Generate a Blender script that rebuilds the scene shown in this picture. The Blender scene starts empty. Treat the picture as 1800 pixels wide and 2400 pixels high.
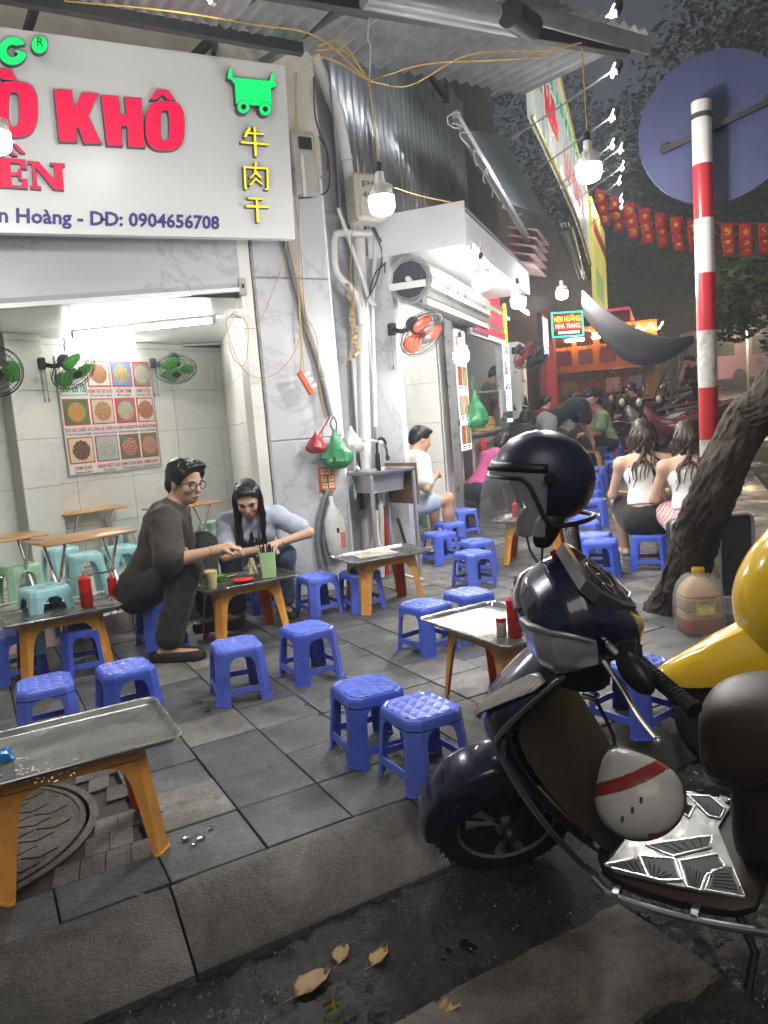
import bpy, bmesh, math, random
import numpy as np
from mathutils import Vector, Matrix
rnd = random.Random(7)
sc = bpy.context.scene
COL = sc.collection
R_ = math.radians
# ---------------------------------------------------------------- camera
CF = 1750.0                                   # focal length in pixels of the 1800 x 2400 photograph
def _cam():
    a, p, r = R_(29), R_(6.7), R_(4.6)
    F = Vector((math.sin(a)*math.cos(p), math.cos(a)*math.cos(p), -math.sin(p)))
    R0 = Vector((math.cos(a), -math.sin(a), 0)); U0 = R0.cross(F)
    R = math.cos(r)*R0 - math.sin(r)*U0; U = math.sin(r)*R0 + math.cos(r)*U0
    return F, R, U
CFW, CRT, CUP = _cam()
CC = Vector((0, 0, 1.29))
cam_d = bpy.data.cameras.new('camera'); cam = bpy.data.objects.new('camera', cam_d); COL.objects.link(cam)
cam_d.sensor_fit = 'HORIZONTAL'; cam_d.sensor_width = 36; cam_d.lens = CF/1800*36
cam_d.clip_start = 0.05; cam_d.clip_end = 800
m = Matrix((CRT, CUP, -CFW)).transposed().to_4x4(); m.translation = CC; cam.matrix_world = m
sc.camera = cam
sc.render.resolution_x = 768; sc.render.resolution_y = 1024
sc.view_settings.view_transform = 'Standard'; sc.view_settings.look = 'None'
sc.view_settings.gamma = 1; sc.view_settings.exposure = 1.05
sc.view_settings.use_curve_mapping = False
# ---------------------------------------------------------------- night sky and a weak wide sun (street glow)
w = bpy.data.worlds.new('World'); sc.world = w; w.use_nodes = True
nt = w.node_tree; bg = nt.nodes['Background']
sky = nt.nodes.new('ShaderNodeTexSky'); sky.sky_type = 'NISHITA'; sky.sun_disc = False
SUN_EL, SUN_AZ = R_(48), R_(205)
sky.sun_elevation = SUN_EL; sky.sun_rotation = SUN_AZ; sky.dust_density = 4; sky.air_density = 1.2; sky.ozone_density = 0.6
hs = nt.nodes.new('ShaderNodeHueSaturation'); hs.inputs['Saturation'].default_value = 0.45
nt.links.new(sky.outputs[0], hs.inputs['Color']); nt.links.new(hs.outputs[0], bg.inputs[0])
bg.inputs[1].default_value = 0.013
sd = bpy.data.lights.new('sun', 'SUN'); sd.energy = 0.42; sd.angle = R_(40); sd.color = (1, .86, .72)
so = bpy.data.objects.new('sun', sd); COL.objects.link(so)
so.rotation_euler = Vector((-math.sin(SUN_AZ)*math.cos(SUN_EL), -math.cos(SUN_AZ)*math.cos(SUN_EL), -math.sin(SUN_EL))).to_track_quat('-Z', 'Y').to_euler()
so.location = (0, -5, 12)
LAMP = 1.0                                     # overall strength of the lit lamps
# ---------------------------------------------------------------- pixel -> place
def ray(x, y): return CFW + CRT*((x-900)/CF) - CUP*((y-1200)/CF)
def G(x, y, z=0.0):
    d = ray(x, y); return CC + d*((z-CC.z)/d.z)
def onY(x, y, Y):
    d = ray(x, y); return CC + d*(Y/d.y)
def onplane(x, y, P, n):
    d = ray(x, y); return CC + d*((Vector(P)-CC).dot(n)/d.dot(n))
def at(x, y, D):                               # at horizontal distance D
    d = ray(x, y); return CC + d*(D/math.hypot(d.x, d.y))
T2 = Vector((math.sin(R_(50)), math.cos(R_(50)), 0)); N2 = Vector((math.cos(R_(50)), -math.sin(R_(50)), 0)); O2 = Vector((2.79, 5.42, 0))
ROT2 = math.atan2(T2.y, T2.x)                  # street 2 frame: x = along u, y = -v
def uv(u, v, z=0): return O2 + T2*u + N2*v + Vector((0, 0, z))
def onV(x, y, v): return onplane(x, y, O2+N2*v, N2)
def onU(x, y, u): return onplane(x, y, O2+T2*u, T2)
def touv(P): d = P-O2; return d.dot(T2), d.dot(N2), P.z
SLOPE = .046                                   # the second street climbs gently
def gz(x, y):
    u = (Vector((x,y,0))-O2).dot(T2); return max(0, SLOPE*(u-.2))
SN = (Vector((0,0,1))-T2*SLOPE).normalized()
def GS(x, y, z=0.0):                           # point at height z over the climbing ground
    p = G(x, y, z)
    if (p-O2).dot(T2) > .2 or (p-O2).length > 30: p = onplane(x, y, O2+T2*.2+Vector((0,0,z)), SN)
    return p
# ---------------------------------------------------------------- materials
MATS = {}
def mat(name, col=(.5,.5,.5), rough=.5, metal=0, var=0, vscale=6, bump=0, bscale=80, coat=0, trans=0, emit=None, es=0, spec=.5, alpha=1, ior=1.45, rvar=0, sss=0, dirt=0, dcol=(.05,.045,.04), dscale=3, sheen=0, stretch=(1,1,1), ovar=0):
    if name in MATS: return MATS[name]
    m = bpy.data.materials.new(name); m.use_nodes = True; MATS[name] = m
    nt = m.node_tree; N = nt.nodes; L = nt.links; b = N['Principled BSDF']
    col = (*col[:3], 1)
    b.inputs['Base Color'].default_value = col; b.inputs['Roughness'].default_value = rough; b.inputs['Metallic'].default_value = metal
    b.inputs['Specular IOR Level'].default_value = spec; b.inputs['IOR'].default_value = ior; b.inputs['Alpha'].default_value = alpha
    if coat: b.inputs['Coat Weight'].default_value = coat; b.inputs['Coat Roughness'].default_value = .04
    if trans: b.inputs['Transmission Weight'].default_value = trans
    if sheen: b.inputs['Sheen Weight'].default_value = sheen
    if sss: b.inputs['Subsurface Weight'].default_value = sss; b.inputs['Subsurface Radius'].default_value = (.02,.008,.005)
    if emit: b.inputs['Emission Color'].default_value = (*emit[:3],1); b.inputs['Emission Strength'].default_value = es
    if var or bump or rvar or dirt:
        tc = N.new('ShaderNodeTexCoord'); mp = N.new('ShaderNodeMapping'); L.new(tc.outputs['Object'], mp.inputs[0]); mp.inputs['Scale'].default_value = stretch
        oi = N.new('ShaderNodeObjectInfo'); ad = N.new('ShaderNodeVectorMath'); ad.operation = 'ADD'
        sca = N.new('ShaderNodeVectorMath'); sca.operation = 'SCALE'; L.new(oi.outputs['Random'], sca.inputs[0]); sca.inputs[3].default_value = 37
        L.new(mp.outputs[0], ad.inputs[0]); L.new(sca.outputs[0], ad.inputs[1]); vec = ad.outputs[0]
        out = None
        if var:
            n = N.new('ShaderNodeTexNoise'); n.inputs['Scale'].default_value = vscale; n.inputs['Detail'].default_value = 6; n.inputs['Roughness'].default_value = .65; L.new(vec, n.inputs[0])
            r = N.new('ShaderNodeValToRGB'); r.color_ramp.elements[0].position = .3; r.color_ramp.elements[1].position = .72
            r.color_ramp.elements[0].color = (*[c*(1-var) for c in col[:3]],1); r.color_ramp.elements[1].color = (*[min(1,c*(1+var)) for c in col[:3]],1)
            L.new(n.outputs[0], r.inputs[0]); out = r.outputs[0]
        if dirt:
            n = N.new('ShaderNodeTexNoise'); n.inputs['Scale'].default_value = dscale; n.inputs['Detail'].default_value = 9; n.inputs['Roughness'].default_value = .7; L.new(vec, n.inputs[0])
            r = N.new('ShaderNodeValToRGB'); r.color_ramp.elements[0].position = .5; r.color_ramp.elements[1].position = .75
            r.color_ramp.elements[0].color = (0,0,0,1); r.color_ramp.elements[1].color = (dirt,dirt,dirt,1); L.new(n.outputs[0], r.inputs[0])
            mx = N.new('ShaderNodeMix'); mx.data_type = 'RGBA'; L.new(r.outputs[0], mx.inputs[0])
            if out: L.new(out, mx.inputs[6])
            else: mx.inputs[6].default_value = col
            mx.inputs[7].default_value = (*dcol,1); out = mx.outputs[2]
        if ovar and out:                            # every copy faded a little differently
            wn = N.new('ShaderNodeTexWhiteNoise'); L.new(oi.outputs['Location'],wn.inputs[0]); mr2 = N.new('ShaderNodeMapRange'); mr2.inputs[3].default_value = 1-ovar; mr2.inputs[4].default_value = 1+ovar*.7; L.new(wn.outputs['Value'],mr2.inputs[0])
            hsv = N.new('ShaderNodeHueSaturation'); L.new(out,hsv.inputs['Color']); L.new(mr2.outputs[0],hsv.inputs['Value']); m3 = N.new('ShaderNodeMapRange'); m3.inputs[3].default_value = 1.0; m3.inputs[4].default_value = 1-ovar*.9; L.new(wn.outputs['Value'],m3.inputs[0]); L.new(m3.outputs[0],hsv.inputs['Saturation']); out = hsv.outputs[0]
        if out: L.new(out, b.inputs['Base Color'])
        if rvar:
            n = N.new('ShaderNodeTexNoise'); n.inputs['Scale'].default_value = vscale*1.7; n.inputs['Detail'].default_value = 5; L.new(vec, n.inputs[0])
            mr = N.new('ShaderNodeMapRange'); mr.inputs[1].default_value = .3; mr.inputs[2].default_value = .7; mr.inputs[3].default_value = max(.02,rough-rvar); mr.inputs[4].default_value = min(1,rough+rvar)
            L.new(n.outputs[0], mr.inputs[0]); L.new(mr.outputs[0], b.inputs['Roughness'])
        if bump:
            n = N.new('ShaderNodeTexNoise'); n.inputs['Scale'].default_value = bscale; n.inputs['Detail'].default_value = 5; L.new(vec, n.inputs[0])
            bp = N.new('ShaderNodeBump'); bp.inputs['Strength'].default_value = bump; bp.inputs['Distance'].default_value = .01; L.new(n.outputs[0], bp.inputs['Height']); L.new(bp.outputs[0], b.inputs['Normal'])
    return m
def lampmat(name, col, es):
    return mat(name, (.9,.9,.9), .4, emit=col, es=es*LAMP)
# ---------------------------------------------------------------- mesh builder
class MB:
    def __init__(s): s.v = []; s.f = []; s.mi = []; s.k = 0; s.M = None
    def add(s, vs, fs):
        o = len(s.v)
        for p in vs:
            p = Vector(p); s.v.append(s.M @ p if s.M else p)
        for f in fs: s.f.append([o+i for i in f]); s.mi.append(s.k)
        return s
    def mat(s, k): s.k = k; return s
    def xf(s, M): s.M = M; return s
    def box(s, c, d, rot=None, bev=0):
        x, y, z = [q/2 for q in d]; c = Vector(c)
        if bev:
            b = min(bev, x*.9, y*.9, z*.9); vs = []; 
            bm = bmesh.new(); bmesh.ops.create_cube(bm, size=1); bmesh.ops.scale(bm, vec=d, verts=bm.verts)
            bmesh.ops.bevel(bm, geom=bm.edges[:], offset=b, segments=1, affect='EDGES', profile=.5)
            bm.verts.index_update(); vs = [v.co.copy() for v in bm.verts]; fs = [[v.index for v in f.verts] for f in bm.faces]; bm.free()
        else:
            vs = [Vector(q) for q in [(-x,-y,-z),(x,-y,-z),(x,y,-z),(-x,y,-z),(-x,-y,z),(x,-y,z),(x,y,z),(-x,y,z)]]
            fs = [(3,2,1,0),(4,5,6,7),(0,1,5,4),(1,2,6,5),(2,3,7,6),(3,0,4,7)]
        if rot is not None: vs = [rot @ q for q in vs]
        return s.add([c+q for q in vs], fs)
    def tube(s, pts, r, n=8, caps=True, flat=None):
        pts = [Vector(p) for p in pts]; m_ = len(pts); vs = []; fs = []
        rr = r if isinstance(r, (list, tuple)) else [r]*m_
        T = []
        for i in range(m_):
            t = (pts[min(i+1,m_-1)]-pts[max(i-1,0)]); T.append(t.normalized() if t.length > 1e-9 else Vector((0,0,1)))
        ref = Vector((0,0,1)) if abs(T[0].z) < .9 else Vector((1,0,0)); nn = T[0].cross(ref).normalized()
        for i in range(m_):
            if i: nn = (nn - T[i]*nn.dot(T[i])); nn = nn.normalized() if nn.length > 1e-6 else T[i].orthogonal().normalized()
            bb = T[i].cross(nn); q = flat if flat else 1
            for j in range(n):
                a = 2*math.pi*j/n; vs.append(pts[i] + nn*(math.cos(a)*rr[i]) + bb*(math.sin(a)*rr[i]*q))
        for i in range(m_-1):
            for j in range(n):
                k = (j+1) % n; fs.append((i*n+j, i*n+k, (i+1)*n+k, (i+1)*n+j))
        if caps: fs.append(tuple(range(n))[::-1]); fs.append(tuple(range((m_-1)*n, m_*n)))
        return s.add(vs, fs)
    def lathe(s, prof, n=24, o=(0,0,0), M=None, closed=False):
        vs = []; fs = []; o = Vector(o)
        for r, z in prof:
            for j in range(n):
                a = 2*math.pi*j/n; q = Vector((r*math.cos(a), r*math.sin(a), z)); vs.append(o + (M @ q if M else q))
        m_ = len(prof)
        for i in range(m_-1 + (1 if closed else 0)):
            i2 = (i+1) % m_
            for j in range(n):
                k = (j+1) % n; fs.append((i*n+j, i*n+k, i2*n+k, i2*n+j))
        if not closed:
            if prof[0][0] > 1e-6: fs.append(tuple(range(n))[::-1])
            if prof[-1][0] > 1e-6: fs.append(tuple(range((m_-1)*n, m_*n)))
        return s.add(vs, fs)
    def prism(s, poly, z0, z1, M=None):          # poly in xy, extruded in z, M maps to place
        n = len(poly); vs = [Vector((x,y,z0)) for x,y in poly]+[Vector((x,y,z1)) for x,y in poly]
        if M: vs = [M @ q for q in vs]
        a = sum(poly[i][0]*poly[(i+1)%n][1]-poly[(i+1)%n][0]*poly[i][1] for i in range(n))
        t = tuple(range(n)); fs = [t[::-1], tuple(n+i for i in t)]+[(i,(i+1)%n,n+(i+1)%n,n+i) for i in range(n)]
        if a < 0: fs = [f[::-1] for f in fs]
        return s.add(vs, fs)
    def loft(s, secs, caps=True, closed=True):
        n = len(secs[0]); vs = [Vector(p) for q in secs for p in q]; fs = []
        for i in range(len(secs)-1):
            for j in range(n if closed else n-1):
                k = (j+1) % n; fs.append((i*n+j, i*n+k, (i+1)*n+k, (i+1)*n+j))
        if caps and closed: fs.append(tuple(range(n))[::-1]); fs.append(tuple(range((len(secs)-1)*n, len(secs)*n)))
        return s.add(vs, fs)
    def ell(s, c, r, nu=16, nv=10, M=None):
        c = Vector(c); r = tuple(r) if hasattr(r,'__len__') else (r,r,r); vs = []; fs = []
        for i in range(nv+1):
            t = math.pi*i/nv
            for j in range(nu):
                a = 2*math.pi*j/nu; q = Vector((r[0]*math.sin(t)*math.cos(a), r[1]*math.sin(t)*math.sin(a), -r[2]*math.cos(t))); vs.append(c+(M @ q if M else q))
        for i in range(nv):
            for j in range(nu):
                k = (j+1) % nu; fs.append((i*nu+j, i*nu+k, (i+1)*nu+k, (i+1)*nu+j))
        return s.add(vs, fs)
    def mesh(s, name, mats, angle=35, weld=True):
        me = bpy.data.meshes.new(name); me.from_pydata([tuple(p) for p in s.v], [], s.f)
        for m_ in (mats if isinstance(mats,(list,tuple)) else [mats]): me.materials.append(m_)
        me.polygons.foreach_set('material_index', s.mi)
        bm = bmesh.new(); bm.from_mesh(me)
        if weld: bmesh.ops.remove_doubles(bm, verts=bm.verts, dist=1e-5)
        bmesh.ops.recalc_face_normals(bm, faces=bm.faces); bm.to_mesh(me); bm.free()
        if angle:
            me.shade_smooth()
            try: me.set_sharp_from_angle(angle=R_(angle))
            except Exception: pass
        return me
    def build(s, name, mats, parent=None, angle=35, sub=0, bev=0, solid=0, weld=True):
        o = bpy.data.objects.new(name, s.mesh(name, mats, angle, weld)); COL.objects.link(o)
        if parent: o.parent = parent
        if solid: md = o.modifiers.new('s','SOLIDIFY'); md.thickness = solid; md.offset = -1
        if bev: md = o.modifiers.new('b','BEVEL'); md.width = bev; md.segments = 2; md.limit_method = 'ANGLE'; md.angle_limit = R_(40)
        if sub: md = o.modifiers.new('u','SUBSURF'); md.levels = sub; md.render_levels = sub
        return o
def put(name, me, parent=None, loc=(0,0,0), rot=(0,0,0), scale=None):
    o = bpy.data.objects.new(name, me); COL.objects.link(o); o.location = loc; o.rotation_euler = rot
    if scale: o.scale = scale
    if parent: o.parent = parent
    return o
def tag(o, label=None, cat=None, group=None, kind=None):
    if label: o['label'] = label
    if cat: o['category'] = cat
    if group: o['group'] = group
    if kind: o['kind'] = kind
    return o
def thing(name, label, cat, loc=(0,0,0), rz=0, group=None, rot=None):
    o = bpy.data.objects.new(name, None); COL.objects.link(o); o.empty_display_size = .05
    o.location = loc; o.rotation_euler = rot if rot else (0,0,rz)
    return tag(o, label, cat, group)
def dup(src, loc=None, rz=None, label=None, group=None):
    r = src.copy(); COL.objects.link(r)
    if loc is not None: r.location = loc
    if rz is not None: r.rotation_euler = (0,0,rz)
    if label: r['label'] = label
    if group: r['group'] = group
    for ch in src.children:
        c = ch.copy(); COL.objects.link(c); c.parent = r
        for g in ch.children:
            d = g.copy(); COL.objects.link(d); d.parent = c
    return r
def curve_pts(pts, n=6):                       # Catmull-Rom through points
    P = [Vector(p) for p in pts]; P = [P[0]*2-P[1]]+P+[P[-1]*2-P[-2]]; out = []
    for i in range(1, len(P)-2):
        for k in range(n):
            t = k/n; a,b,c,d = P[i-1],P[i],P[i+1],P[i+2]
            out.append(.5*((2*b)+(c-a)*t+(2*a-5*b+4*c-d)*t*t+(3*b-a-3*c+d)*t**3))
    out.append(P[-2].copy()); return out
def sag(a, b, d, n=10):
    a, b = Vector(a), Vector(b); return [a.lerp(b,i/n)-Vector((0,0,d*4*(i/n)*(1-i/n))) for i in range(n+1)]
def text(name, body, size, M, mats, parent=None, depth=.004, bold=0, align='LEFT', sx=1, shear=0, space=1):
    cu = bpy.data.curves.new(name,'FONT'); cu.body = body; cu.size = size; cu.extrude = depth/2; cu.offset = bold; cu.align_x = align; cu.shear = shear; cu.space_character = space
    cu.resolution_u = 3
    tmp = bpy.data.objects.new(name, cu); COL.objects.link(tmp)
    dg = bpy.context.evaluated_depsgraph_get(); me = bpy.data.meshes.new_from_object(tmp.evaluated_get(dg)); bpy.data.objects.remove(tmp)
    me.transform(M @ Matrix.Diagonal((sx,1,1,1)))
    me.materials.clear(); me.materials.append(mats)
    o = bpy.data.objects.new(name, me); COL.objects.link(o)
    if parent: o.parent = parent
    return o
# ================================================================ ground
def stone_mat(name, col, wet=.0, scale=7, bump=.25):
    m = bpy.data.materials.new(name); m.use_nodes = True; MATS[name] = m; nt = m.node_tree; N = nt.nodes; L = nt.links; b = N['Principled BSDF']
    g = N.new('ShaderNodeNewGeometry'); oi = N.new('ShaderNodeObjectInfo'); sv = N.new('ShaderNodeVectorMath'); sv.operation = 'SCALE'; L.new(oi.outputs['Random'],sv.inputs[0]); sv.inputs[3].default_value = 9
    ad = N.new('ShaderNodeVectorMath'); ad.operation = 'ADD'; L.new(g.outputs['Position'],ad.inputs[0]); L.new(sv.outputs[0],ad.inputs[1])
    def noise(sc, det, vec, dist=0, rg=.6):
        n = N.new('ShaderNodeTexNoise'); n.inputs['Scale'].default_value = sc; n.inputs['Detail'].default_value = det; n.inputs['Distortion'].default_value = dist; n.inputs['Roughness'].default_value = rg; L.new(vec,n.inputs[0]); return n.outputs[0]
    def ramp(v, p0, p1, c0, c1):
        r = N.new('ShaderNodeValToRGB'); r.color_ramp.elements[0].position = p0; r.color_ramp.elements[1].position = p1; r.color_ramp.elements[0].color = (*c0,1); r.color_ramp.elements[1].color = (*c1,1); L.new(v,r.inputs[0]); return r.outputs[0]
    def mixc(f, a_, c_, mode='MIX'):
        mx = N.new('ShaderNodeMix'); mx.data_type = 'RGBA'; mx.blend_type = mode
        (L.new(f,mx.inputs[0]) if not isinstance(f,float) else setattr(mx.inputs[0],'default_value',f)); L.new(a_,mx.inputs[6])
        (L.new(c_,mx.inputs[7]) if hasattr(c_,'links') else setattr(mx.inputs[7],'default_value',(*c_,1))); return mx.outputs[2]
    base = ramp(noise(scale*.5,7,ad.outputs[0],.4),.3,.7,[c*.62 for c in col],[c*1.35 for c in col])
    grain = ramp(noise(170,3,g.outputs['Position']),.35,.68,(.55,.55,.55),(1.35,1.35,1.33)); c1 = mixc(1.0,base,grain,'MULTIPLY')
    dust = ramp(noise(2.6,8,ad.outputs[0],1.5,.72),.48,.72,(0,0,0),(.75,.75,.75)); c2 = mixc(dust,c1,[min(1,c*2.3) for c in col])
    mp = N.new('ShaderNodeMapping'); L.new(ad.outputs[0],mp.inputs[0]); mp.inputs['Rotation'].default_value = (0,0,.7); mp.inputs['Scale'].default_value = (55,2.2,1)
    scr = ramp(noise(1,4,mp.outputs[0],.3,.7),.66,.74,(0,0,0),(.55,.55,.55)); c3 = mixc(scr,c2,[min(1,c*2.8) for c in col])
    stain = ramp(noise(3.4,5,g.outputs['Position'],.6),.57,.66,(0,0,0),(.75,.75,.75)); c4 = mixc(stain,c3,[c*.35 for c in col]); L.new(c4,b.inputs['Base Color'])
    rr = ramp(noise(1.5,5,g.outputs['Position'],.3),.40,.60,(.66,)*3,(.66-wet,)*3); r2 = mixc(1.0,rr,ramp(noise(75,3,g.outputs['Position']),.3,.7,(.75,)*3,(1.15,)*3),'MULTIPLY'); L.new(r2,b.inputs['Roughness'])
    hsum = N.new('ShaderNodeMath'); hsum.operation = 'MULTIPLY_ADD'; L.new(noise(34,6,ad.outputs[0],0,.7),hsum.inputs[0]); hsum.inputs[1].default_value = 1.0; L.new(noise(150,3,ad.outputs[0]),hsum.inputs[2])
    bp = N.new('ShaderNodeBump'); bp.inputs['Strength'].default_value = min(1,bump*1.6); bp.inputs['Distance'].default_value = .012; L.new(hsum.outputs[0],bp.inputs['Height']); L.new(bp.outputs[0],b.inputs['Normal'])
    return m
SLAB = [stone_mat('slab_%d'%i, c, .32) for i,c in enumerate([(.085,.090,.095),(.108,.110,.110),(.070,.075,.082),(.125,.122,.115),(.16,.152,.138)])]
KERB = stone_mat('kerb_stone', (.072,.068,.064), .12, 9, .28)
GROUT = mat('joint_dirt', (.018,.017,.015), .9, bump=.4, bscale=120)
def clip(poly, a, b, c):                        # keep a*x+b*y <= c
    out = []
    for i in range(len(poly)):
        p, q = poly[i], poly[(i+1)%len(poly)]; dp = a*p[0]+b*p[1]-c; dq = a*q[0]+b*q[1]-c
        if dp <= 0: out.append(p)
        if (dp < 0 < dq) or (dq < 0 < dp):
            t = dp/(dp-dq); out.append((p[0]+(q[0]-p[0])*t, p[1]+(q[1]-p[1])*t))
    return out
KC = Vector((4.28, 2.15, 0)); KV = (KC-O2).dot(N2)          # kerb corner, v of the second kerb
def area(p): return abs(sum(p[i][0]*p[(i+1)%len(p)][1]-p[(i+1)%len(p)][0]*p[i][1] for i in range(len(p))))/2
KY = 2.15
# base ground: one sheet to the horizon (street level), pavement bed above it
road_m = mat('asphalt', (.032,.031,.030), .6, var=.4, vscale=14, bump=.9, bscale=130, rvar=.0, dirt=.5, dcol=(.075,.068,.06), dscale=1.6)
def _wet(m, lo, hi, sc_=1.1, a=.48, b_=.58):
    nt = m.node_tree; N = nt.nodes; L = nt.links; b = N['Principled BSDF']; g = N.new('ShaderNodeNewGeometry')
    n = N.new('ShaderNodeTexNoise'); n.inputs['Scale'].default_value = sc_; n.inputs['Detail'].default_value = 5; n.inputs['Roughness'].default_value = .6; L.new(g.outputs['Position'], n.inputs[0])
    mr = N.new('ShaderNodeMapRange'); mr.inputs[1].default_value = a; mr.inputs[2].default_value = b_; mr.inputs[3].default_value = hi; mr.inputs[4].default_value = lo; L.new(n.outputs[0], mr.inputs[0]); L.new(mr.outputs[0], b.inputs['Roughness'])
_wet(road_m, .22, .8)
RZ = -.15
b = MB(); b.add([(-300,-300,RZ-.012),(300,-300,RZ-.012),(300,300,RZ-.012),(-300,300,RZ-.012)], [(0,1,2,3)])
tag(b.build('ground', road_m, angle=0), kind='structure')
# carriageway of the second street, climbing
b = MB(); q = [uv(-6,KV+.1),uv(.2,KV+.1),uv(60,KV+.1),uv(60,KV+22),uv(.2,KV+22),uv(-6,KV+22)]
b.add([(p.x,p.y,RZ-.006+gz(p.x,p.y)) for p in q],[(0,5,4,1),(1,4,3,2)]); tag(b.build('street_carriageway', road_m, angle=0), kind='structure')
# near road: broken wet asphalt relief
def vnoise(x, y, s=0):
    def h(i,j): 
        k = (i*374761393 + j*668265263 + s*1442695041) & 0xffffffff; k = ((k^(k>>13))*1274126177) & 0xffffffff; return ((k^(k>>16)) & 0xffff)/65535
    i, j = math.floor(x), math.floor(y); fx, fy = x-i, y-j; fx = fx*fx*(3-2*fx); fy = fy*fy*(3-2*fy)
    return (h(i,j)*(1-fx)+h(i+1,j)*fx)*(1-fy)+(h(i,j+1)*(1-fx)+h(i+1,j+1)*fx)*fy
b = MB(); nx, ny = 300, 130; x0, x1, y0, y1 = -.7, 3.4, .55, 2.12; vs = []
for j in range(ny+1):
    for i in range(nx+1):
        x = x0+(x1-x0)*i/nx; y = y0+(y1-y0)*j/ny
        big = vnoise(x*2.2,y*2.2,1); med = vnoise(x*8,y*8,2); sm = vnoise(x*28,y*28,3); ti = vnoise(x*60,y*60,9)
        amp = .35+.65*max(0,min(1,(vnoise(x*1.6+5,y*1.6,4)-.3)*3))
        e = min(1, min(x-x0, x1-x, y-y0, y1-y)/.15)
        z = RZ + .004 + e*(.016*(big-.45)+.012*(med-.5)+amp*.022*(sm-.5)+amp*.014*(ti-.5))
        vs.append((x,y,z))
b.add(vs, [(j*(nx+1)+i, j*(nx+1)+i+1, (j+1)*(nx+1)+i+1, (j+1)*(nx+1)+i) for j in range(ny) for i in range(nx)])
wet_m = stone_mat('wet_grit', (.024,.022,.020), .58, 16, .9)
tag(b.build('road', wet_m, angle=80, weld=False), kind='structure')
# puddles: flat water sheets in the low spots
water_m = mat('puddle_water', (.01,.01,.009), .03, spec=.7)
b = MB()
for (cx,cy,rx,ry) in [(.62,1.62,.20,.07),(.82,1.52,.13,.05),(1.02,1.60,.09,.04)]:
    n = 28; b.add([(cx,cy,RZ+.006)]+[(cx+rx*(1+.35*(vnoise(i*.9,cx*9,5)-.5))*math.cos(6.2832*i/n), cy+ry*(1+.6*(vnoise(i*.7,cy*9,6)-.5))*math.sin(6.2832*i/n), RZ+.006) for i in range(n)], [(0,1+i,1+(i+1)%n) for i in range(n)])
tag(b.build('puddle_water', water_m, angle=0), kind='structure')
# loose grit on the wet road
b = MB(); r_ = random.Random(12)
for k in range(5200):
    x, y = r_.uniform(-.4,3.0), r_.uniform(.62,1.93)
    if vnoise(x*2.4,y*2.4,21) < .42: continue
    s_ = r_.uniform(.0018,.0065)*(1.4 if r_.random() < .06 else 1); z = RZ+.004+.016*(vnoise(x*2.2,y*2.2,1)-.45)+.012*(vnoise(x*8,y*8,2)-.5)
    q = [Vector((math.cos(a)*s_*r_.uniform(.7,1.3),math.sin(a)*s_*r_.uniform(.7,1.3),0)) for a in (0,1.26,2.5,3.77,5.0)]; c = Vector((x,y,z)); b.mat(r_.randrange(3))
    b.add([c+p for p in q]+[c+Vector((r_.uniform(-.3,.3)*s_,r_.uniform(-.3,.3)*s_,s_*r_.uniform(.5,1.0)))],[(i,(i+1)%5,5) for i in range(5)])
tag(b.build('road_grit',[mat('grit_dark',(.028,.026,.024),.25),mat('grit_mid',(.07,.062,.052),.5),mat('grit_wet',(.02,.019,.018),.08)],angle=0,weld=False),'loose grit scattered on the wet road below the kerb',kind='stuff')
# gutter slabs of worn concrete along the carriageway edge
gut = thing('gutter', 'worn concrete slabs laid along the road below the kerb', 'gutter'); gut['kind'] = 'structure'; del gut['category']
gm = stone_mat('gutter_concrete', (.12,.108,.093), .25, 16, .8)
_x = -.8
for k, ln in enumerate([.62,.72,.95,.74,.9,.9,.9]):
    n = 14; sec = []
    for i in range(n+1):
        x = _x+.012+(ln-.024)*i/n; a = 1.47+.016*(vnoise(x*14,1,k)-.5); c = 1.14+.02*(vnoise(x*12,4,k)-.5); z = RZ+.012+.006*(vnoise(x*9,2,k)-.5)+ .006*((k*7)%3-1)
        sec.append([(x,c,RZ-.02),(x,c+.004,z),(x,c*.5+a*.5,z+.004),(x,a-.004,z),(x,a,RZ-.02)])
    MB().loft(sec).build('gutter_slab', gm, gut, angle=60); _x += ln
# pavement bed
b = MB(); far = uv(45,KV-.01); fa2 = uv(45,-12)
m1, m2 = uv(.2,KV-.01), uv(.2,-12); kq = uv(-1.4,KV-.3)
b.add([(-4,KY+.001,-.022),(kq.x,KY+.001,-.022),(m1.x,m1.y,-.022),(m2.x,m2.y,-.022),(-4,9,-.022),(far.x,far.y,-.022+gz(far.x,far.y)),(fa2.x,fa2.y,-.022+gz(fa2.x,fa2.y))], [(0,1,2,3,4),(2,5,6,3)])
pav = tag(b.build('pavement', GROUT, angle=0), kind='structure')
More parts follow.
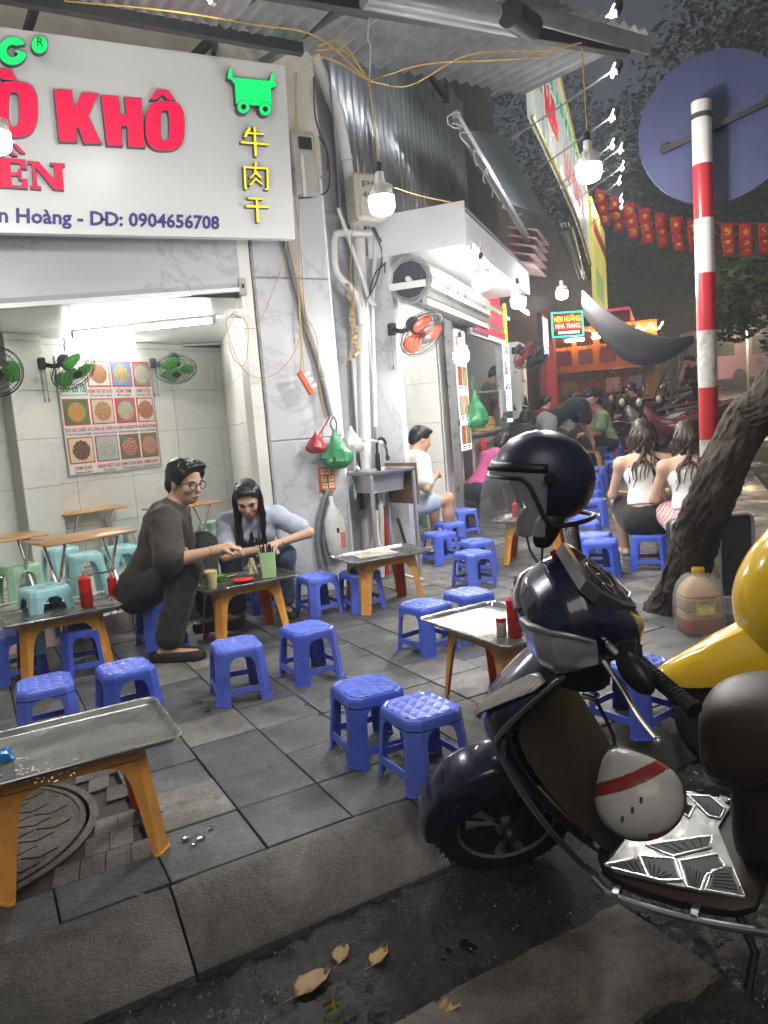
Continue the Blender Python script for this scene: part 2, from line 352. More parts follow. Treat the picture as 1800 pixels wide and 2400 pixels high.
# slabs
slabs = []; MC = Vector((-.18, 2.83, 0)); MR = .42
for i in range(-6, 48):
    xa = .68+.303*i; y = KY+.004; r_ = random.Random(i*13+5)
    y -= [0,0,.15,0][r_.randrange(4)] if i not in (-1,0,1,2) else 0
    lens = {-1:[.295,.295,.21,.3], 0:[.295,.63,.305], 1:[.295,.31,.31,.305], 2:[.3,.6,.3]}.get(i, [])
    k = 0
    while y < 16:
        ln = lens[k] if k < len(lens) else r_.choice([.305,.305,.305,.46,.61]); k += 1
        p = [(xa,y),(xa+.303,y),(xa+.303,y+ln),(xa,y+ln)]; y += ln
        p = clip(p, 0,-1,-KY); p = p and clip(p, N2.x,N2.y, O2.dot(N2)+KV-.02)
        if p: p = clip(p, -N2.x,-N2.y, -(O2.dot(N2)-1.6)) if p[0][0] > 2.2 else clip(p, 0,1,5.48)
        if not p or len(p) < 3 or area(p) < .004: continue
        cx = sum(q[0] for q in p)/len(p); pcs = [p]
        if -.95 < cx < .30: pcs = [clip(p,0,1,2.342), clip(p,0,-1,-3.388)]
        for p in pcs:
            if len(p) < 3 or area(p) < .003: continue
            cx = sum(q[0] for q in p)/len(p); cy = sum(q[1] for q in p)/len(p)
            d = Vector((cx,cy,-1.29)); f = d.dot(CFW)
            if f < .3: continue
            px_, py_ = 900+CF*d.dot(CRT)/f, 1200-CF*d.dot(CUP)/f
            vis = -120 < px_ < 1900 and py_ < 2600
            slabs.append((-(area(p)/f**2 if vis else -f), p, r_.random()))
slabs.sort(key=lambda t: t[0])
def slab_geo(b, p, r, g=.0028, w=None):
    cx = sum(q[0] for q in p)/len(p); cy = sum(q[1] for q in p)/len(p)
    q = [(x+(cx-x)*g/max(.06,abs(cx-x)+.001) if False else x+math.copysign(min(g,abs(cx-x)),cx-x), yy+math.copysign(min(g,abs(cy-yy)),cy-yy)) for x,yy in p]
    z = (r-.5)*.005; tx, ty = (vnoise(cx*7,cy*7,1)-.5)*.012, (vnoise(cx*7,cy*7,2)-.5)*.012
    n = len(q); top = [(x+(cx-x)*.018,yy+(cy-yy)*.018, gz(x,yy)+z+(x-cx)*tx+(yy-cy)*ty) for x,yy in q]; mid = [(x,yy,gz(x,yy)+z-.003+(x-cx)*tx+(yy-cy)*ty) for x,yy in q]; bot = [(x,yy,gz(x,yy)-.03) for x,yy in q]
    b.add(top+mid+bot, [tuple(range(n))]+[(n+i,n+(i+1)%n,(i+1)%n,i) for i in range(n)]+[(2*n+i,2*n+(i+1)%n,n+(i+1)%n,n+i) for i in range(n)])
rest = MB()
for k,(s_,p,r) in enumerate(slabs):
    ci = min(4, int(r*r*5.2)) if r < .97 else 4
    if k < 290:
        b = MB(); slab_geo(b, p, r); b.build('paving_slab', SLAB[ci], pav, angle=0)
    else: rest.mat(ci); slab_geo(rest, p, r)
if rest.v: tag(rest.build('far_paving_slabs', SLAB, pav, angle=0, weld=False), kind='stuff')
b = MB(); r_ = random.Random(31)
for cx_,cy_,n_,sp_ in ((.50,2.33,9,.10),(.43,2.62,3,.05),(.95,3.5,8,.25),(1.5,2.45,8,.08),(2.6,3.6,10,.4),(1.3,3.1,6,.2)):
    for k in range(n_):
        x, y, r0 = r_.gauss(cx_,sp_*.5), r_.gauss(cy_,sp_*.4), r_.uniform(.004,.018)
        if y > KY+.02: b.add([(x,y,.0055)]+[(x+r0*(.7+.6*r_.random())*math.cos(a),y+r0*(.4+.5*r_.random())*math.sin(a),.0048) for a in [6.2832*j/9 for j in range(9)]],[(0,1+j,1+(j+1)%9) for j in range(9)])
tag(b.build('water_spots',mat('spilt_water',(.05,.05,.05),.04,spec=.8),angle=0,weld=False),'spilt water spots on the paving slabs',kind='stuff')
# manhole with its scored surround
man = thing('manhole_cover', 'round iron manhole cover scored with a diamond grid, in the pavement', 'manhole', MC)
iron = mat('manhole_iron', (.10,.085,.07), .5, .35, var=.4, vscale=14, bump=.5, bscale=90, rvar=.12, dirt=.6, dcol=(.03,.027,.024), dscale=5)
b = MB(); b.lathe([(0,-.006),(MR-.03,-.006),(MR-.03,-.002),(MR-.012,-.002),(MR-.010,-.014),(MR+.0,-.014),(MR+.002,-.001),(MR+.03,-.002),(MR+.03,-.02)], 72); b.build('rim', iron, man, angle=30)
b = MB(); s = .095
for i in range(-9,10):
    for j in range(-9,10):
        cx, cy = (i+.5*(j%2))*s*1.25, j*s*.62
        if cx*cx+cy*cy < (MR-.075)**2 and (cx*cx+cy*cy > .0085):
            b.prism([(cx-s*.585,cy),(cx,cy-s*.29),(cx+s*.585,cy),(cx,cy+s*.29)], -.008, -.0025)
b.lathe([(0,-.003),(.045,-.003),(.05,-.006),(.07,-.006),(.072,-.012)], 32)
b.build('diamond_relief', iron, man, angle=0)
sur = MB()
for i in range(18):
    for j in range(9):
        xa, ya = -.93+.077*i+(.03 if j%2 else 0), 2.345+.118*j; p = []
        cx, cy = xa+.036, ya+.057
        if (Vector((cx,cy,0))-MC).length < MR+.058 or xa+.05 > .372: continue
        sh = .02; sur.prism([(xa,ya),(xa+.0735,ya+.0),(xa+.0735+sh,ya+.1145),(xa+sh,ya+.1145)], -.03, -.001-.002*rnd.random())
sur.build('manhole_surround', stone_mat('scored_concrete',(.13,.115,.10),.2,12,.5), pav, angle=0, weld=False)
b = MB(); b.box((-.30,2.85,-.024),(1.33,1.06,.02)); b.build('surround_bed', mat('surround_bed',(.05,.045,.04),.8), pav, angle=0)
# kerb stones, chamfered, one by one
kerb = thing('kerb', 'row of chamfered grey kerb stones along the pavement edge', 'kerb'); kerb['kind'] = 'structure'; del kerb['category']
def kerb_stone(P0, t, nrm, L):                   # t along, nrm towards the road
    b = MB(); secs = []; n = 10; sd = rnd.randrange(999)
    for i in range(n+1):
        s = .004+(L-.008)*i/n; w1 = .007*(vnoise(s*9,0,sd)-.5); w2 = .012*(vnoise(s*12,3,sd)-.5); ch = .006 if i in (0,n) else 0
        prof = [(-.003,-.10),(-.003+w1*.5,-.004-ch),(.004,-ch),(.03+w2,.0+w1*.4-ch),(.052+w2,-.007-ch),(.238+w1,-.112+w2*.4-ch),(.249,-.125),(.25,-.2)]
        g_ = P0+t*s; secs.append([g_+nrm*a+Vector((0,0,z+gz(g_.x,g_.y))) for a,z in prof])
    b.loft(secs); return b.build('kerb_stone', KERB, kerb, angle=25)
xs = [-2.45,-1.55,-.6,.37,1.2,2.1,3.0,3.75]
for a_, c_ in zip(xs, xs[1:]): kerb_stone(Vector((a_,KY,0)), Vector((1,0,0)), Vector((0,-1,0)), c_-a_)
# rounded corner of short stones then the second street
ang0, ang1 = -90, math.degrees(math.atan2(N2.y,N2.x)); rc = .9
cc = Vector((3.75,KY,0))+Vector((0,rc,0))
tt = math.tan(R_(ang1-ang0)/2)*rc
for i in range(3):
    a0 = R_(ang0+(ang1-ang0)*i/3); a1 = R_(ang0+(ang1-ang0)*(i+1)/3)
    p0 = cc+Vector((math.cos(a0),math.sin(a0),0))*rc; p1 = cc+Vector((math.cos(a1),math.sin(a1),0))*rc; t = (p1-p0).normalized()
    kerb_stone(p0, t, Vector((t.y,-t.x,0)), (p1-p0).length)
pk = p1
for i in range(26): kerb_stone(pk+T2*(.95*i), T2, N2, .95)

# ================================================================ shop 1 shell
def marble(name, base=(.80,.81,.80), vein=(.42,.43,.46), rough=.16, scale=1.4, amt=.5):
    m = mat(name, base, rough, bump=0); nt = m.node_tree; N = nt.nodes; L = nt.links; b = N['Principled BSDF']
    g = N.new('ShaderNodeNewGeometry')
    n = N.new('ShaderNodeTexNoise'); n.inputs['Scale'].default_value = scale; n.inputs['Detail'].default_value = 9; n.inputs['Roughness'].default_value = .62; n.inputs['Distortion'].default_value = 1.2; L.new(g.outputs['Position'], n.inputs[0])
    s = N.new('ShaderNodeMath'); s.operation = 'SUBTRACT'; L.new(n.outputs[0], s.inputs[0]); s.inputs[1].default_value = .5
    a = N.new('ShaderNodeMath'); a.operation = 'ABSOLUTE'; L.new(s.outputs[0], a.inputs[0])
    r = N.new('ShaderNodeValToRGB'); e = r.color_ramp.elements; e[0].position = 0; e[0].color = (*[base[i]*(1-amt)+vein[i]*amt for i in range(3)],1); e[1].position = .018; e[1].color = (*base,1)
    L.new(a.outputs[0], r.inputs[0])
    n3 = N.new('ShaderNodeTexNoise'); n3.inputs['Scale'].default_value = .9; n3.inputs['Detail'].default_value = 6; L.new(g.outputs['Position'], n3.inputs[0])
    mr = N.new('ShaderNodeMapRange'); mr.inputs[1].default_value = .35; mr.inputs[2].default_value = .7; mr.inputs[3].default_value = .84; mr.inputs[4].default_value = 1.0; L.new(n3.outputs[0], mr.inputs[0])
    mx = N.new('ShaderNodeMix'); mx.data_type = 'RGBA'; mx.blend_type = 'MULTIPLY'; mx.inputs[0].default_value = 1; L.new(r.outputs[0], mx.inputs[6]); L.new(mr.outputs[0], mx.inputs[7])
    mk = N.new('ShaderNodeTexNoise'); mk.inputs['Scale'].default_value = .8; L.new(g.outputs['Position'], mk.inputs[0])
    L.new(mx.outputs[2], b.inputs['Base Color'])
    n2 = N.new('ShaderNodeTexNoise'); n2.inputs['Scale'].default_value = 12; n2.inputs['Detail'].default_value = 6; L.new(g.outputs['Position'], n2.inputs[0])
    m2 = N.new('ShaderNodeMapRange'); m2.inputs[3].default_value = rough*.6; m2.inputs[4].default_value = rough*1.9; L.new(n2.outputs[0], m2.inputs[0]); L.new(m2.outputs[0], b.inputs['Roughness'])
    return m
TILE = marble('wall_tile_marble', (.76,.755,.71), (.5,.5,.5), .32, .8, .28)
PILL = marble('pillar_marble', (.52,.535,.565), (.27,.285,.32), .30, .7, .45)
GRT = mat('grout', (.38,.38,.36), .8)
plaster = mat('old_plaster', (.55,.53,.46), .85, var=.18, vscale=4, bump=.4, bscale=22, dirt=.7, dcol=(.22,.20,.17), dscale=1.6)
white_paint = mat('white_paint', (.76,.77,.76), .55, var=.08, vscale=3, dirt=.3, dcol=(.4,.39,.36), dscale=2)
grey_steel = mat('grey_steel', (.32,.33,.34), .45, .6, var=.2, vscale=6, rvar=.1, dirt=.4, dcol=(.14,.11,.09), dscale=4)
TB = Vector((.90,.437,0)).normalized(); NB = Vector((TB.y,-TB.x,0))       # back wall, normal to the room
B0 = Vector((.66,7.37,0)); FZ = .14; CZ = 2.30
bc = Vector((2.69,8.35,0))
floor1 = MB(); wl = B0-TB*3.2
floor1.add([(-2.5,5.42,FZ),(2.03,5.42,FZ),(2.03,5.6,FZ),(bc.x,bc.y,FZ),(wl.x,wl.y,FZ),(-2.5,5.5,FZ)], [(0,1,2,3,4,5)])
tag(floor1.build('shop_floor', mat('shop_floor_tile',(.50,.47,.43),.35,var=.15,vscale=5,dirt=.4,dcol=(.25,.22,.2)), angle=0), kind='structure')
stp = thing('shop_step', 'low pinkish tiled step at the front of the snack shop', 'step'); stp['kind'] = 'structure'; del stp['category']
pinkt = mat('step_tile',(.50,.40,.385),.5,var=.2,vscale=7,dirt=.6,dcol=(.16,.14,.13),dscale=4)
for i in range(11):
    MB().box((-2.3+.4*i+.2,5.39,FZ/2-.004),(.394,.06,FZ+.006),bev=.004).build('step_tile', pinkt, stp, angle=0)
    MB().box((-2.3+.4*i+.2,5.54,FZ-.004),(.394,.234,.02),bev=.003).build('step_tile', pinkt, stp, angle=0)
def tiled_wall(name, P0, t, nrm, L, z0, z1, tw, th, m, off=0.0, label=None, thick=.10):
    w_ = MB(); q = [P0, P0+t*L, P0+t*L-nrm*thick, P0-nrm*thick]
    w_.add([Vector((p.x,p.y,z)) for z in (z0,z1) for p in q], [(0,1,5,4),(1,2,6,5),(2,3,7,6),(3,0,4,7),(4,5,6,7),(3,2,1,0)])
    wall = w_.build(name, GRT, angle=0); tag(wall, label, kind='structure')
    s = -off
    while s < L:
        a, c = max(0,s), min(L,s+tw); z = z0
        while z < z1-.001 and c-a > .01:
            zt = min(z1,z+th); ctr = P0+t*((a+c)/2)+nrm*.004+Vector((0,0,(z+zt)/2))
            rot = Matrix((t,nrm,Vector((0,0,1)))).transposed()
            MB().box(ctr,(c-a-.004,.012,zt-z-.004),rot,bev=.002).build('wall_tile', m, wall, angle=0); z = zt
        s += tw
    return wall
bw = tiled_wall('wall_back', wl, TB, NB, 3.2+(bc-B0).length, FZ, CZ, .62, .42, TILE, .25)
sw_d = (Vector((2.03,5.56,0))-bc); sw_l = sw_d.length; sw_d.normalize()
tiled_wall('wall_side', bc, sw_d, Vector((sw_d.y,-sw_d.x,0)) if Vector((sw_d.y,-sw_d.x,0)).x < 0 else Vector((-sw_d.y,sw_d.x,0)), sw_l, FZ, CZ, .62, .42, TILE)
# pilaster on the back wall at the left
pl = B0-TB*.34+NB*.16
tiled_wall('wall_pilaster', pl, TB, NB, .34, FZ, CZ, .34, .42, TILE, 0, None, .16)
tiled_wall('wall_left_return', B0-TB*1.9+NB*.0, -TB*0+NB, TB, 1.7, FZ, CZ, .62, .42, TILE)
# ceiling
cl = MB(); zc = CZ
cl.add([(-2.5,5.44,zc+.0),(2.1,5.44,zc),(bc.x+.1,bc.y+.1,zc),(wl.x,wl.y+.1,zc)], [(3,2,1,0)]); cl.add([(-2.5,5.44,zc+.08),(2.1,5.44,zc+.08),(bc.x+.1,bc.y+.1,zc+.08),(wl.x,wl.y+.1,zc+.08)], [(0,1,2,3)])
tag(cl.build('ceiling', mat('ceiling_panel',(.74,.75,.74),.3,var=.05,vscale=2,dirt=.25,dcol=(.45,.43,.4),dscale=1.5), angle=0), kind='structure')
# dark open hatch in the ceiling
# fascia beam of marble above the opening (slightly out of level)
b = MB(); za, zb = 2.215, 2.345; xa, xb = -2.5, 1.93; sl = (zb-za)/(1.91-.33)
def fz(x): return za+(x-.33)*sl
secs = []
for x in (xa, xb):
    secs.append([(x,5.40,fz(x)),(x,5.385,fz(x)+.012),(x,5.36,fz(x)+.05),(x,5.37,fz(x)+.36),(x,5.40,3.1),(x,5.52,3.1),(x,5.52,fz(x))])
b.loft(secs)
fb = tag(b.build('fascia_beam', PILL, angle=20), 'glossy marble fascia beam above the opening of the snack shop', kind='structure')
b = MB(); b.loft([[(x,5.352,fz(x)-.012),(x,5.352,fz(x)+.016),(x,5.40,fz(x)+.016),(x,5.40,fz(x)-.012)] for x in (xa,xb)]); b.build('edge_trim', mat('white_trim',(.8,.81,.82),.25), fb, angle=0)
# upper wall over the sign
b = MB(); b.box((-.3,5.62,4.0),(4.9,.2,1.9)); tag(b.build('wall_upper', plaster, angle=0), kind='structure')
# ---------------------------------------------------------------- marble pillar
pil = thing('marble_pillar', 'white marble-clad pillar with grey veins between the two shops', 'pillar', (0,0,0))
PX0, PX1 = 2.035, 2.66
b = MB(); b.box(((1.93+PX0)/2,5.47,1.55),(PX0-1.93-.012,.16,3.1),bev=.004); b.build('jamb_tile_strip', TILE, pil, angle=0)
b = MB(); b.box((2.03,5.50,1.6),(.016,.12,3.1)); b.build('dark_gap', mat('dark_gap',(.02,.02,.02),.9), pil, angle=0)
for z0,z1 in ((.0,1.22),(1.225,2.44),(2.445,3.3)):
    b = MB(); b.box(((PX0+.012+PX1)/2,5.48,(z0+z1)/2),(PX1-PX0-.012,.2,z1-z0),bev=.008); b.build('marble_panel', PILL, pil, angle=0)
b = MB(); b.box((PX1+.012,5.50,1.6),(.022,.2,3.2),bev=.004); b.build('corner_bead', mat('pvc_bead',(.75,.76,.76),.3), pil, angle=0)
b = MB(); b.loft([[(PX0+.005,5.392,z),(PX0+.02,5.392,z),(PX0+.02,5.41,z),(PX0+.005,5.41,z)] for z in (0,3.1)]); b.build('filler_strip', mat('dirty_filler',(.42,.41,.38),.9,var=.4,vscale=30,bump=.6,bscale=60), pil, angle=0)
b = MB(); b.box((2.3,5.55,3.72),(.78,.3,1.0)); b.build('upper_shaft', plaster, pil, angle=0)
# ---------------------------------------------------------------- recessed wall behind the pipes, then the jamb of shop 2
def wallbox(name, P0, P1, thick, z0, z1, m, parent=None, side=1):
    P0, P1 = Vector(P0), Vector(P1); t = (P1-P0).normalized(); n = Vector((t.y,-t.x,0))*side; b = MB()
    q = [P0,P1,P1-n*thick,P0-n*thick]; b.add([Vector((p.x,p.y,z)) for z in (z0,z1) for p in q], [(0,1,5,4),(1,2,6,5),(2,3,7,6),(3,0,4,7),(4,5,6,7),(3,2,1,0)])
    return b.build(name, m, parent, angle=0)
tag(wallbox('wall_recess', (2.60,5.72,0), (3.2,5.80,0), .2, 0, 4.2, PILL), kind='structure')
jl, jr = uv(.42,.05), uv(.42,.27)
jamb = tag(wallbox('wall_jamb', jl, jr, .12, 0, 2.66, PILL), kind='structure')
# shop 2: side wall, back wall, floor
s2a = uv(.54,.20); 
bwl = tiled_wall('wall_second_back', uv(2.03,-2.6), N2, -T2, 2.75, 0, 2.75, .8, .42, TILE, .3)
b = MB(); q = [uv(.45,.25),uv(2.03,.25),uv(2.03,-2.4),uv(1.2,-2.0)]; b.add([(p.x,p.y,.014+gz(p.x,p.y)) for p in q], [(3,2,1,0)]); tag(b.build('second_shop_floor', mat('pink_floor',(.48,.38,.34),.5,var=.2,vscale=6,dirt=.5,dcol=(.2,.17,.15)), angle=0), kind='structure')
b = MB(); q = [uv(.4,.25),uv(2.1,.25),uv(2.1,-2.6),uv(1.2,-2.1)]; b.add([(p.x,p.y,2.62) for p in q]+[(p.x,p.y,2.7) for p in q], [(0,1,2,3),(7,6,5,4),(0,4,5,1),(1,5,6,2),(2,6,7,3),(3,7,4,0)]); tag(b.build('second_shop_ceiling', white_paint, angle=0), kind='structure')
# ================================================================ plastic stools
def plast(name, col, rough=.32): return mat(name, col, rough, var=.14, vscale=5, rvar=.14, bump=.05, bscale=120, dirt=.45, dcol=tuple(c*.42+.01 for c in col), dscale=7, ovar=.08)
BLUE = plast('blue_plastic', (.070,.135,.70)); CYAN = plast('cyan_plastic',(.30,.62,.66)); MINT = plast('mint_plastic',(.38,.70,.48)); REDP = plast('red_plastic',(.62,.03,.03))
AMBER = mat('amber_plastic', (.72,.31,.018), .42, var=.2, vscale=5, rvar=.14, dirt=.75, dcol=(.26,.12,.035), dscale=6, bump=.06, bscale=90, ovar=.10)
ORED = mat('orange_red_plastic', (.70,.085,.018), .38, var=.12, vscale=5, dirt=.3, dcol=(.3,.05,.02))
def octo(hx, hy, c, z): return [(hx,-hy+c,z),(hx,hy-c,z),(hx-c,hy,z),(-hx+c,hy,z),(-hx,hy-c,z),(-hx,-hy+c,z),(-hx+c,-hy,z),(hx-c,-hy,z)]
class StoolKit:
    def __init__(s, H, hx, hy, ch, flare, lw, apron, mats, stretch=True, pattern=True, taper=1.0, arch=.04):
        m0, m1 = mats
        ex = lambda z: (hx+(H-z)*flare, hy+(H-z)*flare, ch+(H-z)*flare*.25)
        A = H-apron
        b = MB(); secs = []
        for z, ins in ((A,0),(H-.016,0),(H-.006,.003),(H,.010)):
            x,y,c = ex(z); secs.append(octo(x-ins,y-ins,c,z))
        b.loft(secs, caps=False)
        x,y,c = ex(H); x -= .010; y -= .010; n0 = octo(x,y,c,H); n1 = octo(x-.006,y-.006,c-.002,H-.0025)
        b.loft([n0,n1], caps=False)
        xi, yi = x-.006, y-.006
        if pattern:
            nx, ny = 4, 5
            for i in range(nx):
                for j in range(ny):
                    xa,xb = -xi+2*xi*i/nx,-xi+2*xi*(i+1)/nx; ya,yb = -yi+2*yi*j/ny,-yi+2*yi*(j+1)/ny; z = H-.0025
                    q = [(xa,ya),(xb,ya),(xb,yb),(xa,yb)]
                    for (sx_,sy_) in ((1,1),(1,-1),(-1,1),(-1,-1)): q = clip(q, sx_/(xi+yi-c+.002), sy_/(xi+yi-c+.002), 1.0) if q else q
                    if not q or len(q) < 3: continue
                    cx,cy = sum(p[0] for p in q)/len(q), sum(p[1] for p in q)/len(q); n = len(q)
                    mid = [((q[k][0]+q[(k+1)%n][0])/2,(q[k][1]+q[(k+1)%n][1])/2) for k in range(n)]
                    vs = [(cx,cy,z+.0004)]; 
                    for k in range(n): vs += [(q[k][0],q[k][1],z+.0042),(mid[k][0],mid[k][1],z)]
                    b.add(vs, [(0,1+k,1+(k+1)%(2*n)) for k in range(2*n)])
        else:
            b.add(n1, [tuple(range(8))])
        # inner side
        b.mat(1); secs = []
        for z, ins in ((A,.0035),(H-.012,.0045)):
            x,y,c = ex(z); secs.append(octo(x-ins,y-ins,c,z))
        b.loft(secs, caps=False); b.add(secs[-1], [tuple(range(8))[::-1]]); x,y,c = ex(A); b.mat(0); b.loft([octo(x,y,c,A),octo(x-.0035,y-.0035,c,A)], caps=False)
        s.seat = b.mesh('seat', [m0,m1], angle=(12 if pattern else 30))
        s.legs = []
        for sx in (1,-1):
            for sy in (1,-1):
                b = MB(); secs = []
                zs = [(0,1.12*taper,.0045),(.006,1.12*taper,.0045),(.0061,1.0*taper,0),(A*.45,(.5+.5*taper),0),(A-arch,1.0,0),(A-arch*.42,1.35,0),(A-arch*.12,1.95,0),(A+.004,3.1,0)]
                for z, k, o in zs:
                    x,y,c = ex(z); x += o; y += o; f = max(.002, lw*k-.0); fx = min(f, x-c-.001); fy = min(f, y-c-.001); t = .0038
                    out = [(x,y-c-fy),(x,y-c),(x-c,y),(x-c-fx,y)]; inn = [(x-c-fx,y-t),(x-c-.001,y-t),(x-t,y-c-.001),(x-t,y-c-fy)]
                    secs.append([(sx*px_,sy*py_,z) for px_,py_ in out+inn])
                n = 8
                for i in range(len(secs)-1):
                    for j in range(n):
                        k2 = (j+1)%n; b.mat(1 if 4 <= j <= 6 else 0); b.add([secs[i][j],secs[i][k2],secs[i+1][k2],secs[i+1][j]], [(0,1,2,3)])
                b.mat(0); b.add(secs[0], [tuple(range(8))]); b.add(secs[-1], [tuple(range(8))])
                s.legs.append(b.mesh('leg', [m0,m1], angle=35))
        s.str = []
        if stretch:
            zc = H*.24; hh = .014
            for ax,sg in ((0,1),(0,-1),(1,1),(1,-1)):
                b = MB(); secs = []
                for e in (-1,1):
                    q = []
                    for z, t in ((zc-hh,0),(zc+hh,0),(zc+hh,.008),(zc-hh,.008)):
                        x,y,c = ex(z)
                        q.append((sg*(x-.0015-t), e*(y-c-lw*.55), z) if ax == 0 else (e*(x-c-lw*.55), sg*(y-.0015-t), z))
                    secs.append(q)
                b.loft(secs); s.str.append(b.mesh('stretcher', m0, angle=20))
    def make(s, name, label, cat, loc, rz=0, group=None, skip=()):
        t = thing(name, label, cat, loc, rz, group); put('seat', s.seat, t)
        for l in s.legs: put('leg', l, t)
        for i,l in enumerate(s.str):
            if i not in skip: put('stretcher', l, t)
        return t
SH = .267
KB = StoolKit(SH, .116, .128, .037, .085, .022, .042, (BLUE,BLUE))
KRED = StoolKit(SH, .116, .128, .037, .085, .022, .042, (REDP,REDP), pattern=False)
KC_ = StoolKit(.36, .115, .115, .028, .10, .026, .05, (CYAN,CYAN), stretch=False, pattern=False, arch=.09)
KM = StoolKit(.36, .115, .115, .028, .10, .026, .05, (MINT,MINT), stretch=False, pattern=False, arch=.09)
KT = StoolKit(.362, .215, .140, .030, .10, .036, .05, (AMBER,ORED), stretch=False, pattern=False, taper=.45, arch=.07)
SPOT = {}
def stool(px_, py_, label, rz=0, group='blue plastic stools on the pavement', kit=KB, name='plastic_stool', z=0, skip=()):
    p = GS(px_, py_, z+SH); t = kit.make(name, label, 'stool', (p.x,p.y,p.z-SH), R_(rz)+rnd.uniform(-.06,.06), group, skip); return t
stool(984,1652,'wet blue plastic stool with a snapped front stretcher beside the kerb', 3, skip=(3,))
stool(858,1606,'blue plastic stool close behind the one with the snapped stretcher', -4)
stool(552,1506,'blue plastic stool standing alone in front of the couple\'s food table', -6)
stool(719,1468,'blue plastic stool on the slabs between the food table and the menu-card table', 5)
stool(292,1560,'blue plastic stool beside the left ketchup table, towards the couple', 4)
stool(103,1597,'blue plastic stool between the two trays of the left tables', -3)
stool(742,1348,'blue plastic stool against the marble pillar beside the seated woman', 4)
stool(842,1338,'blue plastic stool tucked behind the table with the menu card', -2)
stool(996,1413,'blue plastic stool with a dry embossed seat at the corner of the squeeze-bottle table', 8)
stool(1098,1386,'blue plastic stool with a shiny wet seat behind the squeeze-bottle table', 2)
stool(1107,1293,'front blue stool of the pair on the slabs beyond the menu-card table', 3)
stool(1116,1266,'rear blue stool of the pair on the slabs beyond the menu-card table', -3)
stool(1030,1248,'blue plastic stool at the foot of the steel shop jamb, front of two', 4)
stool(1052,1223,'blue plastic stool at the foot of the steel shop jamb, rear of two', -4)
stool(1084,1193,'blue plastic stool in front of the aluminium post of the second shop', 2)
stool(369,1413,'blue plastic stool under the man in the brown shirt', 3)
_p = (1.80,5.20); KB.make('plastic_stool','blue plastic stool under the woman in the pale blue shirt','stool',(1.80,5.20,0),.1,'blue plastic stools on the pavement')
stool(191,1466,'blue plastic stool behind the left ketchup table, near the shop step', -3)
stool(38,1480,'blue plastic stool half hidden behind the left ketchup table', 4)
stool(1476,1545,'blue plastic stool mostly hidden behind the dark blue scooter', 10)
RG = 'row of blue stools along the second shopfront'
for x_,y_ in ((1405,1266),(1392,1250),(1368,1222),(1372,1206),(1388,1170),(1380,1150),(1378,1128),(1388,1110),(1400,1094)): stool(x_, y_, 'blue plastic stool in the row between the round helmet and the women in white tops', rnd.uniform(-6,6)+40, RG)
for x_,y_ in ((1418,1062),(1402,1050),(1440,1046),(1360,1092)): stool(x_,y_,'blue plastic stool among the far lane tables',rnd.uniform(-9,9)+40,'blue stools among the far lane tables')
stool(1521,1250,'blue plastic stool under the woman in the black skirt', 38)
stool(1437,1078,'blue plastic stool pushed in at the table of the bending man', 40)
stool(1340,1075,'blue plastic stool on the near side of the bending man\'s table', 42)
stool(1628,1262,'blue plastic stool under the woman in checked shorts', 38)
for x_,y_,l_ in ((1462,1030,'red plastic stool beside the far amber table'),(1500,1052,'red plastic stool next to the woman with loose dark hair')): stool(x_, y_, l_, 40, 'red plastic stools', KRED)
# ================================================================ amber tables with steel trays
STEEL = mat('tray_steel', (.30,.31,.305), .24, .75, var=.08, vscale=4, rvar=.13, bump=.04, bscale=30, dirt=.22, dcol=(.30,.29,.27), dscale=6)
def rrect(hx, hy, r, z, n=4):
    o = []
    for cx,cy,a in ((hx-r,hy-r,0),(-hx+r,hy-r,90),(-hx+r,-hy+r,180),(hx-r,-hy+r,270)):
        for i in range(n+1): t = R_(a+90*i/n); o.append((cx+r*math.cos(t),cy+r*math.sin(t),z))
    return o
b = MB(); TX, TY = .315, .215
b.loft([rrect(TX-.014,TY-.014,.028,.0),rrect(TX-.012,TY-.012,.03,.003),rrect(TX-.002,TY-.002,.036,.020),rrect(TX+.006,TY+.006,.04,.0215),rrect(TX+.008,TY+.008,.042,.019),rrect(TX+.006,TY+.006,.04,.018),rrect(TX,TY,.036,.0195),rrect(TX-.0135,TY-.0135,.03,.0045),rrect(TX-.016,TY-.016,.028,.0022)], caps=True)
tray_me = b.mesh('steel_tray', STEEL, angle=50)
TT = .362
def table(P, rz, label, tlabel):
    z0 = gz(P.x,P.y); t = KT.make('plastic_table', label, 'table', (P.x,P.y,z0), rz, 'amber plastic tables')
    o = put('steel_tray', tray_me, None, (P.x,P.y,z0+TT+.001), (0,0,rz)); tag(o, tlabel, 'tray', 'steel trays'); return P
def ctr(pts, z): q = [G(*p,z) for p in pts]; return sum(q,Vector())/len(q)
TZ = TT+.02
q1 = G(409,1724,TZ); T1 = table(Vector((q1.x-TX,q1.y-TY-.0,0)) if False else Vector((G(376,1690,TZ).x-TX+.03,(G(409,1724,TZ).y+G(310,1645,TZ).y)/2,0)), R_(-1), 'amber plastic table nearest the kerb beside the manhole', 'empty steel tray with crumbs and a blue wrapper')
T2_ = table(Vector((G(270,1405,TZ).x-TX,(G(284,1423,TZ).y+G(254,1389,TZ).y)/2,0)), R_(1), 'amber plastic table by the shop step with a lone squeeze bottle', 'long steel tray holding a single red squeeze bottle')
T3 = table(ctr([(423,1360),(460,1391),(701,1347),(664,1328)],TZ), R_(2), 'amber plastic table between the eating man and woman', 'steel tray crowded with bowls and plates of food')
T4 = table(ctr([(765,1303),(949,1274),(1017,1284),(831,1324)],TZ), R_(-2), 'amber plastic table in front of the sink', 'steel tray with a printed menu card lying on it')
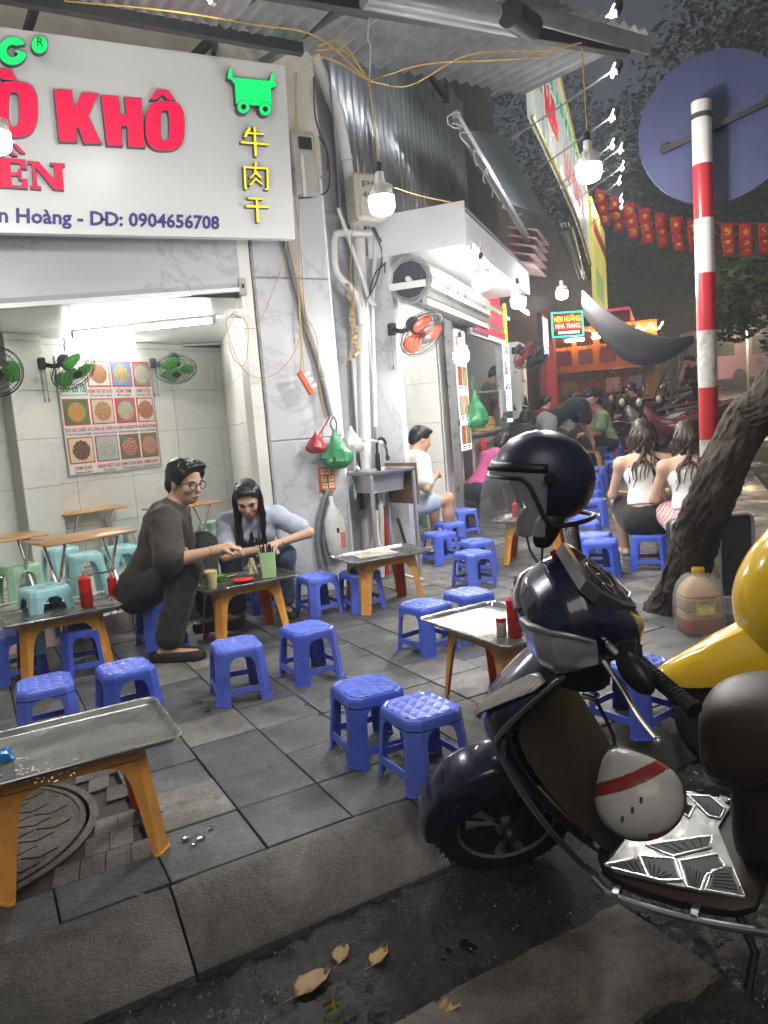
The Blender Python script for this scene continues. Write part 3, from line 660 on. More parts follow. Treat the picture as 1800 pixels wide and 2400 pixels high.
q = G(978,1446,TZ); T5 = table(Vector((q.x+TY,q.y-TX-.02,0)), R_(91), 'amber plastic table behind the dark blue scooter', 'steel tray with a red squeeze bottle and a spice jar')
T6 = table(ctr([(1183,1238),(1310,1205)],TZ)+Vector((.05,.05,0)), ROT2+R_(90), 'amber plastic table seen through the helmet visor', 'steel tray behind the round dark helmet')
T7 = table(GS(1375,1050,TZ), ROT2+R_(88), 'amber plastic table under the bending man\'s hands', 'steel tray the bending man leans on')
T8 = table(GS(1488,1012,TZ), ROT2+R_(90), 'amber plastic table in front of the group in black shirts', 'steel tray in front of the group in black shirts')
TA = table(GS(1310,1028,TZ), ROT2+R_(90), 'amber plastic table among the diners beside the kitchen', 'steel tray among the diners beside the kitchen')
T9 = table(GS(1590,1072,TZ), ROT2+R_(90), 'amber plastic table in front of the two women in white tops', 'steel tray in front of the two women in white tops')
# ================================================================ wooden folding tables inside shop 1
WOOD = mat('varnished_wood', (.46,.24,.085), .32, var=.3, vscale=5, stretch=(1,14,4), rvar=.08, coat=.2)
CHROME = mat('chrome', (.75,.75,.74), .12, 1, rvar=.05, vscale=10)
WHITEPL = mat('white_plastic', (.75,.75,.73), .4, var=.06, vscale=6)
def fold_table(P, rz, label, z=.72, L=.62, W=.42, basket=False, base=FZ):
    t = thing('folding_table', label, 'table', (P.x,P.y,base), rz, 'wooden folding tables'); H = z-base
    b = MB(); b.loft([rrect(L/2-.006,W/2-.006,.03,H-.018),rrect(L/2,W/2,.034,H-.014),rrect(L/2,W/2,.034,H-.005),rrect(L/2-.005,W/2-.005,.03,H)]); b.build('tabletop', WOOD, t, angle=50)
    for sx in (-1,1):
        x = sx*L*.32; b = MB(); b.tube([(x,-W*.42,.01),(x,0,H*.52),(x,W*.36,H-.03)],.011,8); b.build('leg', CHROME, t)
        b = MB(); b.tube([(x*.88,W*.42,.01),(x*.88,0,H*.52),(x*.88,-W*.36,H-.03)],.011,8); b.build('leg', CHROME, t)
    b = MB(); b.tube([(-L*.32,-W*.36,.07),(L*.32,-W*.36,.07)],.009,8); b.tube([(-L*.28,W*.36,.07),(L*.28,W*.36,.07)],.009,8); b.tube([(-L*.3,0,H*.52),(L*.3,0,H*.52)],.007,8); b.build('crossbar', CHROME, t)
    if basket:
        b = MB(); bx_, by_, bz = .19,.13,.10
        for k in range(5):
            zz = .03+k*.028; e = 1+.12*k; b.tube(rrect(bx_*e*.9,by_*e*.9,.03,zz,3)+[rrect(bx_*e*.9,by_*e*.9,.03,zz,3)[0]], .004 if k < 4 else .006, 5, caps=False)
        for i in range(26):
            a = 2*math.pi*i/26; f_ = lambda e: Vector((max(-1,min(1,1.25*math.cos(a)))*bx_*e*.9, max(-1,min(1,1.25*math.sin(a)))*by_*e*.9, 0))
            b.tube([f_(1)+Vector((0,0,.03)), f_(1.48)+Vector((0,0,.145))], .0035, 4)
        b.box((0,0,.028),(bx_*1.7,by_*1.7,.004)); b.build('basket', WHITEPL, t)
    return t
SR = math.atan2(TB.y,TB.x)
fold_table(G(190,1254,.72), SR*.6, 'wooden folding table with a white basket under it, front of the shop', basket=True)
fold_table(G(205,1194,.72), SR*.7, 'wooden folding table with a small glass shaker on it')
fold_table(G(362,1148,.72), SR, 'wooden folding table under the picture menu carrying a squeeze bottle')
fold_table(G(430,1182,.72), SR*.8, 'wooden folding table just behind the man in the brown shirt')
fold_table(G(520,1101,.72), SR, 'wooden folding table in the far corner with a green holder')
fold_table(G(560,1134,.72), SR*.8, 'wooden folding table behind the head of the woman in pale blue')
fold_table(G(-15,1262,.72), SR*.6, 'wooden folding table cut by the frame edge beside the pilaster', basket=True)
def istool(px_, py_, kit, label):
    p = G(px_, py_, FZ+.36); kit.make('plastic_stool', label, 'stool', (p.x,p.y,FZ), rnd.uniform(-.3,.3)+.3, 'pastel stools inside the snack shop')
istool(43,1322,KM,'mint green stool with arched legs under the leftmost folding table')
istool(140,1283,KC_,'pale cyan stool behind the table with the basket, left one'); istool(196,1297,KC_,'pale cyan stool behind the table with the basket, right one')
istool(102,1374,KC_,'pale cyan stool in front of the basket table beside the step')
istool(275,1236,KC_,'pale cyan stool between two folding tables behind the man'); istool(322,1212,KC_,'pale cyan stool partly hidden by the man\'s shoulder'); istool(280,1280,KC_,'pale cyan stool right behind the back of the man in brown')
istool(505,1160,KM,'mint green stool under the corner folding table'); istool(500,1222,KM,'mint green stool between the man and woman, inside the shop')
# ================================================================ things on tables
RED_S = mat('ketchup_red', (.55,.014,.012), .28, var=.12, vscale=9); RED_D = mat('ketchup_level', (.33,.008,.008), .3)
GREENB = mat('green_holder', (.40,.62,.33), .4, var=.08, vscale=6); BLK = mat('black_plastic', (.012,.012,.013), .4, rvar=.1, vscale=10); CLEARW = mat('milky_plastic', (.75,.78,.74), .3, trans=.35, ior=1.2)
def bottle(loc, label, h=.2, r=.030, m1=RED_S, m2=RED_D, group='squeeze bottles'):
    t = thing('squeeze_bottle', label, 'bottle', loc, 0, group); k = h/.2
    b = MB(); b.mat(1).lathe([(0,0),(r*.94,0),(r,.004*k),(r,.085*k)],20); b.mat(0).lathe([(r,.085*k),(r,.125*k),(r*.97,.132*k),(r*.97,.136*k)],20); b.build('body',[m1,m2],t)
    b = MB(); b.lathe([(r*1.0,.134*k),(r*1.02,.138*k),(r*1.02,.154*k),(r*.9,.158*k),(r*.55,.165*k),(r*.3,.17*k),(.006*k,.175*k),(.0035*k,.2*k),(0,.2*k)],20); b.build('cap', m1, t); return t
def holder(loc, rz, label, m1=GREENB, h=.17, w=.10, d=.07, group='chopstick holders'):
    t = thing('chopstick_holder', label, 'holder', loc, rz, group); b = MB()
    o = [rrect(w/2*.85,d/2*.85,.01,0,2),rrect(w/2,d/2,.012,h,2),rrect(w/2-.004,d/2-.004,.01,h,2),rrect(w/2*.85-.004,d/2*.85-.004,.008,.006,2)]; b.loft(o); b.build('box', m1, t, angle=40)
    b = MB()
    for k in range(5):
        for j in range(4): b.box((w*.461,-.018+.012*j,.03+.022*k),(.004,.006,.014))
    b.build('vent_slots', mat('holder_slots',(.2,.34,.16),.6), t, angle=0)
    b = MB(); r_ = random.Random(int(abs(loc[0])*100))
    for k in range(22):
        x,y = r_.uniform(-w*.33,w*.33), r_.uniform(-d*.3,d*.3); b.tube([(x*.7,y*.7,.012),(x*1.15+r_.uniform(-.012,.012),y*1.3+r_.uniform(-.01,.01),h+r_.uniform(.02,.06))],[.003,.0035],5)
    b.build('chopsticks', BLK, t); return t
def on(px_, py_, z): p = G(px_,py_,z); return (p.x,p.y,z)
TS = TT+.0045
bottle(on(205,1422,TS),'red squeeze bottle standing on the long left tray',.215,.036); 
bottle(on(271,1428,.30),'shorter red squeeze bottle on the far side of the left tray',.19,.032) if False else bottle(on(266,1400,TS),'shorter red squeeze bottle at the end of the long left tray',.155,.026)
bottle(on(1208,1492,TS),'tall red squeeze bottle beside the scooter headlight',.205,.030)
bottle(on(1208,1216,TS),'red squeeze bottle seen through the helmet visor',.17,.026)
holder(on(1240,1208,TS),.5,'mint chopstick holder seen through the helmet visor',h=.12)
def jar(loc, label, group='spice jars'):
    t = thing('spice_jar', label, 'jar', loc, 0, group)
    MB().lathe([(0,0),(.02,0),(.022,.003),(.022,.055),(.019,.06)],16).build('glass', mat('jar_glass',(.6,.5,.42),.15,trans=.3),t)
    MB().lathe([(.0205,.003),(.0212,.004),(.0212,.03),(.0205,.03)],16,closed=True).build('spice', mat('chilli_flakes',(.16,.05,.02),.8,var=.5,vscale=120),t)
    MB().lathe([(.0215,.058),(.023,.06),(.023,.072),(.021,.076),(0,.077)],16).build('lid', mat('jar_lid',(.42,.03,.03),.35),t)
jar(on(1176,1488,TS),'small glass spice jar with a red lid')
holder(on(1225,1448,TS),.8,'white chopstick holder behind the tall red squeeze bottle',mat('white_holder',(.62,.63,.66),.4),h=.14,w=.08,d=.06)
# couple's table
holder(on(631,1352,TS),-.35,'tall mint green chopstick holder on the couple\'s table',h=.165,w=.105,d=.075)
def bowl(loc, r, h, m1, label, name='bowl', cat='bowl'):
    b = MB(); b.lathe([(0,.0),(r*.5,.0),(r*.55,.004),(r*.85,h*.5),(r,h),(r*1.03,h),(r*.97,h-.002),(r*.8,h*.5),(r*.5,.007),(0,.006)],28); o = b.build(name, m1); o.location = loc; return tag(o, label, cat)
GB = mat('green_bowl',(.09,.28,.03),.25,var=.1)
bowl(on(466,1346,TS),.048,.042,GB,'bright green bowl at the back edge of the couple\'s tray'); bowl(on(472,1368,TS),.048,.04,GB,'bright green bowl at the front corner of the couple\'s tray'); bowl(on(518,1363,TS),.046,.042,GB,'bright green bowl behind the yellow cup')
def cup(loc):
    t = thing('plastic_cup','clear plastic cup filled with yellow juice on the couple\'s tray','cup',loc)
    MB().lathe([(0,0),(.030,0),(.031,.003),(.043,.118),(.045,.12),(.0425,.12),(.0295,.004),(0,.003)],24).build('cup_wall', mat('clear_cup',(.85,.85,.80),.08,alpha=.22),t)
    MB().lathe([(0,.004),(.0288,.005),(.0408,.112),(0,.112)],24).build('juice', mat('yellow_juice',(.72,.55,.05),.3),t)
cup(on(497,1381,TS))
bowl(on(572,1365,TS),.065,.022,mat('red_dish',(.66,.03,.025),.3),'shallow red dish at the front of the couple\'s tray','dish','dish')
bowl(on(592,1336,TS),.085,.018,mat('mint_plate',(.45,.70,.62),.3),'mint coloured plate of noodle salad on the couple\'s tray','plate','plate')
# noodle salad heap, noodles lifted by chopsticks
P = Vector(on(592,1336,TS)); t = thing('noodle_salad','heap of pale noodles with red beef strips on the mint plate','food',P)
b = MB(); r_ = random.Random(4)
for k in range(60):
    a = r_.uniform(0,6.28); q = [Vector((math.cos(a+i*.9)*r_.uniform(.01,.055),math.sin(a+i*.9)*r_.uniform(.01,.055),.012+r_.uniform(.0,.026))) for i in range(4)]; b.tube(curve_pts(q,3),.0022,5)
b.build('noodles', mat('rice_noodle',(.72,.66,.42),.4),t)
b = MB()
for k in range(26):
    a = r_.uniform(0,6.28); rr = r_.uniform(.0,.055); b.box((math.cos(a)*rr,math.sin(a)*rr,.03+r_.uniform(0,.014)),(.022,.008,.004),Matrix.Rotation(r_.uniform(0,6),3,'Z') @ Matrix.Rotation(r_.uniform(-.5,.5),3,'X'))
b.build('beef_strips', mat('dried_beef',(.22,.035,.012),.35),t,angle=0)
bowl(on(537,1352,TS),.05,.012,mat('yellow_rice_cracker',(.68,.56,.22),.6,bump=.5,bscale=60),'pale yellow prawn cracker plate beside the red dish','plate','plate')
# tray 1 crumbs and wrapper
b = MB(); r_ = random.Random(3)
for k in range(46):
    p = G(r_.gauss(85,45), r_.gauss(1808,14), TS); b.box((p.x,p.y,TS+.0015),(r_.uniform(.003,.012),r_.uniform(.002,.006),.0012),Matrix.Rotation(r_.uniform(0,6),3,'Z'))
tag(b.build('food_crumbs', mat('crumb_white',(.75,.74,.70),.6),angle=0),'white crumbs scattered on the tray beside the manhole',kind='stuff')
p = G(2,1780,TS); t = thing('snack_wrapper','crumpled blue snack wrapper on the tray beside the manhole','wrapper',(p.x-.04,p.y,TS))
b = MB(); n = 9
vs = [((i/n-.5)*.15,(j/n-.5)*.12,.006+.028*vnoise(i*.9,j*.9,8)*(1 if 0<i<n and 0<j<n else .3)) for j in range(n+1) for i in range(n+1)]
b.add(vs,[(j*(n+1)+i,j*(n+1)+i+1,(j+1)*(n+1)+i+1,(j+1)*(n+1)+i) for j in range(n) for i in range(n)]); b.build('foil', mat('blue_foil',(.03,.22,.55),.2,.4),t,angle=20,solid=.001)
MB().box((.0,.0,.036),(.06,.04,.004),Matrix.Rotation(.3,3,'Z')).build('print_patch', mat('orange_print',(.6,.25,.05),.4),t,angle=0)
# tray 4 menu card
p = G(878,1298,TS); t = thing('menu_card','laminated picture menu lying on the tray in front of the sink','menu',(p.x,p.y,TS),R_(-6)); MB().box((0,0,.001),(.29,.20,.002)).build('sheet', mat('menu_paper',(.62,.72,.78),.25),t,angle=0)
r_ = random.Random(9)
for i in range(4):
    for j in range(3): MB().box((-.10+.066*i,-.062+.062*j,.0028),(.054,.046,.001)).build('picture', mat('card_pic_%d'%((i+j)%3),[(.45,.25,.12),(.62,.5,.3),(.3,.36,.16)][(i+j)%3],.3,var=.5,vscale=60),t,angle=0)
# inside tables: holders and bottles
ZT = .722
bottle(on(134,1195,ZT),'tall red squeeze bottle beside the pilaster on a wooden table',.2,.032); holder(on(152,1193,ZT),.4,'white chopstick holder beside the pilaster',mat('white_holder',(.62,.63,.66),.4),h=.10,w=.09)
bottle(on(352,1143,ZT),'red squeeze bottle under the picture menu',.2,.032); bottle(on(330,1146,ZT),'milky white squeeze bottle under the picture menu',.15,.028,CLEARW,CLEARW); holder(on(368,1140,ZT),.4,'green chopstick holder under the picture menu',h=.12)
holder(on(492,1100,ZT),.4,'green chopstick holder in the far corner of the shop',h=.14)
jar(on(186,1188,ZT),'small glass shaker with a cork-coloured lid inside the shop')
# ================================================================ hanging LED bulbs (lit)
ALU_ = mat('hatch_frame',(.4,.4,.4),.5)
LIT = lampmat('led_glow', (1,.97,.92), 225); HOUS = mat('lamp_housing', (.62,.62,.60), .45, var=.1); WIRE_Y = mat('yellow_wire', (.52,.33,.07), .5, var=.2, vscale=9); WIRE_K = mat('black_wire', (.015,.015,.016), .5); WIRE_W = mat('white_wire',(.6,.6,.58),.5)
b = MB(); b.lathe([(0,-.052),(.030,-.050),(.050,-.040),(.0595,-.022),(.062,.0),(.0615,.030)],16); bulb_me = b.mesh('diffuser', LIT, angle=60)
b = MB(); b.lathe([(.0625,.030),(.0625,.036),(.058,.05),(.045,.075),(.030,.095),(.024,.10),(.022,.12),(.021,.145),(.012,.15),(0,.15)],28)
for k in range(14):
    a = 2*math.pi*k/14; b.box((math.cos(a)*.052,math.sin(a)*.052,.058),(.012,.003,.05),Matrix.Rotation(a,3,'Z'))
hous_me = b.mesh('housing', HOUS, angle=40)
def bulb(x, y, D, label, top=None, ztop=3.55, wm=None):
    p = at(x, y, D); t = thing('hanging_bulb', label, 'lamp', p, 0, 'hanging bulbs'); put('diffuser', bulb_me, t); put('housing', hous_me, t)
    MB().lathe([(.016,.14),(.016,.185),(.006,.195)],12).build('socket', BLK, t)
    q = Vector((0,0,ztop-p.z)) if top is None else Vector(top)-p
    MB().tube(sag((0,0,.19), q, .01, 6), .0035, 5).build('cord', wm or WIRE_Y, t); return p
L1 = bulb(895,478,3.75,'lit bulb on a yellow cord in front of the old meter cabinet', at(866,190,3.8))
L2 = bulb(1380,402,4.1,'lit bulb on a cord beside the long reflective signboard', at(1364,112,4.1))
bulb(-10,330,3.7,'lit bulb hanging in front of the big shop sign', at(-40,40,3.7))
bulb(1130,662,5.1,'lit bulb under the canopy next to the rolled shutter', at(1128,560,5.1))
bulb(1215,708,6.5,'lit bulb beyond the rolled shutter, over the far stools', at(1213,640,6.5))
bulb(1317,690,8.6,'lit bulb under the far awning beside the neon board', at(1319,655,8.6))
bulb(1081,836,6.0,'lit bulb in front of the picture lightbox', at(1078,775,6.0))
# ================================================================ fluorescent tubes
TUBE = lampmat('tube_glow', (1,1,.95), 46)
def tube_light(A, B, label, r=.014, m_=None, up=.03):
    A, B = Vector(A), Vector(B); c = (A+B)/2; d = B-A; t = thing('tube_light', label, 'lamp', c, 0, 'fluorescent tubes'); u = d.normalized()
    MB().tube([-d/2+u*.03, d/2-u*.03], r, 10).build('tube', m_ or TUBE, t)
    rz = Matrix.Rotation(math.atan2(u.y,u.x),3,'Z') @ Matrix.Rotation(-math.asin(u.z),3,'Y')
    MB().box((0,0,up+.006),(d.length,.035,.022),rz).build('fitting', white_paint, t, angle=0)
    b = MB(); 
    for s in (-1,1): b.box(d*(s*.5)-u*(s*.015),(.03,.03,.05),rz)
    b.build('end_caps', mat('lamp_cap',(.55,.55,.55),.4), t, angle=0); return t
tube_light(G(168,787,2.24), G(506,752,2.25), 'long lit tube across the front of the shop ceiling')
wp = lambda x,y,o=.05: onplane(x,y,B0+NB*o,NB)
tube_light(wp(150,800), wp(318,800), 'lit tube on the back wall above the picture menu', .018, lampmat('tube_glow_back',(1,1,.95),58))
tube_light(wp(150,818), wp(318,817), 'second lit tube directly under the first on the back wall', .018, MATS['tube_glow_back'])
ht = thing('ceiling_hatch','dark open hatch in the shop ceiling near the far corner','hatch'); b = MB(); q = [G(425,806,2.296),G(536,801,2.296),G(536,812,2.296),G(484,830,2.296)]; b.add(q+[p-Vector((0,0,.012)) for p in q],[(0,1,2,3),(4,5,6,7),(0,1,5,4),(1,2,6,5),(2,3,7,6),(3,0,4,7)]); b.build('panel', mat('hatch_dark',(.03,.035,.045),.7), ht, angle=0); b = MB(); b.tube([p-Vector((0,0,.014)) for p in q+[q[0]]],.012,6); b.build('frame', ALU_, ht)
tube_light(G(505,0,3.42), G(330,-75,3.42), 'lit tube under the corrugated awning over the shop sign')
tube_light(onU(1100,575,.5)+T2*.05, uv(2.6,.86,2.63), 'lit tube along the edge of the second shop canopy', .016)
tube_light(uv(3.0,-.9,2.62), uv(4.1,-.9,2.62), 'lit tube on the kitchen ceiling behind the serving window', .016)
tube_light(at(1322,800,12.5), at(1368,795,13.5), 'lit tube under the neon board at the warm stall', .02, lampmat('warm_tube',(1,.86,.62),60))
tube_light(at(1385,792,14.0), at(1405,790,14.6), 'short warm tube over the bag display', .02, MATS['warm_tube'])
tube_light(uv(5.2,.5,2.75), uv(5.9,.5,2.75), 'short lit tube under the far shop awning', .016)
tube_light(uv(1.2,-1.2,2.56), uv(1.2,-.1,2.56), 'lit tube on the ceiling inside the second shop', .016)
# ================================================================ main shop sign
SY = 4.985
def sp(x, y, off=0): q = onY(x*.434, y*.434, SY-off); return Vector((q.x, SY-off, q.z))     # pixels of the traced crop -> sign plane
def spp(x, y): return onY(x*.434, y*.434, SY-.03)
sign = thing('shop_sign', 'large white shop signboard with raised red and green letters', 'sign')
c1, c2, c3, c4 = onY(668,154,SY), onY(692,560,SY), onY(0,545,SY), onY(0,63,SY)
ex = lambda a, c: a+(a-c)*1.1
panel_m = mat('sign_panel', (.68,.69,.69), .38, .1, rvar=.06, vscale=3)
b = MB(); q = [ex(c3,c2),c2,c1,ex(c4,c1)]; b.add([(p.x,SY,p.z) for p in q]+[(p.x,SY+.06,p.z) for p in q],[(0,1,2,3),(7,6,5,4),(0,4,5,1),(1,5,6,2),(2,6,7,3),(3,7,4,0)]); b.build('panel', panel_m, sign, angle=0)
b = MB(); b.box(((ex(c3,c2).x+c2.x)/2,SY+.12,2.75),(3.9,.1,.06)); b.box(((ex(c3,c2).x+c2.x)/2,SY+.12,3.6),(3.9,.1,.06)); b.build('frame', grey_steel, sign, angle=0)
RIM = mat('letter_rim', (.10,.09,.11), .5); GL_R = mat('letter_red',(.32,.0,.02),.5,emit=(1,.0,.06),es=.46); GL_G = mat('letter_green',(.0,.32,.08),.5,emit=(.0,1,.18),es=.44); GL_Y = mat('letter_yellow',(.6,.5,.02),.4,emit=(1,.80,.0),es=.48)
INDIGO = mat('sign_indigo',(.05,.05,.22),.4)
def sgn(poly): return sum(poly[i][0]*poly[(i+1)%len(poly)][1]-poly[(i+1)%len(poly)][0]*poly[i][1] for i in range(len(poly)))
def insetp(poly, d):
    n = len(poly); s = 1 if sgn(poly) > 0 else -1; out = []
    for i in range(n):
        a, p, c = Vector(poly[i-1]), Vector(poly[i]), Vector(poly[(i+1)%n]); e1 = (p-a).normalized(); e2 = (c-p).normalized()
        n1 = Vector((-e1.y,e1.x))*s; n2_ = Vector((-e2.y,e2.x))*s; k = max(.35, 1+n1.dot(n2_)); out.append(tuple(p+(n1+n2_)*(d/k)))
    return out
def letter(name, polys, face, hole=None, depth=.035, ins=4):
    b = MB()
    for poly in polys:
        inp = insetp(poly, ins); n = len(poly)
        F = [spp(x,y)-Vector((0,depth,0))*.0 for x,y in poly]; F = [Vector((p.x,SY-depth,p.z)) for p in F]; Bk = [Vector((p.x,SY,p.z)) for p in F]; I = [spp(x,y) for x,y in inp]; I = [Vector((p.x,SY-depth-.002,p.z)) for p in I]
        b.mat(0).add(Bk+F, [(i,(i+1)%n,n+(i+1)%n,n+i) for i in range(n)]); b.add(F+I, [(i,(i+1)%n,n+(i+1)%n,n+i) for i in range(n)])
        b.mat(1).add(I, [tuple(range(n))])
    return b.build(name, [RIM,face], sign, angle=0, weld=False)
def ring(name, cx, cy, rx, ry, hx, hy, face, p=2.0, n=36, depth=.035, ins=4, sh=0):
    b = MB(); pw = lambda v: math.copysign(abs(v)**(2/p), v)
    def loop(a_,c_,d): return [Vector((q.x,SY-d,q.z)) for q in [spp(cx+a_*pw(math.cos(6.2832*i/n))+sh*c_*pw(math.sin(6.2832*i/n)), cy+c_*pw(math.sin(6.2832*i/n))) for i in range(n)]]
    lo = [loop(rx,ry,0),loop(rx,ry,depth),loop(rx-ins,ry-ins,depth+.002)]
    li = [loop(hx+ins,hy+ins,depth+.002),loop(hx,hy,depth),loop(hx,hy,0)] if hx else None
    b.mat(0).loft(lo, caps=False)
    if li: b.loft(li, caps=False); b.mat(1).loft([lo[-1],li[0]], caps=False)
    else: b.mat(1).add(lo[-1], [tuple(range(n))])
    return b.build(name, [RIM,face], sign, angle=30, weld=False)
letter('letter_k', [[(288,482),(388,488),(400,585),(440,497),(533,505),(478,628),(552,780),(452,778),(421,690),(411,712),(419,770),(318,768)]], GL_R)
letter('letter_h', [[(543,513),(640,520),(650,615),(680,617),(670,523),(763,530),(785,800),(690,795),(684,685),(655,683),(663,792),(575,788)]], GL_R)
ring('letter_o', 890,680,107,137,22,82,GL_R,2.9)
letter('circumflex', [[(845,482),(908,487),(948,546),(903,540),(877,515),(845,541),(806,540)]], GL_R)
ring('letter_o', 75,592,130,153,27,92,GL_R,2.9)
letter('grave_accent', [[(-40,368),(62,374),(95,440),(10,432)]], GL_R)
letter('letter_n', [[(148,868),(208,873),(298,975),(293,897),(272,895),(270,878),(350,883),(351,900),(336,902),(346,1030),(290,1025),(192,905),(203,1005),(222,1007),(223,1025),(165,1020),(164,1003),(180,1003),(170,887),(148,885)]], GL_R, ins=2.5)
letter('letter_e', [[(-20,850),(135,862),(145,915),(120,913),(108,885),(55,880),(60,930),(95,932),(98,912),(114,912),(118,975),(103,975),(97,950),(62,948),(68,1000),(115,1003),(122,965),(146,967),(150,1020),(-10,1012)]], GL_R, ins=2.5)
letter('circumflex', [[(-10,838),(40,806),(95,842),(70,844),(42,825),(12,842)]], GL_R, ins=2.5); letter('grave_accent', [[(62,776),(88,778),(137,829),(112,829)]], GL_R, ins=2.5)
# G as a cut ring
gp = [(68+78*math.cos(R_(a)),277+78*math.sin(R_(a))) for a in range(-35,-371,-15)]+[(60,262),(60,282),(92,284)]
gp = [(68+80*math.cos(R_(a)),278+78*math.sin(R_(a))) for a in range(-28,-356,-12)]+[(78,266),(80,288),(95,289)]+[(68+30*math.cos(R_(a)),278+32*math.sin(R_(a))) for a in range(-320,-40,14)]
letter('letter_g', [gp], GL_G, ins=3)
ring('registered_mark', 213,245,47,50,0,0,GL_G,2,30,ins=4)
def fit_text(name, body, P0, P1, P2, m_, parent, bold=0, depth=.004, out=Vector((0,-1,0)), lift=.002, sx_=None):   # P0 baseline start, P1 baseline end, P2 cap top above P0
    P0,P1,P2 = Vector(P0),Vector(P1),Vector(P2); cu = bpy.data.curves.new(name,'FONT'); cu.body = body; cu.extrude = depth/2; cu.offset = bold; cu.resolution_u = 2
    tmp = bpy.data.objects.new(name,cu); COL.objects.link(tmp); dg = bpy.context.evaluated_depsgraph_get(); me = bpy.data.meshes.new_from_object(tmp.evaluated_get(dg)); bpy.data.objects.remove(tmp)
    xs = [v.co.x for v in me.vertices]; 
    if not xs: return None
    x0,x1 = min(xs),max(xs); X = (P1-P0); Y = (P2-P0); zv = out.normalized()
    M = Matrix(((X.x/(x1-x0),Y.x/.71,zv.x,0),(X.y/(x1-x0),Y.y/.71,zv.y,0),(X.z/(x1-x0),Y.z/.71,zv.z,0),(0,0,0,1)))
    M.translation = P0+zv*(lift+depth/2) - Vector((M[0][0],M[1][0],M[2][0]))*x0
    me.transform(M); me.materials.clear(); me.materials.append(m_); o = bpy.data.objects.new(name,me); COL.objects.link(o); o.parent = parent; return o
def st(name, body, x0,y0,x1,y1,x2,y2,m_,bold=0,depth=.004,lift=.002): return fit_text(name, body, sp(x0,y0), sp(x1,y1), sp(x2,y2), m_, sign, bold, depth, Vector((0,-1,0)), lift)
st('phone_line', 'n Hoàng - DD: 0904656708', -8,1199,1184,1237,-10,1120,INDIGO,.028)
q_ = sp(556,1186,.003); MB().box((q_.x,SY-.004,q_.z),(.034,.004,.012)).build('d_stroke', INDIGO, sign, angle=0)
st('registered_r', 'R', 197,264,231,268,197,217,mat('dark_green',(.0,.06,.02),.4),.0,.003,.038)
# ox icon: body with horns, two ring wheels
letter('ox_icon', [[(1228,385),(1240,358),(1252,380),(1256,422),(1450,440),(1455,412),(1468,390),(1480,412),(1478,442),(1494,462),(1486,476),(1462,482),(1464,586),(1268,566),(1262,462),(1246,440),(1222,428)]], GL_G, ins=3, depth=.045)
for cx,cy in ((1310,584),(1427,596)): ring('icon_wheel', cx,cy,36,38,11,12,GL_G,2,28,.05,4)
niu = [[(1340,690),(1356,692),(1330,745),(1312,742)],[(1322,712),(1428,722),(1428,732),(1318,724)],[(1298,762),(1450,776),(1450,788),(1298,776)],[(1366,686),(1380,687),(1388,848),(1372,846)]]
rou = [[(1312,898),(1448,906),(1448,918),(1312,910)],[(1312,900),(1324,900),(1332,1026),(1318,1024)],[(1436,908),(1449,908),(1450,1030),(1428,1028),(1426,1020),(1438,1018)],[(1374,876),(1388,877),(1382,940),(1350,968),(1344,960),(1370,934)],[(1380,928),(1416,962),(1408,970),(1376,940)],[(1382,958),(1390,966),(1350,1006),(1342,998)],[(1386,966),(1424,996),(1416,1004),(1382,976)]]
gan = [[(1338,1066),(1418,1070),(1418,1082),(1338,1078)],[(1326,1108),(1452,1112),(1452,1126),(1326,1122)],[(1378,1072),(1392,1073),(1400,1204),(1384,1203)]]
for nm, g in (('character_ox',niu),('character_meat',rou),('character_dried',gan)): letter(nm, g, GL_Y, ins=1.5)
# ================================================================ corrugated awning
corr_m = mat('corrugated_sheet', (.30,.31,.32), .5, .35, var=.25, vscale=4, rvar=.12, dirt=.6, dcol=(.12,.105,.09), dscale=2.5); dark_steel = mat('dark_steel', (.055,.058,.062), .55, .3, var=.3, vscale=5, dirt=.4, dcol=(.10,.07,.05))
awn = thing('corrugated_awning', 'corrugated sheet awning over the pavement in front of the shops', 'awning')
A_, B_ = G(1225,-12,3.6), G(1520,92,3.6); X0, X1 = -2.2, B_.x
def yfront(x): return A_.y+(B_.y-A_.y)*max(-.6,(x-A_.x)/(B_.x-A_.x)) if x > A_.x-.6 else A_.y-.25
def wave_sheet(name, parent, m_, X0, X1, fy0, fy1, zf, pitch=.085, amp=.014, th=.002):
    b = MB(); n = int((X1-X0)/pitch*6); rows = 5; vs = []
    for s in (0,1):
        for r in range(rows+1):
            for i in range(n+1):
                x = X0+(X1-X0)*i/n; y = fy0(x)+(fy1(x)-fy0(x))*r/rows; vs.append((x,y,zf(x,y)+amp*math.sin(6.2832*(x-X0)/pitch)+s*th))
    o = (rows+1)*(n+1)
    fs = [(r*(n+1)+i,(r+1)*(n+1)+i,(r+1)*(n+1)+i+1,r*(n+1)+i+1) for r in range(rows) for i in range(n)]
    b.add(vs, fs+[tuple(o+k for k in f[::-1]) for f in fs]+[(i,i+1,o+i+1,o+i) for i in range(n)])
    return b.build(name, m_, parent, angle=50, weld=False)
zr = lambda x,y: 3.60+(y-3.4)*.10
wave_sheet('sheet', awn, corr_m, X0, 1.95, lambda x: yfront(x), lambda x: 4.52, zr)
wave_sheet('sheet', awn, corr_m, 1.9, X1, yfront, lambda x: 4.75, lambda x,y: zr(x,y)+.03, pitch=.10, amp=.018)
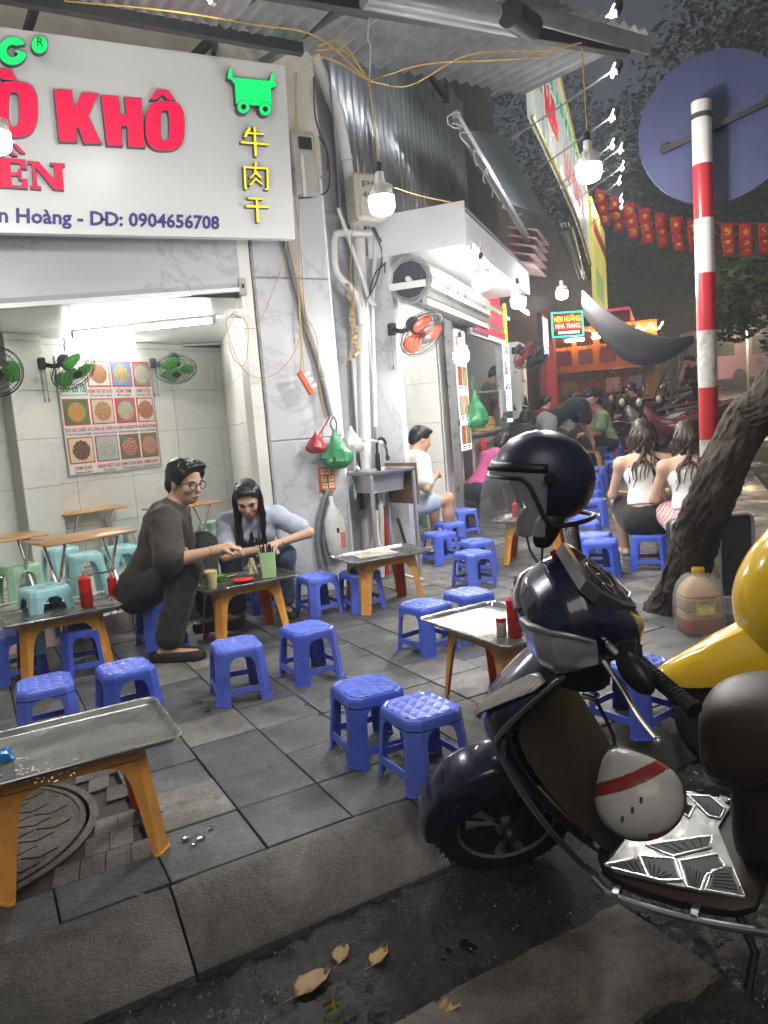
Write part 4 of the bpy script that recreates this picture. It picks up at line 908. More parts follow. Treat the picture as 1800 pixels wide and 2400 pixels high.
def beam(P, Q, w_, h_, m_, parent, name='beam'):
    P, Q = Vector(P), Vector(Q); d = Q-P; u = d.normalized(); sx = u.cross(Vector((0,0,1))); sx = sx.normalized() if sx.length > .05 else Vector((1,0,0)); up = sx.cross(u)
    R3 = Matrix((u,sx,up)).transposed(); return MB().box((P+Q)/2,(d.length,w_,h_),R3,bev=.003).build(name, m_, parent, angle=0)
beam(G(560,-40,3.52), G(1470,112,3.52), .06, .10, dark_steel, awn)
beam(Vector((X0,4.55,3.66)), Vector((2.2,4.55,3.68)), .05, .07, dark_steel, awn)
beam(Vector((X0,3.9,3.58)), Vector((2.3,3.85,3.58)), .05, .06, dark_steel, awn)
for x in (-.6,.7,1.75): beam(Vector((x,5.55,3.95)), Vector((x,2.9,3.50)), .04, .06, dark_steel, awn, 'rafter')
beam(G(1240,30,3.55), G(1522,108,3.55), .02, .11, corr_m, awn, 'fascia_board')
beam(onY(610,150,5.45), G(838,12,3.6), .05, .05, grey_steel, awn, 'strut'); beam(onY(628,80,5.45), onY(560,180,5.45), .04, .04, dark_steel, awn, 'strut')
beam(onY(512,60,5.5)+Vector((0,0,0)), onY(500,128,5.3), .03, .03, dark_steel, awn, 'strut')
for k,(y0_,y1_,zz) in enumerate(((0,44,3.47),(22,68,3.45))):
    MB().tube([G(860-k*10,y0_-22,zz),G(1205+k*8,y1_,zz)],.055 if k==0 else .042,14).build('rolled_canvas', mat('rolled_canvas',(.30,.31,.33),.35,var=.2,vscale=4), awn)
MB().tube([G(1195,30,3.44),G(1245,66,3.44)],.075,12).build('canvas_collar', dark_steel, awn)
# corrugated wall over the second shop, v plane
cw = thing('corrugated_wall', 'grey corrugated sheet wall above the second shop', 'wall', uv(0,0,0), ROT2)
b = MB(); n = 190; z0, z1 = 2.98, 5.4; U0, U1 = .14, 4.6; vs = []
for z in (z0,z1):
    for i in range(n+1): u = U0+(U1-U0)*i/n; vs.append((u,.02+.02*max(-.6,min(.6,math.sin(u*6.2832/.15)))*1.2,z))
b.add(vs,[(i,i+1,n+2+i,n+1+i) for i in range(n)]); b.build('sheet', mat('galvanised_sheet',(.40,.42,.44),.36,.75,var=.22,vscale=2.2,rvar=.14,stretch=(1,1,.25),dirt=.5,dcol=(.16,.15,.15),dscale=3), cw, angle=30, solid=.003, weld=False)
# dark brackets on it
for a_,c_ in (((930,62),(1048,232)),((1068,98),(1040,232)),((980,20),(1010,110))):
    o = beam(onV(*a_,.14), onV(*c_,.14), .05, .09, dark_steel, None, 'steel_bracket'); tag(o, 'dark steel bracket holding the awning over the second shop', 'bracket', 'awning brackets')
# ================================================================ canopy box of the second shop
can = thing('canopy_box', 'white painted canopy box over the second shop', 'canopy', uv(.4,0,0), ROT2)
CL = 3.0; v0, v1 = .09, .93; zb, zt = 2.66, 2.99
b = MB(); b.box((.012,-(v0+v1)/2,(zb+zt)/2),(.024,v1-v0,zt-zb),bev=.004); b.build('end_panel', mat('canopy_white',(.62,.65,.68),.35,var=.06,vscale=3), can, angle=0)
b = MB(); b.box((CL/2+.03,-v1+.015,zb+.12),(CL,.03,.26),bev=.004); b.build('front_panel', MATS['canopy_white'], can, angle=0)
b = MB(); b.box((CL/2+.03,-(v0+v1)/2-.01,zb+.02),(CL,v1-v0-.06,.03)); b.build('soffit', white_paint, can, angle=0)
b = MB(); b.box((CL/2+.03,-(v0+v1)/2,zt-.02),(CL,v1-v0-.06,.03)); b.build('top_panel', grey_steel, can, angle=0)
# ================================================================ rolled shutter
rs = thing('roller_shutter', 'rolled-up grey metal shutter drum at the second shop entrance', 'shutter', uv(.42,.43,2.45), ROT2)
slat_m = mat('shutter_slat', (.34,.36,.35), .32, .6, var=.1, vscale=5, rvar=.08)
b = MB(); n = 30; L_ = 2.3; secs = []
for x in (.03,L_): secs.append([(x,(.178+.013*(j%2))*math.cos(6.2832*j/n),(.178+.013*(j%2))*math.sin(6.2832*j/n)) for j in range(n)])
b.loft(secs); b.build('slat_roll', slat_m, rs, angle=20)
b = MB()
for k in range(4): r = .192-.013*k; b.tube([(-.004-.002*k,r*(1+.02*math.sin(j*2.1+k))*math.cos(6.2832*j/30),r*(1+.02*math.sin(j*2.1+k))*math.sin(6.2832*j/30)) for j in range(31)],.004,5,caps=False)
b.build('slat_ends', mat('slat_end_light',(.55,.57,.58),.35,.5), rs)
MB().lathe([(0,0),(.165,0),(.17,.02),(0,.02)],30,M=Matrix.Rotation(R_(90),3,'Y')).build('end_plate', mat('end_plate_dark',(.035,.04,.055),.5), rs)
b = MB(); b.box((-.02,.02,-.045),(.012,.32,.055)); b.tube([(-.05,0,0),(.0,0,0)],.022,12); b.build('bracket', white_paint, rs, angle=30)
b = MB()
for k in range(6): b.tube([(-.026,-.11,.10-.022*k),(-.026,-.11,.088-.022*k)],.008,6)
b.build('chain', CHROME, rs)
MB().box((L_/2,-.12,-.19),(L_+.02,.05,.06),bev=.006).build('bottom_bar', mat('bar_grey',(.35,.36,.36),.4,.5), rs, angle=0)
# ================================================================ dark blue scooter
NAVY = mat('navy_paint', (.010,.014,.045), .22, .35, coat=1, rvar=.05, vscale=9, dirt=.25, dcol=(.05,.05,.055), dscale=4)
BROWNP = mat('brown_inner_plastic', (.030,.021,.017), .55, var=.15, vscale=8, bump=.08, bscale=220)
TYRE = mat('tyre_rubber', (.013,.013,.013), .75, var=.3, vscale=12, bump=.2, bscale=120); ALLOY = mat('alloy', (.62,.61,.59), .28, .85, rvar=.1, vscale=12)
LEATHER = mat('brown_leather', (.040,.028,.021), .45, var=.25, vscale=10, bump=.12, bscale=190); GLASSD = mat('dark_glass', (.012,.012,.014), .06, coat=.6)
LENS = mat('clear_lens', (.62,.63,.65), .12, .45, coat=.8, bump=.25, bscale=30); LENSW = mat('ribbed_lens', (.78,.78,.75), .16, .25, coat=.5); SILV = mat('silver_paint', (.42,.42,.43), .3, .7)
CLEAR = mat('clear_visor', (.75,.78,.8), .04, alpha=.16, spec=.6); REDB = mat('red_buckle', (.5,.02,.02), .4)
hd_, ln_ = R_(-28), R_(9); fw = Vector((math.sin(hd_),math.cos(hd_),0)); lf = Vector((-fw.y,fw.x,0)); upv = Vector((0,0,1))
lf2 = lf*math.cos(ln_)-upv*math.sin(ln_); up2 = upv*math.cos(ln_)+lf*math.sin(ln_)
SM = Matrix((fw,lf2,up2)).transposed().to_4x4(); SM.translation = Vector((1.36,1.80,-.165))
SMi = SM.inverted()
AXP = Vector((-.02,0,.23)); rk = R_(27); ST = Matrix.Translation(AXP) @ Matrix.Rotation(R_(40),4,Vector((-math.sin(rk),0,math.cos(rk)))) @ Matrix.Translation(-AXP)
SSi = (SM @ ST).inverted()
def _inv(Mi, x, y, ax, val):
    c = Mi @ CC; d = Mi.to_3x3() @ ray(x,y); return c+d*((val-c[ax])/d[ax])
def loc4(x, y, ax, val): return _inv(SMi, 1000+x*.482, 1600+y*.482, ax, val)
scoot = thing('motor_scooter', 'dark navy scooter parked nose to the kerb with helmets hung on it', 'scooter'); scoot.matrix_world = SM
def sbuild(b, name, m_, parent=None, **k): return b.build(name, m_, parent or scoot, **k)
# ---- front wheel (steered)
def wheel(parent, M, r=.23, w_=.045, rim=.152, disc=True):
    RX = Matrix.Rotation(R_(90),3,'X'); hub = Vector((0,0,r))
    prof = [(rim-.004,-.034),(rim+.012,-w_*.86),(r-.035,-w_),(r-.016,-w_*.84),(r-.004,-w_*.45),(r,0),(r-.004,w_*.45),(r-.016,w_*.84),(r-.035,w_),(rim+.012,w_*.86),(rim-.004,.034)]
    b = MB().xf(M); b.lathe(prof,48,hub,RX,closed=False)
    ty = b.build('tyre', TYRE, parent, angle=40)
    b = MB().xf(M)
    for k in range(44):
        a = 6.2832*k/44
        for s in (-1,1):
            q = Vector((math.cos(a)*(r-.003),s*w_*.4,math.sin(a)*(r-.003)))+hub; b.box(q,(.006,.030,.006),Matrix.Rotation(-a,3,'Y') @ Matrix.Rotation(s*.5,3,'X'))
    b.build('tread', TYRE, ty, angle=0)
    b = MB().xf(M); b.lathe([(rim-.002,-.036),(rim+.004,-.04),(rim+.006,-.034),(rim-.014,-.026),(rim-.02,0),(rim-.014,.026),(rim+.006,.034),(rim+.004,.04),(rim-.002,.036),(rim-.03,.02),(rim-.03,-.02)],48,hub,RX,closed=True)
    for k in range(3):
        a = 6.2832*k/3+.6
        for da in (-.24,.24):
            p0 = hub+Vector((math.cos(a)*.03,.022,math.sin(a)*.03)); p1 = hub+Vector((math.cos(a+da)*(rim-.02),.022,math.sin(a+da)*(rim-.02))); b.tube([p0,p0.lerp(p1,.5),p1],[.02,.016,.024],8,flat=1)
    b.lathe([(0,-.05),(.035,-.05),(.04,-.03),(.04,.03),(.035,.045),(0,.045)],24,hub,RX); b.build('rim', ALLOY, parent, angle=35)
    if disc:
        b = MB().xf(M); b.lathe([(.055,.046),(.095,.046),(.095,.050),(.055,.050)],40,hub,RX,closed=True)
        for k in range(6): a = 6.2832*k/6; b.box(hub+Vector((math.cos(a)*.047,.047,math.sin(a)*.047)),(.03,.004,.014),Matrix.Rotation(-a,3,'Y'))
        b.build('brake_disc', mat('disc_steel',(.10,.10,.10),.35,.9), parent, angle=30)
        b = MB().xf(M); b.box(hub+Vector((-.085,.062,.045)),(.06,.04,.08),bev=.012); b.build('brake_caliper', BLK, parent)
wheel(scoot, ST)
b = MB().xf(ST)
for s in (-1,1): b.tube([(-.02+.0,s*.072,.23),(-.10,s*.066,.40),(-.17,s*.06,.56)],[.022,.02,.019],10); b.ell((0,s*.07,.232),.026,10,8)
sbuild(b,'fork', mat('fork_dark',(.05,.05,.052),.4,.5))
# ---- fender (steered)
b = MB().xf(ST); secs = []
for k in range(15):
    t = k/14; a = R_(6+150*t); r0 = .262+.03*math.sin(math.pi*t); wd = .062+.022*math.sin(math.pi*min(1,t*1.1)); sk = .085*math.sin(math.pi*(.12+.76*t))+.02
    cx, cz = math.cos(a), math.sin(a); row = []
    for s in range(11):
        v = -1+2*s/10; yy = wd*math.sin(v*1.5708)*1.0; drop = (1-math.cos(v*1.5708))
        rr = r0-.018*drop-(sk if abs(v) > .95 else sk*.55 if abs(v) > .75 else 0)*(1 if abs(v) > .7 else 0); row.append((cx*rr,yy,.23+cz*rr))
    secs.append(row)
b.loft(secs, caps=False, closed=False); sbuild(b,'front_fender', NAVY, sub=2, solid=.004, angle=180)
# ---- front cowl and leg shield
lv = [(.27,.13,-.36,-.30),(.34,.17,-.325,-.235),(.44,.205,-.265,-.15),(.54,.215,-.205,-.07),(.62,.215,-.165,-.02),(.69,.205,-.165,-.02),(.75,.185,-.235,-.06),(.80,.165,-.285,-.115),(.85,.125,-.31,-.17),(.89,.085,-.32,-.22)]
b = MB(); secs = []
for z,w_,xe,xn in lv:
    row = []
    for s in range(13):
        v = -1+2*s/12; a = v*1.5708; row.append((xe+(xn-xe)*math.cos(a)**.9 if abs(v) < 1 else xe, w_*math.copysign(abs(math.sin(a))**.85,v), z-.02*math.cos(a)))
    secs.append(row)
b.loft(secs, caps=False, closed=False); sbuild(b,'front_cowl', NAVY, sub=2, solid=.005, angle=180)
b = MB(); secs = []
for z,w_,xe,xn in lv[:8]:
    secs.append([(xe-.012-.03*math.cos(v*1.5708)*(1 if z < .6 else .4), w_*.965*v, z) for v in [-1+2*s/10 for s in range(11)]])
b.loft(secs, caps=False, closed=False); sbuild(b,'inner_leg_shield', BROWNP, sub=1, solid=.006, angle=180)
MB().tube([(-.29,0,.74),(-.31,0,.84),(-.325,0,.90)],[.085,.075,.07],16).build('neck_cover', BLK, scoot)
MB().tube([(-.30,.02,.69),(-.335,.02,.685),(-.345,.02,.70)],.008,8).build('bag_hook', CHROME, scoot)
# edge guard tubes: chrome strips that follow the shield edge
gd = [Vector((-.315,.16,.825)),Vector((-.22,.195,.745)),Vector((-.135,.215,.655)),Vector((-.128,.222,.60)),Vector((-.185,.226,.49)),Vector((-.245,.222,.395)),Vector((-.305,.205,.305)),Vector((-.335,.19,.265))]
for s in (1,-1):
    MB().tube([Vector((p.x,s*p.y,p.z)) for p in curve_pts(gd,5)],.0085,10).build('edge_guard', mat('guard_chrome',(.36,.36,.36),.22,1), scoot)
    MB().tube([Vector((p.x-.018,s*(p.y+.006),p.z-.006)) for p in curve_pts(gd[2:],5)],.0065,8).build('edge_guard', MATS['guard_chrome'], scoot)
# indicator lens with ribs on both flanks
def cowl_pt(z, v, out=.006):
    for i in range(len(lv)-1):
        if lv[i][0] <= z <= lv[i+1][0]:
            t = (z-lv[i][0])/(lv[i+1][0]-lv[i][0]); q = [lv[i][k]*(1-t)+lv[i+1][k]*t for k in range(4)]; a = v*1.5708
            return Vector((q[2]+(q[3]-q[2])*math.cos(a)**.9+out*math.cos(a), (q[1]+out)*math.copysign(abs(math.sin(a))**.85,v), z-.02*math.cos(a)+out*.3))
for s in (1,-1):
    b = MB(); rows = []
    for k in range(27):
        t = k/26; v = s*(.40+.52*t); zl = .655+.125*t; zh = zl+.080*(1-abs(2*t-.95)**2*.75)+.010; rp = .005*(k%2)+.008
        rows.append([cowl_pt(zl,v,.003),cowl_pt(zl+.004,v,rp+.004),cowl_pt((zl+zh)/2,v,rp+.008),cowl_pt(zh-.004,v,rp+.004),cowl_pt(zh,v,.002)])
    b.loft(rows, caps=False, closed=False); sbuild(b,'indicator_lens', LENSW, angle=25, solid=.002)
    b = MB(); b.ell(cowl_pt(.70,s*.44,.006),(.016,.012,.014),10,8); sbuild(b,'indicator_bulb', mat('amber_bulb',(.6,.08,.03),.2))
# ---- floor, mat
b = MB(); secs = []
for x,w_,z0 in ((-.32,.15,.275),(-.38,.19,.265),(-.5,.205,.262),(-.62,.205,.265),(-.76,.21,.285)): secs.append([(x,-w_,z0),(x,-w_*.96,z0-.07),(x,0,z0-.11),(x,w_*.96,z0-.07),(x,w_,z0),(x,w_*.9,z0+.012),(x,-w_*.9,z0+.012)])
b.loft(secs); sbuild(b,'floorboard', BROWNP, sub=1)
matz = .285; plate = [(-.372,.178),(-.40,.19),(-.55,.188),(-.705,.172),(-.676,.085),(-.64,.0),(-.613,-.068),(-.63,-.16),(-.60,-.19),(-.44,-.19),(-.372,-.17),(-.362,0)]
b = MB(); b.prism(plate, matz-.008, matz); mo = sbuild(b,'foot_mat', mat('foot_mat_silver',(.22,.22,.215),.38,.75,rvar=.1,vscale=14,bump=.15,bscale=40), angle=0, bev=.002)
pads = [[(1050,850),(1195,862),(1225,950),(1130,980),(1085,945)],[(1240,872),(1405,842),(1440,888),(1350,925),(1320,998),(1275,985)],[(1370,1000),(1400,918),(1478,908),(1528,1028)],[(1090,790),(1375,752),(1368,792),(1200,832)],[(1285,548),(1370,548),(1438,612),(1418,650),(1375,640)],[(1250,480),(1312,458),(1375,490),(1300,518)],[(885,885),(1030,860),(1072,950),(900,905)],[(1255,590),(1290,600),(1270,640),(1240,620)]]
for pd in pads:
    q = [loc4(x,y,2,matz+.003) for x,y in pd]; q = [(min(-.37,p.x),max(-.185,min(.178,p.y))) for p in q]; q = q if sgn(q) > 0 else q[::-1]
    b = MB(); b.prism(q, matz-.002, matz+.003); po = sbuild(b,'rubber_pad', mat('pad_rubber',(.012,.012,.013),.5), parent=mo, angle=0)
    q2 = insetp(q,-.006); b = MB(); b.tube([Vector((x,y,matz+.002)) for x,y in q2+[q2[0]]],.0035,6,caps=False); sbuild(b,'pad_border', ALLOY, parent=mo)
    b = MB(); n = 6
    for k in range(1,n):
        t = k/n; a_ = Vector(q[0]).lerp(Vector(q[1]),t); c_ = Vector(q[-1]).lerp(Vector(q[2]),t); b.tube([(a_.x*.92+c_.x*.08,a_.y*.92+c_.y*.08,matz+.0035),(a_.x*.08+c_.x*.92,a_.y*.08+c_.y*.92,matz+.0035)],.0014,4)
    sbuild(b,'pad_ribs', MATS['pad_rubber'], parent=mo)
for s in (1,-1):
    rl = [Vector((-.345,s*.205,.262)),Vector((-.40,s*.228,.245)),Vector((-.50,s*.236,.24)),Vector((-.62,s*.238,.245)),Vector((-.78,s*.24,.27)),Vector((-.86,s*.24,.29))]
    MB().tube(curve_pts(rl,5),.0105,10).build('side_rail', CHROME, scoot)
    for x in (-.41,-.60): sbuild(MB().box((x,s*.215,.25),(.02,.05,.02)),'rail_clamp', CHROME, bev=.002)
# ---- under-seat body, seat, tail, rear wheel
b = MB(); secs = []
for x,w_,zb_,zt_ in ((-.66,.06,.30,.52),(-.68,.10,.27,.60),(-.73,.135,.26,.64),(-.85,.17,.26,.66),(-1.05,.19,.33,.68),(-1.3,.17,.42,.72),(-1.52,.10,.52,.74),(-1.6,.04,.6,.74)):
    secs.append([(x,-w_*.75,zb_),(x,-w_,(zb_+zt_)/2),(x,-w_*.8,zt_),(x,w_*.8,zt_),(x,w_,(zb_+zt_)/2),(x,w_*.75,zb_)])
b.loft(secs); sbuild(b,'rear_body', BROWNP, sub=2)
b = MB(); secs = []
for x,w_,zb_,zt_ in ((-.595,.035,.56,.66),(-.605,.085,.51,.71),(-.64,.125,.49,.755),(-.72,.15,.50,.785),(-.85,.16,.56,.785),(-1.05,.165,.62,.775),(-1.25,.15,.66,.80),(-1.42,.11,.69,.80),(-1.5,.05,.72,.78)):
    n = 12; secs.append([(x,w_*math.copysign(abs(math.cos(6.2832*j/n))**.7,math.cos(6.2832*j/n)),(zb_+zt_)/2+(zt_-zb_)/2*math.copysign(abs(math.sin(6.2832*j/n))**.7,math.sin(6.2832*j/n))) for j in range(n)])
b.loft(secs); sbuild(b,'seat', LEATHER, sub=2)
for s in (1,-1): MB().tube(curve_pts([(-.60,s*.02,.60),(-.612,s*.085,.585),(-.645,s*.128,.58),(-.72,s*.153,.595),(-.85,s*.163,.64),(-1.05,s*.168,.68),(-1.3,s*.145,.72)],5),.0042,6).build('seat_piping', BLK, scoot)
wheel(scoot, Matrix.Translation((-1.23,0,0)), .22, .05, .135, False)
MB().tube([(-.66,.10,.22),(-.72,.16,.12),(-.70,.235,.012)],[.012,.011,.013],8).build('side_stand', BLK, scoot)
# ---- handlebar unit (steered)
hst = [(-.158,.962,.045,.03,.04),(-.168,.96,.095,.062,.085),(-.20,.96,.135,.10,.118),(-.25,.965,.152,.128,.122),(-.30,.965,.156,.137,.115),(-.36,.955,.15,.108,.11),(-.42,.935,.12,.052,.10),(-.452,.92,.075,.02,.065)]
def dome(u, th, out=0):
    k = u*(len(hst)-1); i = min(int(k),len(hst)-2); t = k-i; g = lambda c: hst[i][c]*(1-t)+hst[i+1][c]*t
    s, c = math.sin(th), math.cos(th); hz = g(3) if s > 0 else g(4)
    return Vector((g(0)+(out if u < .15 else 0), (g(2)+out)*math.copysign(abs(c)**.8,c), g(1)+(hz+out)*math.copysign(abs(s)**.85,s)))
def dome_part(test, name, m_, out=0, **kw):
    b = MB().xf(ST); NU, NT = 42, 64
    for i in range(NU):
        for j in range(NT):
            u0,u1 = i/NU,(i+1)/NU; t0,t1 = 6.2832*j/NT,6.2832*(j+1)/NT
            if test((u0+u1)/2,(t0+t1)/2): b.add([dome(u0,t0,out),dome(u0,t1,out),dome(u1,t1,out),dome(u1,t0,out)],[(0,1,2,3)])
    if test(0,1.57) or name != 'handle_cover': pass
    return b.build(name, m_, scoot, angle=60, **kw)
def s_up(u): return max(-.99,min(.97,1.0-1.5*u))
def is_lens(u, th):
    s = math.sin(th); return u < .56 and -.92+.5*u < s < s_up(u)
def is_low(u, th): return (not is_lens(u,th)) and math.sin(th) < -.25-.25*u+.1
dome_part(lambda u,t: not is_lens(u,t) and not is_low(u,t), 'handle_cover', NAVY)
dome_part(is_low, 'handle_underside', BLK)
dome_part(is_lens, 'headlight_lens', LENS, .002)
b = MB().xf(ST); b.add([dome(0,6.2832*j/24) for j in range(24)],[tuple(range(24))]); sbuild(b,'lens_tip', LENS)
b = MB().xf(ST); b.ell((-.235,.0,.93),(.05,.11,.075),18,12); sbuild(b,'reflector', mat('reflector',(.7,.7,.7),.12,1))
# silver band above the lens
for s in (1,-1):
    pts = [dome(u, (math.asin(s_up(u)) if s > 0 else math.pi-math.asin(s_up(u))), .003) for u in [.03+.052*k for k in range(11)]]
    b = MB().xf(ST); b.tube(pts,[.011-.0006*k for k in range(11)],8); sbuild(b,'silver_band', SILV)
# instrument panel with border and gauges
def ip(y, t): return Vector((-.305-.125*t, y, 1.105-.150*t))+Vector((-.012,0,.012))
shape = [(-.10,.18),(-.078,.0),(.078,.0),(.10,.18),(.085,.62),(.045,.98),(-.045,.98),(-.085,.62)]
def ipoly(k, off, b):
    c = (0,.5); q = [ip(c[0]+(y-c[0])*k, c[1]+(t-c[1])*k)+Vector((-.6,0,.8))*off for y,t in shape]; return q
b = MB().xf(ST); b.loft([ipoly(1.1,-.03,b),ipoly(1.08,.003,b),ipoly(.92,.006,b)], caps=False); sbuild(b,'dash_bezel', mat('bezel_grey',(.16,.16,.165),.35,.5), angle=30)
b = MB().xf(ST); q = ipoly(.93,.005,b); b.add(q,[tuple(range(8))]); dsh = sbuild(b,'dash_panel', GLASSD, angle=0)
b = MB().xf(ST)
for cy,ct,r in ((0,.42,.042),(-.055,.45,.02),(.055,.45,.02)):
    b.tube([ip(cy+r*math.cos(a),ct+r*math.sin(a)/.195)+Vector((-.6,0,.8))*.008 for a in [6.2832*k/24 for k in range(25)]],.0018,5,caps=False)
b.tube([ip(0,.42)+Vector((-.6,0,.8))*.009,ip(.018,.3)+Vector((-.6,0,.8))*.009],.002,5); sbuild(b,'gauge', mat('gauge_grey',(.30,.30,.31),.35,.3), parent=dsh)
b = MB().xf(ST); tri = [ip(-.05,.80),ip(.05,.80),ip(0,1.0)]; b.tube([p+Vector((-.6,0,.8))*.01 for p in tri+[tri[0]]],.004,6); sbuild(b,'dash_trim', SILV, parent=dsh)
# grips, levers, mirror
for s in (1,-1):
    g0, g1, g2 = Vector((-.345,s*.12,.945)), Vector((-.385,s*.22,.94)), Vector((-.425,s*.37,.945))
    b = MB().xf(ST); b.tube([g0,g1,g1.lerp(g2,.15),g2],[.026,.020,.0185,.0185],12)
    for k in range(9): q = g1.lerp(g2,.25+.07*k); b.tube([q,q+(g2-g1).normalized()*.006],.0198,12)
    b.tube([g2,g2+(g2-g1).normalized()*.014],.021,12); sbuild(b,'grip', BLK)
    b = MB().xf(ST); b.box(g0.lerp(g1,.6),(.06,.07,.055),Matrix.Rotation(s*-.4,3,'Z'),bev=.012); sbuild(b,'switch_box', BLK)
    b = MB().xf(ST); b.tube(curve_pts([g0+Vector((.035,0,-.02)),g1+Vector((.055,0,-.05)),g1.lerp(g2,.4)+Vector((.06,0,-.09)),g1.lerp(g2,.75)+Vector((.055,0,-.12))],4),[.007]*13,8,flat=.7); b.ell(g1.lerp(g2,.78)+Vector((.055,0,-.124)),.0115,10,8); sbuild(b,'brake_lever', ALLOY)
b = MB().xf(ST); b.tube(curve_pts([(-.33,.13,.97),(-.325,.165,.985),(-.335,.195,.975)],4),.009,8); ms = sbuild(b,'mirror_stem', CHROME)
b = MB().xf(ST); b.ell((-.355,.245,.955),(.030,.062,.038),20,12,Matrix.Rotation(.25,3,'Z') @ Matrix.Rotation(-.3,3,'X')); sbuild(b,'mirror', BLK)
b = MB().xf(ST); q = [_inv(SSi,1000+x*.482,1000+y*.482,1,.125) for x,y in ((690,1098),(735,1080),(808,1128),(762,1152))]; n_ = (q[1]-q[0]).cross(q[3]-q[0]).normalized(); n_ = n_ if n_.y > 0 else -n_
b.add([p for p in q]+[p-n_*.02 for p in q],[(0,1,2,3),(4,5,6,7),(0,1,5,4),(1,2,6,5),(2,3,7,6),(3,0,4,7)]); sbuild(b,'sticker', mat('sticker_grey',(.28,.26,.26),.4,var=.4,vscale=80), angle=0)
# ================================================================ helmet on the right grip
HC = (SM @ ST) @ Vector((-.318,-.235,1.235))
vh = (CC-HC); vh.z = 0; vh.normalize(); side = Vector((-vh.y,vh.x,0))       # faces left of the viewer
hfw = (side*-1*.97+vh*.24).normalized(); 
if hfw.dot(CRT) > 0: hfw = -hfw
hlf = Vector((0,0,1)).cross(hfw)
HM = Matrix((hfw,hlf,Vector((0,0,1)))).transposed().to_4x4(); HM.translation = HC
helm = thing('open_face_helmet', 'matt navy open-face helmet with clear visor on the scooter handlebar', 'helmet'); helm.matrix_world = HM @ Matrix.Rotation(R_(-6),4,'Y')
NAVYM = mat('navy_matt_shell', (.022,.028,.062), .38, .2, coat=.15, rvar=.06, vscale=8)
def shell(b, ax, ay, az, zc, NU=56, NV=18, p=1.0):
    rows = []
    for j in range(NU):
        ph = 6.2832*j/NU; lo = zc(ph); row = []
        for i in range(NV+1):
            el = math.pi/2+(math.asin(max(-.999,min(.999,lo/az)))-math.pi/2)*i/NV; row.append((ax*math.cos(el)*math.cos(ph)*(1.04 if math.cos(ph) < 0 else 1), ay*math.cos(el)*math.sin(ph), az*math.sin(el)))
        rows.append(row)
    rows.append(rows[0]); b.loft(rows, caps=False, closed=False)
def cutz(ph):
    d = abs((math.degrees(ph)+180)%360-180)
    if d < 58: return .005
    if d < 92: t = (d-58)/34; t = t*t*(3-2*t); return .005-.118*t
    return -.113+.02*min(1,(d-92)/60)
b = MB(); shell(b,.138,.126,.13,cutz); b.build('shell', NAVYM, helm, angle=60, solid=.006)
b = MB(); shell(b,.130,.118,.122,lambda p: cutz(p)-.006); b.build('liner', BLK, helm, angle=60, solid=.02)
b = MB(); n = 44; 
for k,(a,c) in enumerate(((.0,.006),)): pass
b.tube([(.1395*math.cos(6.2832*j/n)*(1.04 if math.cos(6.2832*j/n) < 0 else 1),.1275*math.sin(6.2832*j/n),cutz(6.2832*j/n)) for j in range(n+1)],.0065,8,caps=False); b.build('edge_trim', BLK, helm)
b = MB(); rows = []
for j in range(25):
    ph = R_(-84+168*j/24); row = []
    for i in range(9):
        z = .045-.185*i/8; tz = (.045-z)/.185; bul = 1.025+.14*math.cos(ph)**2*math.sin(min(1,tz*1.5)*1.5708); row.append((.138*bul*math.cos(ph)*math.sqrt(max(.3,1-(max(0,z)/.135)**2)), .126*1.03*math.sin(ph)*math.sqrt(max(.3,1-(max(0,z)/.135)**2)), z))
    rows.append(row)
b.loft(rows, caps=False, closed=False); b.build('visor', CLEAR, helm, angle=60, solid=.003)
b = MB(); b.loft([[(q[0]*1.006,q[1]*1.006,q[2]) for q in r[:2]] for r in rows], caps=False, closed=False); b.build('visor_band', BLK, helm, angle=60, solid=.004)
for s in (1,-1): MB().lathe([(0,.0),(.014,0),(.016,-.004),(.012,-.008),(0,-.008)],16,(.012,s*.136,.01),Matrix.Rotation(R_(90),3,'X')).build('visor_pivot', BLK, helm)
for s in (1,-1):
    b = MB(); b.loft([[(x+.035*math.cos(6.2832*j/12)*k, s*.096+.02*math.sin(6.2832*j/12)*k, z) for j in range(12)] for x,z,k in ((-.01,-.08,1.2),(.0,-.12,1.15),(.01,-.15,.9),(.012,-.175,.55))]); b.build('ear_pad', BLK, helm, sub=1)
    MB().tube(curve_pts([(.01,s*.095,-.15),(.005,s*.07,-.20),(-.01,s*.02,-.235)],4),.008,6,flat=.35).build('strap', BLK, helm)
MB().box((-.035,-.062 if hlf.dot(CFW) > 0 else .062,-.205),(.02,.012,.05),Matrix.Rotation(.4,3,'Y'),bev=.004).build('strap_buckle', REDB, helm)
# ================================================================ white half helmet hanging inside the leg shield
h2c = SM @ Vector((-.452,.095,.452)); vv = (CC-h2c).normalized()
xr = (CRT*.93+CUP*.36).normalized(); zr_ = vv; yr = zr_.cross(xr).normalized(); xr = yr.cross(zr_)
H2 = Matrix((xr,yr,zr_)).transposed().to_4x4(); H2.translation = h2c
h2 = thing('half_helmet', 'white half helmet with red bands hanging from the scooter bag hook', 'helmet'); h2.matrix_world = H2
HW = mat('helmet_white',(.50,.50,.49),.32,coat=.3,dirt=.35,dcol=(.28,.27,.26),dscale=7); HR = mat('helmet_red',(.25,.025,.022),.32,coat=.3)
b = MB(); NU,NV = 150,56
def h2p(u,v): 
    a = 6.2832*u; r = math.sin(v); x, y = .115*r*math.cos(a), .098*r*math.sin(a); pk = max(0,math.sin(a))**6*r**4; return Vector((x-.012*pk-.25*max(0,y)*.0, y+.036*pk, .075*math.cos(v)))
